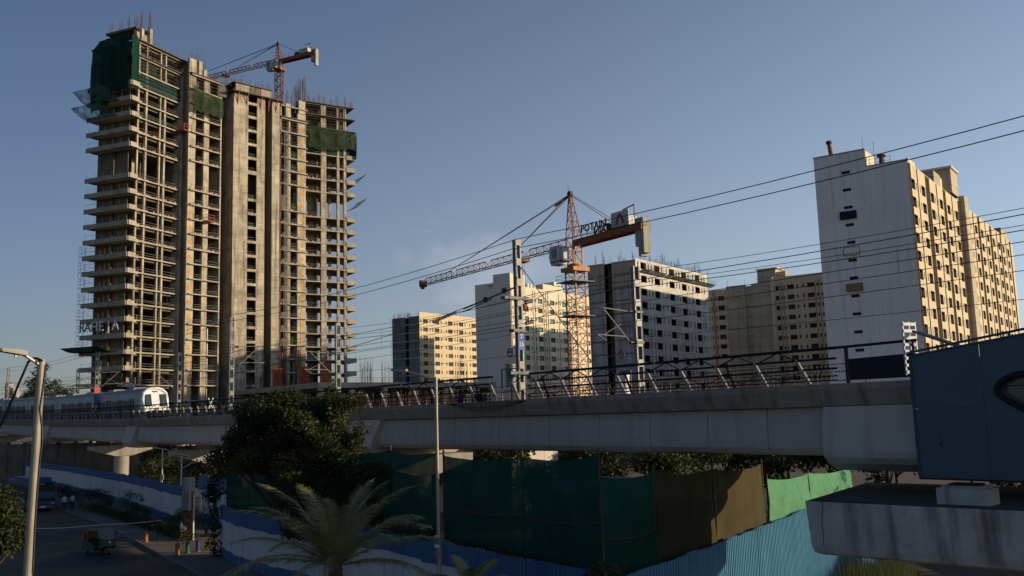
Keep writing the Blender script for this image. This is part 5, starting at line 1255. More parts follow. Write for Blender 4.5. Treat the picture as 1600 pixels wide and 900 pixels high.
# ------------------------------------------------------------------ corrugated sheet fences
def sheet_mesh(w, h, bands, name='sheet', ribs=4, dp=.045):
    """trapezoid ribs; bands = [(z0, z1, material)]"""
    b = MB(); xs = [0]; ys = [0]; p = w/ribs
    for i in range(ribs):
        x = i*p; xs += [x+p*.45, x+p*.55, x+p*.9, x+p*1.0]; ys += [0, -dp, -dp, 0]
    mats = []
    for z0, z1, m in bands:
        if m not in mats: mats.append(m)
        b.cur = mats.index(m)
        for i in range(len(xs)-1): b.quad((xs[i], ys[i], z0), (xs[i+1], ys[i+1], z0), (xs[i+1], ys[i+1], z1), (xs[i], ys[i], z1))
    return b.mesh(name, mats)
def fence(label, poly, h, bands, step=1.05, ribs=4, posts=True, jit=.05, z0=0.0, dp=.045):
    x0, y0 = poly[0]; t = thing('sheet_fence', label, 'fence', (x0, y0, z0))
    meshes = {}
    pm = MB().b2(-.04, .04, .05, .13, 0, h-.1).mesh('post', 'rust')
    for i, (x, y, a, L) in enumerate(along(poly, step)):
        bd = bands(i) if callable(bands) else bands
        key = tuple(bd)
        if key not in meshes: meshes[key] = sheet_mesh(1.0, 1.0, [(z0/h, z1/h, m) for z0, z1, m in bd], ribs=ribs, dp=dp)
        put('sheet', meshes[key], t, (x-x0, y-y0, random.uniform(-jit, jit)), a+random.uniform(-.012, .012), (L*1.0, 1, h))
        if posts and i % 3 == 0: put('post', pm, t, (x-x0, y-y0, 0), a)
    return t
H3 = 3.4
F1 = [(-100.9, 184.9), (-66.4, 139), (-43.2, 105.4), (-29.2, 82.8)]
F2 = [(-19.8, 63.5), (-17.6, 59.2), (-14.2, 54.3), (-10.3, 49.5), (-6.5, 45.8), (-3.3, 40.5), (-.3, 36.3), (2.3, 32.1), (3.1, 30.7)]
bw = [(0, .75, 'sheet_blue'), (.75, 2.55, 'sheet_white'), (2.55, 3.4, 'sheet_blue')]
fence('blue and white sheet fence running along the pavement behind the bus', F1, H3, bw)
fence('tall blue and white sheet panels beside the electric cabinet', [(-28.7, 85.6), (-24.0, 78.6)], 4.1, [(0, .9, 'sheet_blue'), (.9, 2.9, 'sheet_white'), (2.9, 4.1, 'sheet_blue')])
def f2b(i):
    if i < 30: return [(0, .7, 'sheet_blue'), (.7, 2.45, 'sheet_white'), (2.45, 3.4, 'sheet_blue')]
    return [(0, 3.4, 'sheet_blue')]
fence('curved blue and white sheet fence behind the palm tree', F2, H3, f2b)
fence('bright blue corrugated fence below the green net at lower right', [(x+.05, y-.03) for x, y in F3], 5.25, [(0, 5.25, 'sheet_cyan')], 1.0, 4, z0=CUT, dp=.085)
# faded stencils on the white band
for i, (px, py) in enumerate(((103, 740), (115, 748), (164, 757), (199, 764), (229, 777))):
    p = at_z(px, py, 2.0)

# ------------------------------------------------------------------ shade nets on poles above the fence
def net(label, pts, m, pole_m='rust', sag=.18, nz=7, seam=True, holes=(), name='shade_net', poles=True):
    """pts: [(x, y, ztop, zbot)]"""
    x0, y0, zt0, zb0 = pts[0]; t = thing(name, label, 'net', (x0, y0, 0), 0, 'shade nets on the site fence')
    b = MB(); rows = []
    for (xa, ya, ta, ba), (xc, yc, tc, bc) in zip(pts, pts[1:]):
        L = math.hypot(xc-xa, yc-ya); n = max(3, int(L/.45)); dx, dy = (yc-ya)/L, -(xc-xa)/L
        cols = []
        for i in range(n+1):
            f = i/n; sg = sag*4*f*(1-f); col = []
            for j in range(nz+1):
                g_ = j/nz; z = (ta+(tc-ta)*f-sg)*(1-g_)+(ba+(bc-ba)*f)*g_
                bul = (.22*math.sin(math.pi*f)*math.sin(math.pi*g_)+random.uniform(-.03, .03)+.05*math.sin(f*17+g_*3))
                col.append((xa+(xc-xa)*f+dx*bul, ya+(yc-ya)*f+dy*bul, z))
            cols.append(col)
        for i in range(n):
            for j in range(nz):
                if any(abs(cols[i][j][0]-hx) < hr and abs(cols[i][j][2]-hz) < hr*1.4 for hx, hz, hr in holes): continue
                b.quad(cols[i][j], cols[i+1][j], cols[i+1][j+1], cols[i][j+1])
    o = b.build('cloth', m, t); o.data.polygons.foreach_set('use_smooth', [True]*len(o.data.polygons))
    if poles:
        for x, y, zt, zb in pts:
            q = MB(); q.bar((x, y+.1, 0), (x, y+.1, zt+.25), .05, n=6); q.build('pole', pole_m, t)
    if seam:
        for (xa, ya, ta, ba), (xc, yc, tc, bc) in zip(pts, pts[1:]):
            q = MB(); L = math.hypot(xc-xa, yc-ya); dx, dy = (yc-ya)/L, -(xc-xa)/L
            prev = None
            for i in range(9):
                f = i/8; z = (ta+(tc-ta)*f)*.42+(ba+(bc-ba)*f)*.58-.12*4*f*(1-f); bl = .24*math.sin(math.pi*f)+.05
                p = Vector((xa+(xc-xa)*f+dx*bl, ya+(yc-ya)*f+dy*bl, z))
                if prev is not None: q.bar(prev, p, .022, n=4)
                prev = p
            q.build('seam_rope', 'rust', t)
    return t
net('torn dark green shade net left of the big tree', [(-19.6, 64.2, 6.8, 3.0), (-17.0, 60.2, 6.95, 3.0), (-13.6, 55.6, 6.9, 3.0), (-11.0, 52.5, 6.8, 3.0)], 'green_net_fence', holes=((-17.9, 6.3, .55), (-17.4, 5.6, .4)))
net('dark green shade net between the big tree and thin lamp post', [(-9.6, 50.5, 7.05, 4.0), (-6.3, 47.2, 7.1, 3.9), (-3.7, 43.4, 7.05, 3.7)], 'green_net_fence', seam=False)
net('wide dark green shade net right of the thin lamp post', [(-3.3, 42.6, 6.95, 3.2), (0.2, 37.6, 7.0, 3.1), (2.9, 33.6, 7.15, 3.1)], 'green_net_fence')
net('dark green end of the shade net turning into brown', [(2.95, 35.6, 6.3, 2.3), (5.6, 39.3, 6.15, 2.3)], 'green_net_fence')
net('brown shade net left of the bright green one', [(5.65, 39.4, 6.15, 2.3), (9.2, 44.9, 5.86, 2.3), (13.2, 51.4, 5.63, 2.35)], 'brown_net', seam=False)
net('bright green sunlit shade net above the blue corrugated fence', [(13.6, 52.0, 4.8, 2.4), (18.0, 59.0, 4.56, 2.4), (24.0, 68.5, 4.24, 2.4)], 'green_net_new', seam=False)

# ------------------------------------------------------------------ site huts behind the nets
def hut(label, x, y, rz, L, D, H, m, roof='sheet_grey', cat='hut', name='site_hut'):
    t = thing(name, label, cat, (x, y, 0), rz)
    me = sheet_mesh(1, H, [(0, H, m)], ribs=4)
    for i in range(int(L)): put('wall_sheet', me, t, (i, 0, 0))
    block('back_wall', m, t, 0, L, D-.1, D, 0, H); block('side_wall', m, t, 0, .1, .05, D-.1, 0, H); block('side_wall', m, t, L-.1, L, .05, D-.1, 0, H)
    q = MB(); q.quad((-.3, -.4, H), (L+.3, -.4, H), (L+.3, D+.3, H+.5), (-.3, D+.3, H+.5)); put('roof', q.mesh('roof', roof), t)
    block('door', 'hoarding_navy', t, L*.6, L*.6+.9, -.1, -.05, 0, 2.0)
    put('window', window_mesh(1.0, .8, 'window_void'), t, (L*.3, -.12, 1.6))
    return t
hut('grey sheet site hut behind the wide green net', 0.6, 47, R(-52), 7, 3, 5.0, 'sheet_grey')
hut('pale site hut behind the brown net', 6.0, 48.5, R(52), 4, 2.5, 4.2, 'shop_white')
hut('whitewashed sunlit store building under the viaduct, above the green net', -11.5, 92, R(-38), 14, 7, 6.4, 'shop_white', 'shop_white', 'building', 'store_building')

# ------------------------------------------------------------------ metro station at the right
def S_(t, off, z): p = VP+VD*t+VN*off; return Vector((p.x, p.y, z))
station = thing('metro_station', 'blue clad end of an elevated metro station at the right edge', 'station', S_(-6, 4, 0))
def stop(t): return 10.42+(-2.6-t)*0.115          # the cladding's top edge climbs towards the right
def sq(name, m, pts, parent=station, thick=.06):
    """a flat panel facing the camera side, with thickness"""
    b = MB(); f = [S_(t, -.30, z) for t, z in pts]; k = [S_(t, -.30+thick, z) for t, z in pts]; n = len(pts)
    b.quad(*f); b.quad(*reversed(k))
    for i in range(n): b.quad(f[i], k[i], k[(i+1) % n], f[(i+1) % n])
    return b.build(name, m, parent)
ZS, ZB = 8.42, 5.82
tw0, tw1 = -7.05, -13.0            # slot window, round ended
for t0, t1 in ((-2.65, -5.3),): sq('cladding_panel', 'station_blue', [(t0, ZB), (t1, ZB), (t1, ZS), (t0, ZS)]); sq('cladding_panel', 'station_blue', [(t0, ZS+.012), (t1, ZS+.012), (t1, stop(t1)), (t0, stop(t0))])
# the slot opening cut into the next panels
def slot(n=14):
    pts = []
    for i in range(n+1):
        a = math.pi/2+math.pi*i/n; pts.append((-8.05-1.0*math.cos(a)*-1.0, 9.0+.78*math.sin(a)))
    return pts
ring = []
cx, cz = -6.85, 8.95
for i in range(17):
    a = R(80+200*i/16); rx, rz_ = 1.05, .78 if math.sin(a) < 0 else .62
    ring.append((cx-rx*math.cos(a)*1.0, cz+rz_*math.sin(a)))
ring = [(cx+1.05*abs(math.cos(R(a)))*1.0, cz+(.62 if a > 0 else .85)*math.sin(R(a))) for a in range(90, -91, -15)]
ring = [(t_-(.9*abs(z_-cz) if z_ < cz else .0), z_) for t_, z_ in ring]
# panel with round-ended opening: fan between the opening outline and the panel edge
b = MB(); T0, T1 = -5.312, -16.0
outer = [(T0+(0 if True else 0), None)]
def fan(ringpts, edge):
    for (a, c) in zip(range(len(ringpts)-1), range(1, len(ringpts))):
        b.quad(S_(*_s(ringpts[a])), S_(*_s(ringpts[c])), S_(*_s(edge[c])), S_(*_s(edge[a])))
def _s(p): return (p[0], -.30, p[1])
zt = stop(T0)
edge = []
for i, (tt, zz) in enumerate(ring):
    f = i/(len(ring)-1); edge.append((T0, 10.6+(8.0-10.6)*f))
fan(ring, edge)
b.quad(S_(T0, -.3, 10.6), S_(T0, -.3, stop(T0)), S_(T1, -.3, stop(T1)), S_(T1, -.3, ring[0][1]), S_(ring[0][0], -.3, ring[0][1]))
b.quad(S_(T0, -.3, 8.0), S_(ring[-1][0], -.3, ring[-1][1]), S_(T1, -.3, ring[-1][1]), S_(T1, -.3, ZB), S_(T0, -.3, ZB))
b.build('cladding_panel', 'station_blue', station)
b = MB()
rpts = ring+[(T1, ring[-1][1])]; rpts = [(T1, ring[0][1])]+rpts
for p, q in zip(rpts, rpts[1:]): b.bar(S_(p[0], -.33, p[1]), S_(q[0], -.33, q[1]), .11, n=8)
b.build('window_gasket', 'rubber', station)
b = MB(); b.quad(*[S_(p[0], -.05, p[1]) for p in rpts]); b.build('slot_window', 'cab_glass', station)
b = MB(); b.bar(S_(cx+.75, -.12, cz+.25), S_(T1, -.12, cz+.28), .05, n=6); b.bar(S_(cx+.9, -.15, cz), S_(cx+.3, -.15, cz-.72), .03, n=6); b.build('window_bar', 'galvanised', station)
b = MB(); b.bar(S_(-2.62, -.33, ZB), S_(-2.62, -.33, stop(-2.65)), .05, n=4); b.build('corner_trim', 'station_trim', station)
b = MB(); b.bar(S_(-2.6, -.28, stop(-2.65)+.03), S_(-16, -.28, stop(-16)+.03), .06, n=4); b.build('top_trim', 'station_trim', station)
b = MB(); b.bar(S_(-2.6, -.3, ZB-.03), S_(-16, -.3, ZB-.03), .05, n=4); b.build('bottom_trim', 'joint_dark', station)
# fixings along the panel edges and a few rust stains on the cladding
rv = MB().bar((0, 0, 0), (0, 0, .012), .016, n=8).mesh('rivet', 'station_trim'); vn = math.atan2(VN.y, VN.x)
for z_ in (5.95, 8.3, 8.55):
    for i in range(6):
        c = S_(-2.8-i*.48, -.306, z_); put('rivet', rv, station, c-station.location, rot=(0, math.pi/2, vn+math.pi))
for t_, z_, r_ in ((-3.55, 7.15, .09), (-3.5, 7.4, .05), (-3.0, 7.6, .04), (-2.85, 7.55, .035), (-4.2, 7.7, .03), (-4.6, 7.65, .025)):
    q = MB(); q.quad(*[S_(t_+r_*math.cos(a)*random.uniform(.5, 1), -.3025, z_-.03+r_*1.6*math.sin(a)*random.uniform(.5, 1.2)) for a in [R(40*j) for j in range(9)]]); q.build('rust_stain', 'rust', station)
# end wall, deck and the hall behind the cladding
b = MB(); b.quad(S_(-2.66, -.24, ZB), S_(-2.66, 9.3, ZB), S_(-2.66, 9.3, 8.5), S_(-2.66, -.24, 8.5)); b.build('end_wall', 'station_trim', station)
def sbox(name, m, t0, t1, o0, o1, z0, z1):
    c = S_((t0+t1)/2, (o0+o1)/2, (z0+z1)/2); return put(name, cube(m), station, c-station.location, math.atan2(VD.y, VD.x), (abs(t1-t0), abs(o1-o0), z1-z0))
sbox('added_light_stop_backing', 'station_trim', -2.72, -5.55, -.2, -.1, 5.9, 10.3); sbox('platform_deck', 'viaduct_concrete', -2.7, -75, .0, 9.6, 5.9, 6.5)  # backing added to stop light showing through the panel joints
sbox('side_wall', 'station_trim', -2.7, -75, 9.0, 9.3, 6.6, 10.3)
sbox('side_wall', 'station_trim', -16.05, -75, -.3, 0, 5.9, 12.8); sbox('platform', 'pavement', -16.05, -75, 0.1, 8.9, 8.2, 9.3)
sbox('hall_roof', 'station_trim', -18, -75, -2.0, 14, 13.6, 14.2); sbox('hall_wall', 'station_blue', -18, -75, 13.0, 13.4, 6.5, 13.6)
# pipe rail and raking struts above the cladding, louvre board at its corner
b = MB(); b.bar(S_(-2.3, .2, 10.62), S_(-16, .2, 12.3), .05, n=8); b.build('pipe_rail', 'station_trim', station)
for o_ in (.1, .5):
    b = MB(); b.bar(S_(-2.6, o_, 11.45), S_(-4.7, o_, 10.55), .06, n=4); b.build('raking_strut', 'station_blue', station)
for t in (-4.2, -6.2, -8.2): b = MB(); b.bar(S_(t, .2, 10.5), S_(t, .2, 10.42+(-2.6-t)*.125+.25), .03, n=4); b.build('rail_stanchion', 'station_trim', station)
lv = thing('louvre_board', 'white slatted louvre board standing at the corner of the blue station wall', 'sign', S_(-2.35, .3, 9.75), R(28))
for x in (-.36, .0, .36): block('upright', 'station_white', lv, x-.03, x+.03, -.03, .03, 0, 2.1)
for j in range(8): block('slat', 'station_white', lv, -.36, .36, -.05, -.034, .05+j*.27, .17+j*.27)

# ------------------------------------------------------------------ station pier cap in the foreground
P0 = Vector((10.82, 36.09)); fd, sd = Vector((.704, -.71)), Vector((.56, .83))
cap = thing('pier_cap', 'stained pale concrete pier cap jutting out below the blue station', 'pier cap', (P0.x, P0.y, 0))
def capmesh():
    b = MB(); L, D = 11.0, 9.5; zt, zb = 5.1, 3.12
    def pt(a, c, z): p = P0+fd*a+sd*c; return (p.x, p.y, z)
    prof = [(.0, zt), (.0, zt-.04), (.12, zb+.35), (.2, zb+.1), (.45, zb)]       # small rounding at the lower edge
    front = lambda a0: [pt(a0+ (o*.9 if a0 == 0 else 0), o, z) for o, z in prof]
    A_, B_ = front(0), front(L)
    for i in range(len(prof)-1): b.quad(A_[i], B_[i], B_[i+1], A_[i+1])
    bl, br = pt(0, D, zt), pt(L, D, zt); bl2, br2 = pt(.3, D, zb), pt(L, D, zb)
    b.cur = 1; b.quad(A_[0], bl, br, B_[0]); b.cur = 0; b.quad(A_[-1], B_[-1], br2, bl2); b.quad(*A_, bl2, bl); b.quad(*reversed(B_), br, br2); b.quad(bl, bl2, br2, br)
    return b
capmesh().build('cap_beam', ['cap_concrete', 'cap_grime_shaded'], cap)
b = MB(); c = P0+fd*7.5+sd*4.5; b.bar((c.x, c.y, CUT), (c.x, c.y, 3.1), 1.3, n=20); b.build('pier_column', 'pier_concrete', cap)
pc = at_z(1505, 790, 5.1)
b = MB(); q = Vector((pc.x, pc.y)); ang = math.atan2(fd.y, fd.x)
b.box((q.x+.4, q.y+.45, 5.38), (1.75, 1.0, .55), ang); b.build('bearing_pedestal', 'cap_concrete', cap)
b = MB(); b.box((q.x+.4, q.y+.45, 5.70), (1.45, .85, .09), ang); b.build('bearing_plate', 'pier_concrete', cap)
b = MB(); b.box((q.x+.4, q.y+.45, 5.78), (1.0, .7, .07), ang); b.build('bearing_pad', 'rubber', cap)
b = MB(); pts = [P0+fd*f for f in (.7, .68, .62, .66, .6)]
for (p, z), (r_, z2) in zip(zip(pts, (5.12, 4.8, 4.3, 3.9, 3.5)), zip(pts[1:], (4.8, 4.3, 3.9, 3.5))): b.bar((p.x-.015, p.y-.015, z), (r_.x-.015, r_.y-.015, z2), .012, n=4)
tag(b.build('hanging_wire', 'cable'), 'thin loose wire hanging down the left end of the pier cap', 'wire')
ds = thing('diamond_sign', 'small white diamond sign behind the pier cap', 'sign', at_z(1352, 752, 2.2))
b = MB(); b.bar((0,0,-4.8), (0,0,.2), .03); put('post', b.mesh('post', 'galvanised'), ds)
put('plate', MB().box((0,0,.25), (.55,.03,.55)).mesh('plate', 'letter_white'), ds, (0,-.05,.0), rot=(0, R(45), 0)); put('mark', MB().box((0,0,0), (.2,.02,.25)).mesh('mark', 'letter_black'), ds, (.18, -.08, .18))

# ------------------------------------------------------------------ street lamps
def lamp_pole(label, top, bot, r0, r1, head, arm_r=.03, cable=False, hs=1.0, clamp=False):
    top, bot, head = Vector(top), Vector(bot), Vector(head)
    t = thing('street_lamp', label, 'street lamp', (bot.x, bot.y, 0)); d = (top-bot); base = bot-d*(bot.z/d.z)
    b = MB(); b.bar(base, top, r0, r1, n=16); b.build('pole', 'lamp_pole', t, smooth=False)
    b = MB(); b.box((base.x, base.y, .06), (.5, .5, .1)); b.build('base_plate', 'galvanised', t)
    b = MB(); hd = (head-top).normalized(); b.bar(top-Vector((0,0,.1)), head, arm_r, n=8); b.build('arm', 'lamp_pole', t)
    u = Vector((hd.x, hd.y, 0)).normalized(); n_ = Vector((-u.y, u.x, 0)); up = Vector((0,0,1)); L, W, Hh = .62*hs, .26*hs, .085*hs
    q = MB(); rk = Vector((0, 0, hd.z))*.5
    def hp(a, c, z): return head+(u+rk)*a+n_*c+up*z
    out = [(-.05, W*.35), (L*.35, W*.5), (L*.92, W*.42), (L, W*.15)]
    poly = [(a, c) for a, c in out]+[(a, -c) for a, c in reversed(out)]
    tp_ = [hp(a, c*.8, Hh*(1.0 if a < L*.5 else .55)) for a, c in poly]; bt = [hp(a, c, -Hh*.4) for a, c in poly]; n = len(poly)
    q.quad(*tp_); q.quad(*reversed(bt))
    for i in range(n): q.quad(bt[i], bt[(i+1) % n], tp_[(i+1) % n], tp_[i])
    h = q.build('lamp_head', 'lamp_head', t)
    q = MB(); q.quad(hp(L*.4, W*.3, -Hh*.42-.004), hp(L*.9, W*.28, -Hh*.42-.004), hp(L*.9, -W*.28, -Hh*.42-.004), hp(L*.4, -W*.3, -Hh*.42-.004)); q.build('lens', 'lamp_lens', h)
    q = MB(); q.bar(hp(.12, 0, -Hh*.4), hp(.12, 0, -Hh*1.3), .02, n=6); q.build('sensor', 'lamp_pole', h)
    return t, base, top
lamp, lb, lt = lamp_pole('near street lamp on a pale steel pole at the left edge', at_y(65, 562, 15), at_y(43, 895, 15), .082, .062, at_y(36, 553, 14.75), .028, hs=.62)
cb = thing('loose_cable', 'thick black cable looping from the near lamp arm down to the left', 'cable', (lb.x, lb.y, 0))
pts = [at_y(x, y, 14.9) for x, y in ((66, 564), (58, 560), (50, 560), (44, 566), (38, 580), (30, 598), (20, 622), (8, 650), (-6, 678), (-25, 705))]
b = MB(); b.tube(pts, .02, 6); b.build('cable_run', 'cable', cb)
pts = [at_y(x, y, 14.85) for x, y in ((71, 570), (69, 590), (66, 612), (62, 640), (65, 665), (66, 690), (62, 720), (58, 770), (54, 830), (51, 895))]
b = MB(); b.tube(pts, .017, 6); b.build('cable_run', 'cable', cb)
lamp_pole('tall thin grey lamp post in front of the green nets', at_y(681, 589, 34), at_y(686, 890, 34), .075, .055, at_y(634, 580, 34.5), .035, hs=1.0)
bx = thing('lamp_junction_box', 'small grey box strapped to the thin lamp post', 'box', at_y(683, 848, 33.85))
block('case', 'station_white', bx, -.08, .08, -.1, .05, -.15, .25); block('lid', 'galvanised_dark', bx, -.09, .09, -.12, -.104, -.05, .2); block('lower_case', 'galvanised', bx, -.06, .06, -.1, .05, -.5, -.25)
def solar_lamp(label, px, py_top, py_bot, Y):
    a, c = at_y(px, py_top, Y), at_y(px+1, py_bot, Y); t = thing('solar_lamp', label, 'street lamp', (c.x, c.y, 0), 0, 'solar lamps behind the fence')
    H = a.z
    b = MB(); b.bar((0,0,0), (0,0,H), .07, n=8); put('pole', b.mesh('pole', 'station_white'), t)
    b = MB(); b.bar((0,0,H-1.2), (1.0,-.2,H-.7), .035, n=6); put('arm', b.mesh('arm', 'station_white'), t)
    block('lamp_head', 'lamp_head', t, .9, 1.4, -.35, -.1, -.0+H-.72, H-.62); put('solar_panel', MB().box((0,0,0), (1.3, .7, .05)).mesh('solar_panel', 'station_white'), t, (-.1, 0, H+.05), rot=(R(-12), R(10), 0))
    block('battery_box', 'galvanised', t, -.18, .18, -.2, .1, H-3.3, H-2.7)
solar_lamp('white solar lamp behind the fence beside the electric cabinet', 282, 712, 765, 88); solar_lamp('thinner solar lamp behind the fence, left of the other', 252, 702, 755, 104)

# ------------------------------------------------------------------ pavement furniture
def post_bollard(label, px, py, m):
    p = at_z(px, py, .12); t = thing('bollard', label, 'bollard', (p.x, p.y, .12), R(20), 'painted posts on the pavement')
    put('shaft', MB().bar((0,0,0), (0,0,.72), .14, .14, n=10).mesh('shaft', m), t); put('cap', MB().bar((0,0,.72), (0,0,.77), .14, .1, n=10).mesh('cap', m), t); put('foot', MB().bar((0,0,0), (0,0,.05), .18, n=10).mesh('foot', 'kerb_stone'), t)
post_bollard('orange post on the pavement, farther one near the auto rickshaw', 228, 847, 'paint_orange'); post_bollard('green post beside the farther orange post', 242, 845, 'paint_green')
post_bollard('orange post nearest the standing man', 277, 867, 'paint_orange'); post_bollard('green post right of the nearer orange post', 293, 864, 'paint_green'); post_bollard('navy post, rightmost of the row near the man', 309, 862, 'paint_navy')
p = at_z(294, 843, .12)
cb_ = thing('electric_cabinet', 'grey electric cabinet on a dark steel stand against the fence', 'cabinet', (p.x, p.y, .12), R(-40))
for x in (-.55, .45): block('stand_leg', 'rust', cb_, x, x+.14, -.1, .1, 0, 3.5)
block('stand_beam', 'rust', cb_, -.55, .6, -.12, .12, 1.9, 2.0); block('cabinet_body', 'sheet_grey', cb_, -.45, .55, -.35, .2, 2.2, 3.6); block('cabinet_body', 'sheet_grey', cb_, -.4, .5, -.3, .2, 3.62, 4.6)
d = block('cabinet_door', 'galvanised', cb_, -.4, .5, -.375, -.352, 2.25, 3.55); block('notice', 'plate_red', cb_, -.1, .05, -.39, -.377, 2.6, 2.9); block('stand_post', 'bark', cb_, -.85, -.65, -.1, .1, 0, 5.0); block('conduit', 'station_white', cb_, .68, .76, -.05, .03, 0, 3.4)
rope = [at_z(x, y, z) for x, y, z in ((-30, 822, 1.1), (40, 826, .95), (100, 825, .85), (160, 820, .8), (215, 817, .8), (252, 813, .9))]
b = MB(); b.tube(rope, .022, 4); tag(b.build('barrier_rope', 'letter_white'), 'thin pale rope slung low across the road', 'rope')

# ------------------------------------------------------------------ far left skyline
for lab, x0, x1, yt, Y in (('distant grey towers left of the near lamp pole', 8, 16, 599, 900), ('distant grey tower beside the others on the left skyline', 15, 25, 606, 850), ('small distant tower right of the near lamp pole', 46, 57, 609, 950)):
    a, c = at_y(x0, yt, Y), at_y(x1, yt, Y); t = thing('distant_tower', lab, 'building', (a.x, Y, 0), 0, 'distant towers on the left skyline'); W = c.x-a.x
    block('wall', 'far_grey', t, 0, W*.6, 0, 10, 0, a.z); block('wall', 'far_grey', t, W*.62, W, 1, 9, 0, a.z*.94)
    q = MB()
    for i in range(6):
        for j in range(14): q.box((W*.05+i*W*.09, -.02, a.z*.25+j*a.z*.052), (W*.045, .1, a.z*.03))
    put('windows', q.mesh('windows', 'window_void'), t)['kind'] = 'stuff'

# ------------------------------------------------------------------ dark boundary wall of the depot beyond the viaduct, left
dw = thing('boundary_wall', 'dark concrete boundary wall seen beneath the left part of the viaduct', 'wall', (-150, 196, 0))
for i in range(34):
    x = i*4.3; block('wall_panel', 'tower_inner', dw, x, x+4.26, -.3*0, .25, 0, 6.3); block('pilaster', 'tower_inner', dw, x-.2, x+.2, -.2, .45, 0, 6.6)
dw.rotation_euler.z = math.atan2(-66, 130)
# ------------------------------------------------------------------ trees, palm, shrubs
def leaf_mesh(name, clumps, n, size, m, flat=.5, seed=1, aspect=.55):
    """clumps: [(centre, radii)]; leaf-sized bent quads spread through each clump, thicker near its skin"""
    rnd = random.Random(seed); v = []; f = []
    tot = sum(r[0]*r[1]*r[2] for _, r in clumps)
    for c, r in clumps:
        k = int(n*r[0]*r[1]*r[2]/tot)
        for _ in range(k):
            a = rnd.uniform(0, 2*math.pi); s = rnd.uniform(-1, 1); rad = rnd.random()**.42; q = math.sqrt(1-s*s)
            p = Vector((c[0]+r[0]*rad*q*math.cos(a), c[1]+r[1]*rad*q*math.sin(a), c[2]+r[2]*rad*s))
            d = Vector((rnd.gauss(0, 1), rnd.gauss(0, 1), rnd.gauss(-.25, .6))).normalized(); e = d.cross(Vector((rnd.gauss(0, 1), rnd.gauss(0, 1), rnd.gauss(0, 1)))).normalized()
            L = size*rnd.uniform(.6, 1.35); w = e*(L*aspect*.5); i = len(v)
            nrm = d.cross(e)*(L*.12)
            v += [tuple(p), tuple(p+d*L*.5+w+nrm), tuple(p+d*L), tuple(p+d*L*.5-w+nrm)]; f.append((i, i+1, i+2, i+3))
    me = bpy.data.meshes.new(name); me.from_pydata(v, [], f)
    for mm in (m if isinstance(m, (list, tuple)) else [m]): me.materials.append(M[mm])
    if isinstance(m, (list, tuple)):
        per = []
        for c, r in clumps:
            k = int(n*r[0]*r[1]*r[2]/tot); tone = rnd.randrange(len(m)); per += [tone if rnd.random() < .72 else rnd.randrange(len(m)) for _ in range(k)]
        me.polygons.foreach_set('material_index', per)
    me.update(); return me
def make_clumps(c, r, n, cr, rnd, low=-.6):
    out = []
    for _ in range(n):
        a = rnd.uniform(0, 2*math.pi); s = rnd.uniform(low, 1); q = math.sqrt(1-min(1, s*s)); rad = rnd.uniform(.4, 1.12)
        k = cr*rnd.uniform(.6, 1.25)
        out.append(((c[0]+r[0]*rad*q*math.cos(a), c[1]+r[1]*rad*q*math.sin(a), c[2]+r[2]*rad*s), (k, k, k*.75)))
    return out
def tree(label, x, y, h, rx, ry, rz, zc, n, size, mats, seed, trunk=.2, nclump=16, cr=.8, group=None, name='broadleaf_tree', cat='tree', lean=0):
    rnd = random.Random(seed); t = thing(name, label, cat, (x, y, 0), 0, group)
    cl = make_clumps((lean, 0, zc), (rx, ry, rz), nclump, cr, rnd)
    b = MB(); segs = [Vector((0, 0, 0)), Vector((lean*.3+.1, .05, zc*.35)), Vector((lean*.7, -.05, zc*.7)), Vector((lean, 0, zc+rz*.3))]
    for i, (p, q) in enumerate(zip(segs, segs[1:])): b.bar(p, q, trunk*(1-.25*i), trunk*(1-.25*(i+1)), n=8)
    put('trunk', b.mesh('trunk', 'bark'), t)
    b = MB()
    for c, r in cl[::2]:
        p = segs[1].lerp(segs[2], rnd.random()); mid = p.lerp(Vector(c), .55)+Vector((0, 0, -.2)); b.bar(p, mid, trunk*.35, trunk*.22, n=5); b.bar(mid, c, trunk*.22, trunk*.08, n=5)
    put('limbs', b.mesh('limbs', 'bark'), t)
    put('crown', leaf_mesh('crown', cl, n, size, mats, seed=seed), t)
    return t
# the big trees in front of the viaduct
tree('large leafy tree in front of the viaduct, left crown', -12.9, 53.1, 9, 2.7, 2.4, 2.4, 7.5, 30000, .18, ['leaf', 'leaf', 'leaf_dark', 'leaf_olive'], 3, .22, 58, .8, 'big trees in front of the viaduct', lean=-.9)
tree('large leafy tree in front of the viaduct, right crown', -10.1, 50.2, 9, 2.3, 2.2, 3.7, 6.5, 34000, .18, ['leaf', 'leaf_dark', 'leaf', 'leaf_olive'], 5, .22, 64, .8, 'big trees in front of the viaduct')
tree('low dark tree filling the gap under the two big crowns', -9.3, 47.6, 6, 2.4, 1.9, 2.6, 4.3, 20000, .18, ['leaf_dark'], 8, .15, 42, .8, 'big trees in front of the viaduct')
tree('dark bushy tree at the lower left edge', -20.6, 36.5, 6, 1.6, 2.2, 2.3, 4.7, 9000, .2, ['leaf_dark', 'leaf', 'leaf_dark'], 12, .16, 22, .85)
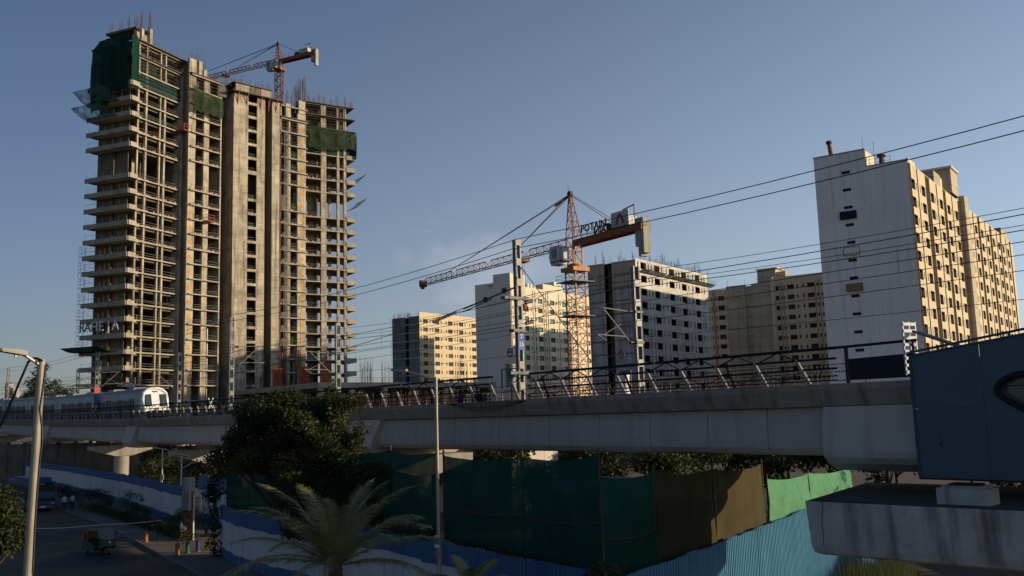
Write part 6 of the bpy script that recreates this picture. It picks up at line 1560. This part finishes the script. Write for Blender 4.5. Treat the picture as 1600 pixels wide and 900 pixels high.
# belt of trees beyond the viaduct
belt = [(9.5, 66, 7.6), (14.5, 63, 8.2), (20, 61, 8.0), (26, 58, 8.4), (31, 62, 8.6), (36, 57, 8.8), (5.5, 73, 8.2), (0, 79, 8.6), (-5, 88, 8.8), (42, 64, 9.0), (46, 56, 9.0), (-12, 100, 8.8), (24, 68, 8.8), (13, 74, 8.8), (52, 70, 9.6), (38, 72, 9.4), (-20, 112, 8.6), (33, 66, 9.2), (45, 74, 9.8), (58, 62, 9.6), (29, 75, 9.4), (32, 92, 10), (27.5, 84, 9.6), (37, 98, 10.4), (4, 92, 10), (9.5, 97, 10.2), (-2.5, 97, 10), (16, 90, 10), (21, 96, 10.2), (22, 79, 9.6), (25.5, 90, 10), (31, 82, 9.6), (34.5, 87, 9.8), (18.5, 84, 9.8), (38, 80, 9.6)]
words = ['under the girder left of the navy-ended span', 'behind the brown net', 'right of the brown net', 'behind the bright green net', 'in the back row behind the bright green net', 'behind the pier cap', 'left of the belt under the viaduct', 'behind the wide green net', 'beside the whitewashed store', 'behind the blue station', 'farthest right behind the station', 'left of the whitewashed store', 'in the back row behind the brown net', 'in the back row behind the wide green net', 'in the last row behind the station', 'in the last row behind the pier cap', 'at the far left end of the belt', 'in the third row behind the bright green net', 'in the third row behind the pier cap', 'outermost behind the station', 'in the deepest row behind the brown net'] + [f'deepest row, {w}' for w in ('behind the pier cap corner', 'right of the brown net', 'farthest right', 'behind the wide net middle', 'behind the wide net right end', 'behind the wide net left end', 'behind the dark green net end', 'behind the middle of the brown net', 'behind the bright green net, left', 'behind the bright green net, middle', 'behind the bright green net, right', 'beside the diamond sign', 'above the brown net edge', 'right of the diamond sign')]
drop = {(20, 61), (26, 58), (31, 62), (36, 57), (33, 66), (24, 68), (14.5, 63), (46, 56)}      # left out: they crowd the nets and block their sun
for i, (x, y, h) in enumerate(belt):
    if (x, y) in drop: continue
    tree(f'dark leafy tree beyond the viaduct, {words[i]}', x, y, h, 2.9, 2.7, h*.42, h*.52, 3600, .36, ['leaf_dark', 'leaf'], 40+i, .2, 16, 1.15, 'belt of trees beyond the viaduct')
# trees under and behind the left part of the viaduct
for i, (px, py, Y, h, w) in enumerate(((236, 745, 118, 7.0, 'left of the solar lamps'), (262, 745, 122, 7.4, 'between the solar lamps'), (300, 745, 112, 7.0, 'right of the solar lamps'), (325, 742, 100, 6.6, 'next to the torn net'))):
    p = at_y(px, py, Y); tree(f'shaded roadside tree beneath the viaduct, {w}', p.x, p.y, h, 3.0, 2.6, h*.4, h*.5, 2200, .34, ['leaf_dark', 'leaf'], 70+i, .16, 14, 1.1, 'trees beneath the left viaduct')
p = at_y(172, 610, 175); tree('round green tree rising behind the train in front of the tower', p.x, p.y, 16, 4.5, 4, 3.6, 13.2, 2600, .5, ['leaf_dark', 'leaf'], 80, .3, 16, 1.5)
for i, (px, Y, h, rx, w) in enumerate(((80, 420, 30, 8, 'left one of the pair above the train roof'), (100, 430, 29, 8, 'right one of the pair above the train roof'), (66, 380, 33, 3.5, 'slim one half hidden by the lamp pole'), (57, 400, 28, 5, 'small one at the lamp pole'))):
    p = at_y(px, 620, Y); tree(f'distant tree on the left skyline, {w}', p.x, p.y, h, rx, 6, 6.5 if rx > 4 else 9, h-6.5, 1500, .9, ['leaf_dark'], 90+i, .5, 14, 2.6, 'distant trees on the left skyline')
# sapling in front of the podium
p = at_y(522, 600, 78); tree('slender sapling top standing against the podium corner', p.x, p.y, 12, .55, .5, 1.5, 11.0, 420, .2, ['leaf', 'leaf_bright'], 99, .06, 8, .4)

# palm
def palm(label, x, y, h, nf, L, seed, lf=.62):
    rnd = random.Random(seed); t = thing('palm_tree', label, 'palm', (x, y, 0))
    b = MB(); z = 0
    while z < h: b.bar((0, 0, z), (0, 0, z+.22), .24, .2, n=10, cap=False); z += .2
    put('trunk', b.mesh('trunk', 'bark'), t)
    for i in range(nf):
        az = 2*math.pi*i*.382+rnd.uniform(-.15, .15); el = R(84-76*(i/nf)**.85+rnd.uniform(-6, 6)); l = L*rnd.uniform(.85, 1.12)*(0.8+.2*i/nf); b = MB(); n = 16
        P = []; pos = Vector((.08*math.cos(az), .08*math.sin(az), h)); e = el
        for k in range(n+1):
            P.append(pos.copy()); dirv = Vector((math.cos(az)*math.cos(e), math.sin(az)*math.cos(e), math.sin(e))); pos = pos+dirv*(l/n); e -= R(68)/n*(.35+1.3*k/n)
        for k in range(n): b.bar(P[k], P[k+1], .03*(1-k/n)+.006, .03*(1-(k+1)/n)+.005, n=4, cap=False)
        side = Vector((-math.sin(az), math.cos(az), 0))
        for k in range(5, n*6):
            f = k/(n*6); a = f*n; j = min(int(a), n-1); p = P[j].lerp(P[j+1], a-j); d = (P[j+1]-P[j]).normalized(); up = side.cross(d)
            ll = lf*math.sin(math.pi*min(1, f*.93+.1))**.6*rnd.uniform(.85, 1.1)
            for s in (-1, 1):
                v = (side*s*.7+d*.75+up*rnd.uniform(-.25, .3)).normalized(); w = d*.023
                q = p+v*ll+Vector((0, 0, -.12*ll)); b.quad(p-w, p+w, q)
        o = put('frond', b.mesh('frond', 'palm_leaf'), t)
    return t
pp = at_y(524, 884, 30); palm('date palm with arching fronds in front of the blue and white fence', pp.x, 30, pp.z, 30, 4.3, 4)
p2 = at_y(735, 905, 27); palm('small palm tip poking up at the bottom edge below the thin lamp post', p2.x, 27, p2.z-.35, 10, 1.5, 9, .35)

# shrubs along the fence
def shrub(label, px, py, r, h, m, seed, z0=.12, n=900, size=.14, group='shrubs along the fence'):
    p = at_z(px, py, z0); rnd = random.Random(seed); t = thing('shrub', label, 'shrub', (p.x, p.y, z0), 0, group)
    b = MB()
    for i in range(6): a = i*1.05; b.bar((0, 0, 0), (r*.5*math.cos(a), r*.5*math.sin(a), h*.6), .03, .012, n=4)
    put('stems', b.mesh('stems', 'bark'), t)
    put('foliage', leaf_mesh('foliage', make_clumps((0, 0, h*.55), (r*.8, r*.8, h*.42), 9, r*.5, rnd, -.9), n, size, m, seed=seed), t); return t
shrub('rounded yellow-green bush beside the standing man', 275, 838, 1.15, 2.2, ['leaf_bright', 'leaf_bright', 'leaf'], 21, n=1500)
shrub('dark shrub on a stem against the white fence, left of a pair', 204, 812, 1.1, 2.6, ['leaf_dark'], 22); shrub('dark shrub on a stem against the white fence, right of a pair', 218, 818, 1.0, 2.2, ['leaf_dark', 'leaf'], 23)
for i, (px, py, w) in enumerate(((97, 787, 'just right of the bus'), (108, 790, 'behind the two men'), (126, 792, 'tall one past the two men'), (147, 797, 'second past the two men'), (162, 800, 'third past the two men'))): shrub(f'dark round shrub at the fence foot, {w}', px, py, 1.2, 2.3, ['leaf_dark'], 24+i)
shrub('dark bush between the electric cabinet and the curved fence', 322, 835, 1.3, 2.6, ['leaf_dark'], 31)
rnd = random.Random(5); cl = []
for i in range(46):
    f = i/45; x = 130+f*150; y = 800+f*48; p = at_z(x, y-2, .12); cl.append(((p.x+.6, p.y+.6, .4), (.9, .9, .45)))
o = put('hedge', leaf_mesh('hedge', cl, 9000, .16, ['leaf_dark', 'leaf_dark', 'leaf'], seed=6)); o['kind'] = 'stuff'; o['label'] = 'low dark ground planting between pavement and fence'; o['category'] = 'planting'
# creeper on the fence corner
t = thing('creeper', 'dark leafy creeper hanging over the corner of the curved fence', 'plant', (-20.0, 63.0, 0))
cl = []; st_ = MB()
for px, py, r_ in ((338, 745, .55), (330, 760, .45), (322, 772, .35), (333, 780, .5), (336, 800, .4), (338, 825, .5), (335, 850, .55), (340, 872, .6), (333, 885, .5), (328, 768, .4), (340, 770, .5)):
    p = at_y(px, py, 62.6)-t.location; cl.append((tuple(p), (r_, .3, r_*1.1)))
put('foliage', leaf_mesh('foliage', cl, 1500, .2, ['leaf_dark'], seed=7), t)
st_.tube([tuple(at_y(x, y, 62.7)-t.location) for x, y in ((336, 900), (334, 860), (338, 810), (334, 770), (342, 740))], .03, 5); put('stem', st_.mesh('stem', 'bark'), t)
t = thing('creeper', 'green creeper lying on top of the fence beside the thin lamp post', 'plant', (-4.6, 43.4, 0))
cl = [((-1.6+.33*i, 2.2-.5*i, 3.5+.12*math.sin(i*2)), (.4, .5, .3)) for i in range(8)]+[((1.6+.4*i, -2.6-.6*i, 3.4), (.3, .4, .16)) for i in range(8)]
put('foliage', leaf_mesh('foliage', cl, 2200, .13, ['leaf_dark', 'leaf'], seed=9), t); put('stem', MB().tube([(-1.8, 2.4, 3.35), (0, 0, 3.4), (1.4, -2.2, 3.4)], .03, 5).mesh('stem', 'bark'), t)
p = at_y(945, 888, 28.5); t = thing('shrub', 'dark broad-leaved bush at the bottom edge where the fences meet', 'shrub', (p.x, p.y, 0), 0, 'shrubs along the fence')
put('foliage', leaf_mesh('foliage', [((0, 0, p.z-.4), (.7, .6, .6)), ((-.5, .1, p.z-.8), (.5, .5, .5)), ((.5, .1, p.z-.9), (.5, .5, .5))], 900, .2, ['leaf_dark', 'leaf'], seed=10), t); put('stems', MB().bar((0, 0, 0), (0, 0, p.z-.3), .06, .03, n=6).mesh('stems', 'bark'), t)
# grass tufts under the pier cap
v = []; f = []; rnd = random.Random(3)
for _ in range(5200):
    p = at_z(rnd.uniform(1325, 1430), rnd.uniform(905, 945), CUT); x, y = p.x+rnd.uniform(-.6, .6), p.y+rnd.uniform(-.6, 1.2); a = rnd.uniform(0, 6.3); h = rnd.uniform(.6, 2.1); l = rnd.uniform(-.3, .3); i = len(v)
    v += [(x, y, CUT), (x+.035*math.cos(a), y+.035*math.sin(a), CUT), (x+l, y+rnd.uniform(-.3, .3), CUT+h)]; f.append((i, i+1, i+2))
me = bpy.data.meshes.new('grass'); me.from_pydata(v, [], f); me.materials.append(M['grass']); o = put('grass', me); o['kind'] = 'stuff'; o['label'] = 'tall green grass growing below the pier cap'; o['category'] = 'grass'
# ------------------------------------------------------------------ bus
HB = math.atan2(-.785, .62)
p = at_z(66, 800, 0)
bus = thing('city_bus', 'blue and teal electric city bus with dark glass at the left fence', 'bus', (p.x, p.y, .004), HB)
def bx_(name, m, x0, x1, y0, y1, z0, z1, parent=bus): return block(name, m, parent, x0, x1, y0, y1, z0, z1)
# local x forward; nose at x=0
b = MB(); b.prism([(-11.8, .35), (-.15, .35), (.06, .75), (.02, 1.6), (-.18, 3.0), (-.3, 3.12), (-11.8, 3.12)], 'y', -1.27, 1.27); put('body', b.mesh('body', 'bus_blue'), bus)
b = MB(); b.prism([(-9.5, 3.13), (-1.1, 3.13), (-1.5, 3.5), (-9.2, 3.5)], 'y', -1.05, 1.05); put('roof_pod', b.mesh('roof_pod', 'bus_blue'), bus)
b = MB(); b.quad((.05, -1.2, 1.05), (.05, 1.2, 1.05), (-.15, 1.18, 2.78), (-.15, -1.18, 2.78)); put('windscreen', b.mesh('windscreen', 'bus_glass'), bus, (.02, 0, 0))
for s in (-1, 1):
    for i in range(6): bx_('side_window', 'bus_glass', -10.9+i*1.75, -9.3+i*1.75, s*1.272, s*1.285, 1.25, 2.65)
bx_('destination_sign', 'bus_glass', -.16, -.12, -1.0, 1.0, 2.76, 3.0); bx_('route_display', 'plate_red', -.12, -.10, -.35, .15, 2.8, 2.95)
for s in (-1, 1): bx_('headlamp', 'lamp_lens', .05, .09, s*1.0-.16, s*1.0+.16, .78, .92); bx_('mirror', 'bus_glass', .15, .25, s*1.42-.1, s*1.42+.1, 2.0, 2.5)
bx_('bumper', 'bus_teal', .0, .09, -1.22, 1.22, .36, .68); bx_('chrome_strip', 'galvanised', .066, .10, -1.1, 1.1, 1.0, 1.05); bx_('number_plate', 'letter_white', .092, .1, -.3, .3, .48, .6)
wm = MB().bar((0, -.15, 0), (0, .15, 0), .48, n=18).mesh('wheel', 'rubber'); hm = MB().bar((0, -.16, 0), (0, .16, 0), .24, n=12).mesh('hub', 'galvanised')
for x in (-2.6, -8.8):
    for s in (-1, 1): w = put('wheel', wm, bus, (x, s*1.15, .48)); put('hub', hm, w)

# ------------------------------------------------------------------ auto rickshaw
p = at_z(157, 866, 0)
auto = thing('auto_rickshaw', 'green and yellow auto rickshaw driving on the dark road', 'auto rickshaw', (p.x, p.y, .008), math.atan2(-.62, .78))
b = MB(); b.prism([(-1.3, .3), (-.2, .28), (.35, .3), (.5, .55), (.1, .62), (-.1, .85), (-1.3, .85)], 'y', -.64, .64); put('tub', b.mesh('tub', 'auto_green'), auto)
b = MB(); b.prism([(.5, .5), (.95, .45), (1.2, .6), (1.15, .95), (.95, 1.12), (.8, 1.05), (.62, .6)], 'y', -.5, .5); put('nose', b.mesh('nose', 'auto_green'), auto)
b = MB(); b.prism([(-1.32, .852), (-1.3, 1.5), (-1.1, 1.66), (.35, 1.72), (.62, 1.66), (.6, 1.6), (-.55, 1.58), (-.62, .852)], 'y', -.645, .645); put('hood', b.mesh('hood', 'auto_yellow'), auto)
bx_('side_opening', 'rubber', -1.05, -.66, -.655, -.647, .95, 1.45, auto)
b = MB(); b.prism([(.62, 1.66), (.9, 1.12), (.86, 1.10), (.5, 1.64)], 'y', -.6, .6); put('windscreen', b.mesh('windscreen', 'train_glass'), auto)
for s in (-1, 1):
    b = MB(); b.bar((.9, s*.56, 1.1), (.6, s*.6, 1.66), .03, n=4); put('pillar', b.mesh('pillar', 'paint_navy'), auto); b = MB(); b.bar((.95, s*.5, 1.15), (1.0, s*.72, 1.25), .015, n=4); b.box((1.0, s*.74, 1.25), (.04, .12, .1)); put('mirror', b.mesh('mirror', 'galvanised_dark'), auto)
bx_('front_panel', 'auto_orange', 1.0, 1.02, -.42, .42, 1.0, 1.12, auto); put('headlamp', MB().bar((1.14, 0, .88), (1.22, 0, .88), .1, n=12).mesh('headlamp', 'lamp_lens'), auto)
bx_('rear_seat', 'rubber', -1.0, -.4, -.55, .55, .86, 1.1, auto); bx_('seat', 'rubber', .0, .4, -.35, .35, .75, .9, auto); b = MB(); b.bar((.95, 0, .9), (.7, 0, 1.1), .03); b.bar((.7, -.35, 1.12), (.7, .35, 1.12), .02); put('handlebar', b.mesh('handlebar', 'galvanised_dark'), auto)
wm = MB().bar((0, -.06, 0), (0, .06, 0), .22, n=16).mesh('wheel', 'rubber'); hm = MB().bar((0, -.07, 0), (0, .07, 0), .11, n=10).mesh('hub', 'galvanised')
for x, y in ((.95, 0), (-.9, .56), (-.9, -.56)): w = put('wheel', wm, auto, (x, y, .22)); put('hub', hm, w)
b = MB(); b.prism([(.68, .3), (1.22, .3), (1.2, .48), (.7, .48)], 'y', -.12, .12); put('mudguard', b.mesh('mudguard', 'auto_yellow'), auto)

# ------------------------------------------------------------------ people: one skinned figure each, posed by its joints
def person(label, px, py, rz, shirt, z0, arms, legs, hgt=1.7, cat='person'):
    p = at_z(px, py, z0); s = hgt/1.7
    J = {'pel': (0, 0, .93), 'sp': (0, .01, 1.12), 'ch': (0, .0, 1.34), 'nk': (0, .01, 1.47), 'hd': (0, -.02, 1.56), 'ht': (0, -.01, 1.68)}
    E_ = [('pel', 'sp'), ('sp', 'ch'), ('ch', 'nk'), ('nk', 'hd'), ('hd', 'ht')]
    Rr = {'pel': (.15, .11), 'sp': (.14, .10), 'ch': (.165, .11), 'nk': (.055, .055), 'hd': (.085, .10), 'ht': (.07, .08)}
    for sd, sg in (('l', 1), ('r', -1)):
        (ex, ey, ez), (hx, hy, hz) = arms[sd]; (kx, ky), (fx, fy) = legs[sd]
        J.update({sd+'s': (sg*.18, 0, 1.39), sd+'e': (ex, ey, ez), sd+'h': (hx, hy, hz), sd+'t': (sg*.09, 0, .88), sd+'k': (kx, ky, .49), sd+'a': (fx, fy, .09), sd+'f': (fx, fy-.19, .04)})
        E_ += [('ch', sd+'s'), (sd+'s', sd+'e'), (sd+'e', sd+'h'), ('pel', sd+'t'), (sd+'t', sd+'k'), (sd+'k', sd+'a'), (sd+'a', sd+'f')]
        Rr.update({sd+'s': (.062, .062), sd+'e': (.045, .045), sd+'h': (.032, .035), sd+'t': (.09, .09), sd+'k': (.062, .062), sd+'a': (.042, .045), sd+'f': (.04, .032)})
        hv = Vector(J[sd+'h']); fv = (hv-Vector(J[sd+'e'])).normalized()
        for k, (o_, ln) in enumerate(((-.03, .085), (-.01, .095), (.012, .09), (.032, .07))):
            J[f'{sd}g{k}'] = tuple(hv+fv*ln+Vector((o_, 0, 0))); E_.append((sd+'h', f'{sd}g{k}')); Rr[f'{sd}g{k}'] = (.009, .009)
        J[sd+'gt'] = tuple(hv+fv*.04+Vector((-sg*.045, -.02, 0))); E_.append((sd+'h', sd+'gt')); Rr[sd+'gt'] = (.010, .010)
    names = list(J); me = bpy.data.meshes.new('person_skeleton'); me.from_pydata([J[n] for n in names], [(names.index(a), names.index(c)) for a, c in E_], [])
    o = bpy.data.objects.new('person', me); COL.objects.link(o); md = o.modifiers.new('Skin', 'SKIN'); md.use_smooth_shade = True
    for i, n in enumerate(names): me.skin_vertices[0].data[i].radius = Rr[n]
    me.skin_vertices[0].data[names.index('pel')].use_root = True
    o.modifiers.new('Sub', 'SUBSURF').levels = 1
    dg = bpy.context.evaluated_depsgraph_get(); m2 = bpy.data.meshes.new_from_object(o.evaluated_get(dg)); bpy.data.objects.remove(o)
    for mm in ('skin', shirt, 'trousers', 'rubber'): m2.materials.append(M[mm])
    for pl in m2.polygons:
        c = pl.center; el = min((c-Vector(J['le'])).length, (c-Vector(J['re'])).length)
        hand = min((c-Vector(J['lh'])).length, (c-Vector(J['rh'])).length)
        if c.z > 1.47: k = 0
        elif hand < .13: k = 0
        elif c.z > .93 or (abs(c.x) > .19 and c.z > .7): k = 1
        elif c.z < .09: k = 3
        else: k = 2
        pl.material_index = k; pl.use_smooth = True
    body = put('person', m2, None, (p.x, p.y, z0), rz, (s, s, s)); tag(body, label, cat)
    h = MB()
    for i in range(5):
        for j in range(12):
            def hp(i_, j_):
                th = R(100)*i_/5; ph = 2*math.pi*j_/12; rr_ = .112*math.sin(th); return (rr_*math.cos(ph)*.92, .02+rr_*math.sin(ph)*1.08, 1.615+.115*math.cos(th))
            if i >= 3 and hp(i, j)[1] < -.02: continue
            h.quad(hp(i, j), hp(i+1, j), hp(i+1, j+1), hp(i, j+1))
    put('hair', h.mesh('hair', 'hair'), body)
    fc = MB(); fc.bar((0, -.105, 1.60), (0, -.135, 1.575), .012, .016, n=5); fc.bar((-.025, -.108, 1.545), (.025, -.108, 1.545), .006, n=4)
    for sg in (-1, 1): fc.box((sg*.035, -.105, 1.61), (.025, .012, .012)); fc.box((sg*.092, .0, 1.60), (.016, .035, .05))
    put('face', fc.mesh('face', 'skin'), body)
    return body
down = {'l': ((.24, .03, 1.13), (.25, -.04, .9)), 'r': ((-.24, .03, 1.13), (-.25, -.04, .9))}
akimbo = {'l': ((.33, .08, 1.14), (.2, -.05, 1.0)), 'r': ((-.24, .02, 1.13), (-.22, -.1, .92))}
stand = {'l': ((.1, -.02), (.11, .02)), 'r': ((-.1, 0), (-.11, .02))}; stride = {'l': ((.1, -.12), (.11, -.2)), 'r': ((-.1, .04), (-.1, .24))}
person('person in a white shirt and dark trousers standing by the yellow-green bush', 283, 851, R(-60), 'shirt_white', .12, akimbo, stride, 1.74)
person('person in a light blue shirt near the bus, left of two', 100, 799, R(30), 'shirt_blue', .12, down, stand, 1.72)
person('person in a pale shirt near the bus, right of two', 113, 797, R(-110), 'shirt_grey', .12, akimbo, stand, 1.7)
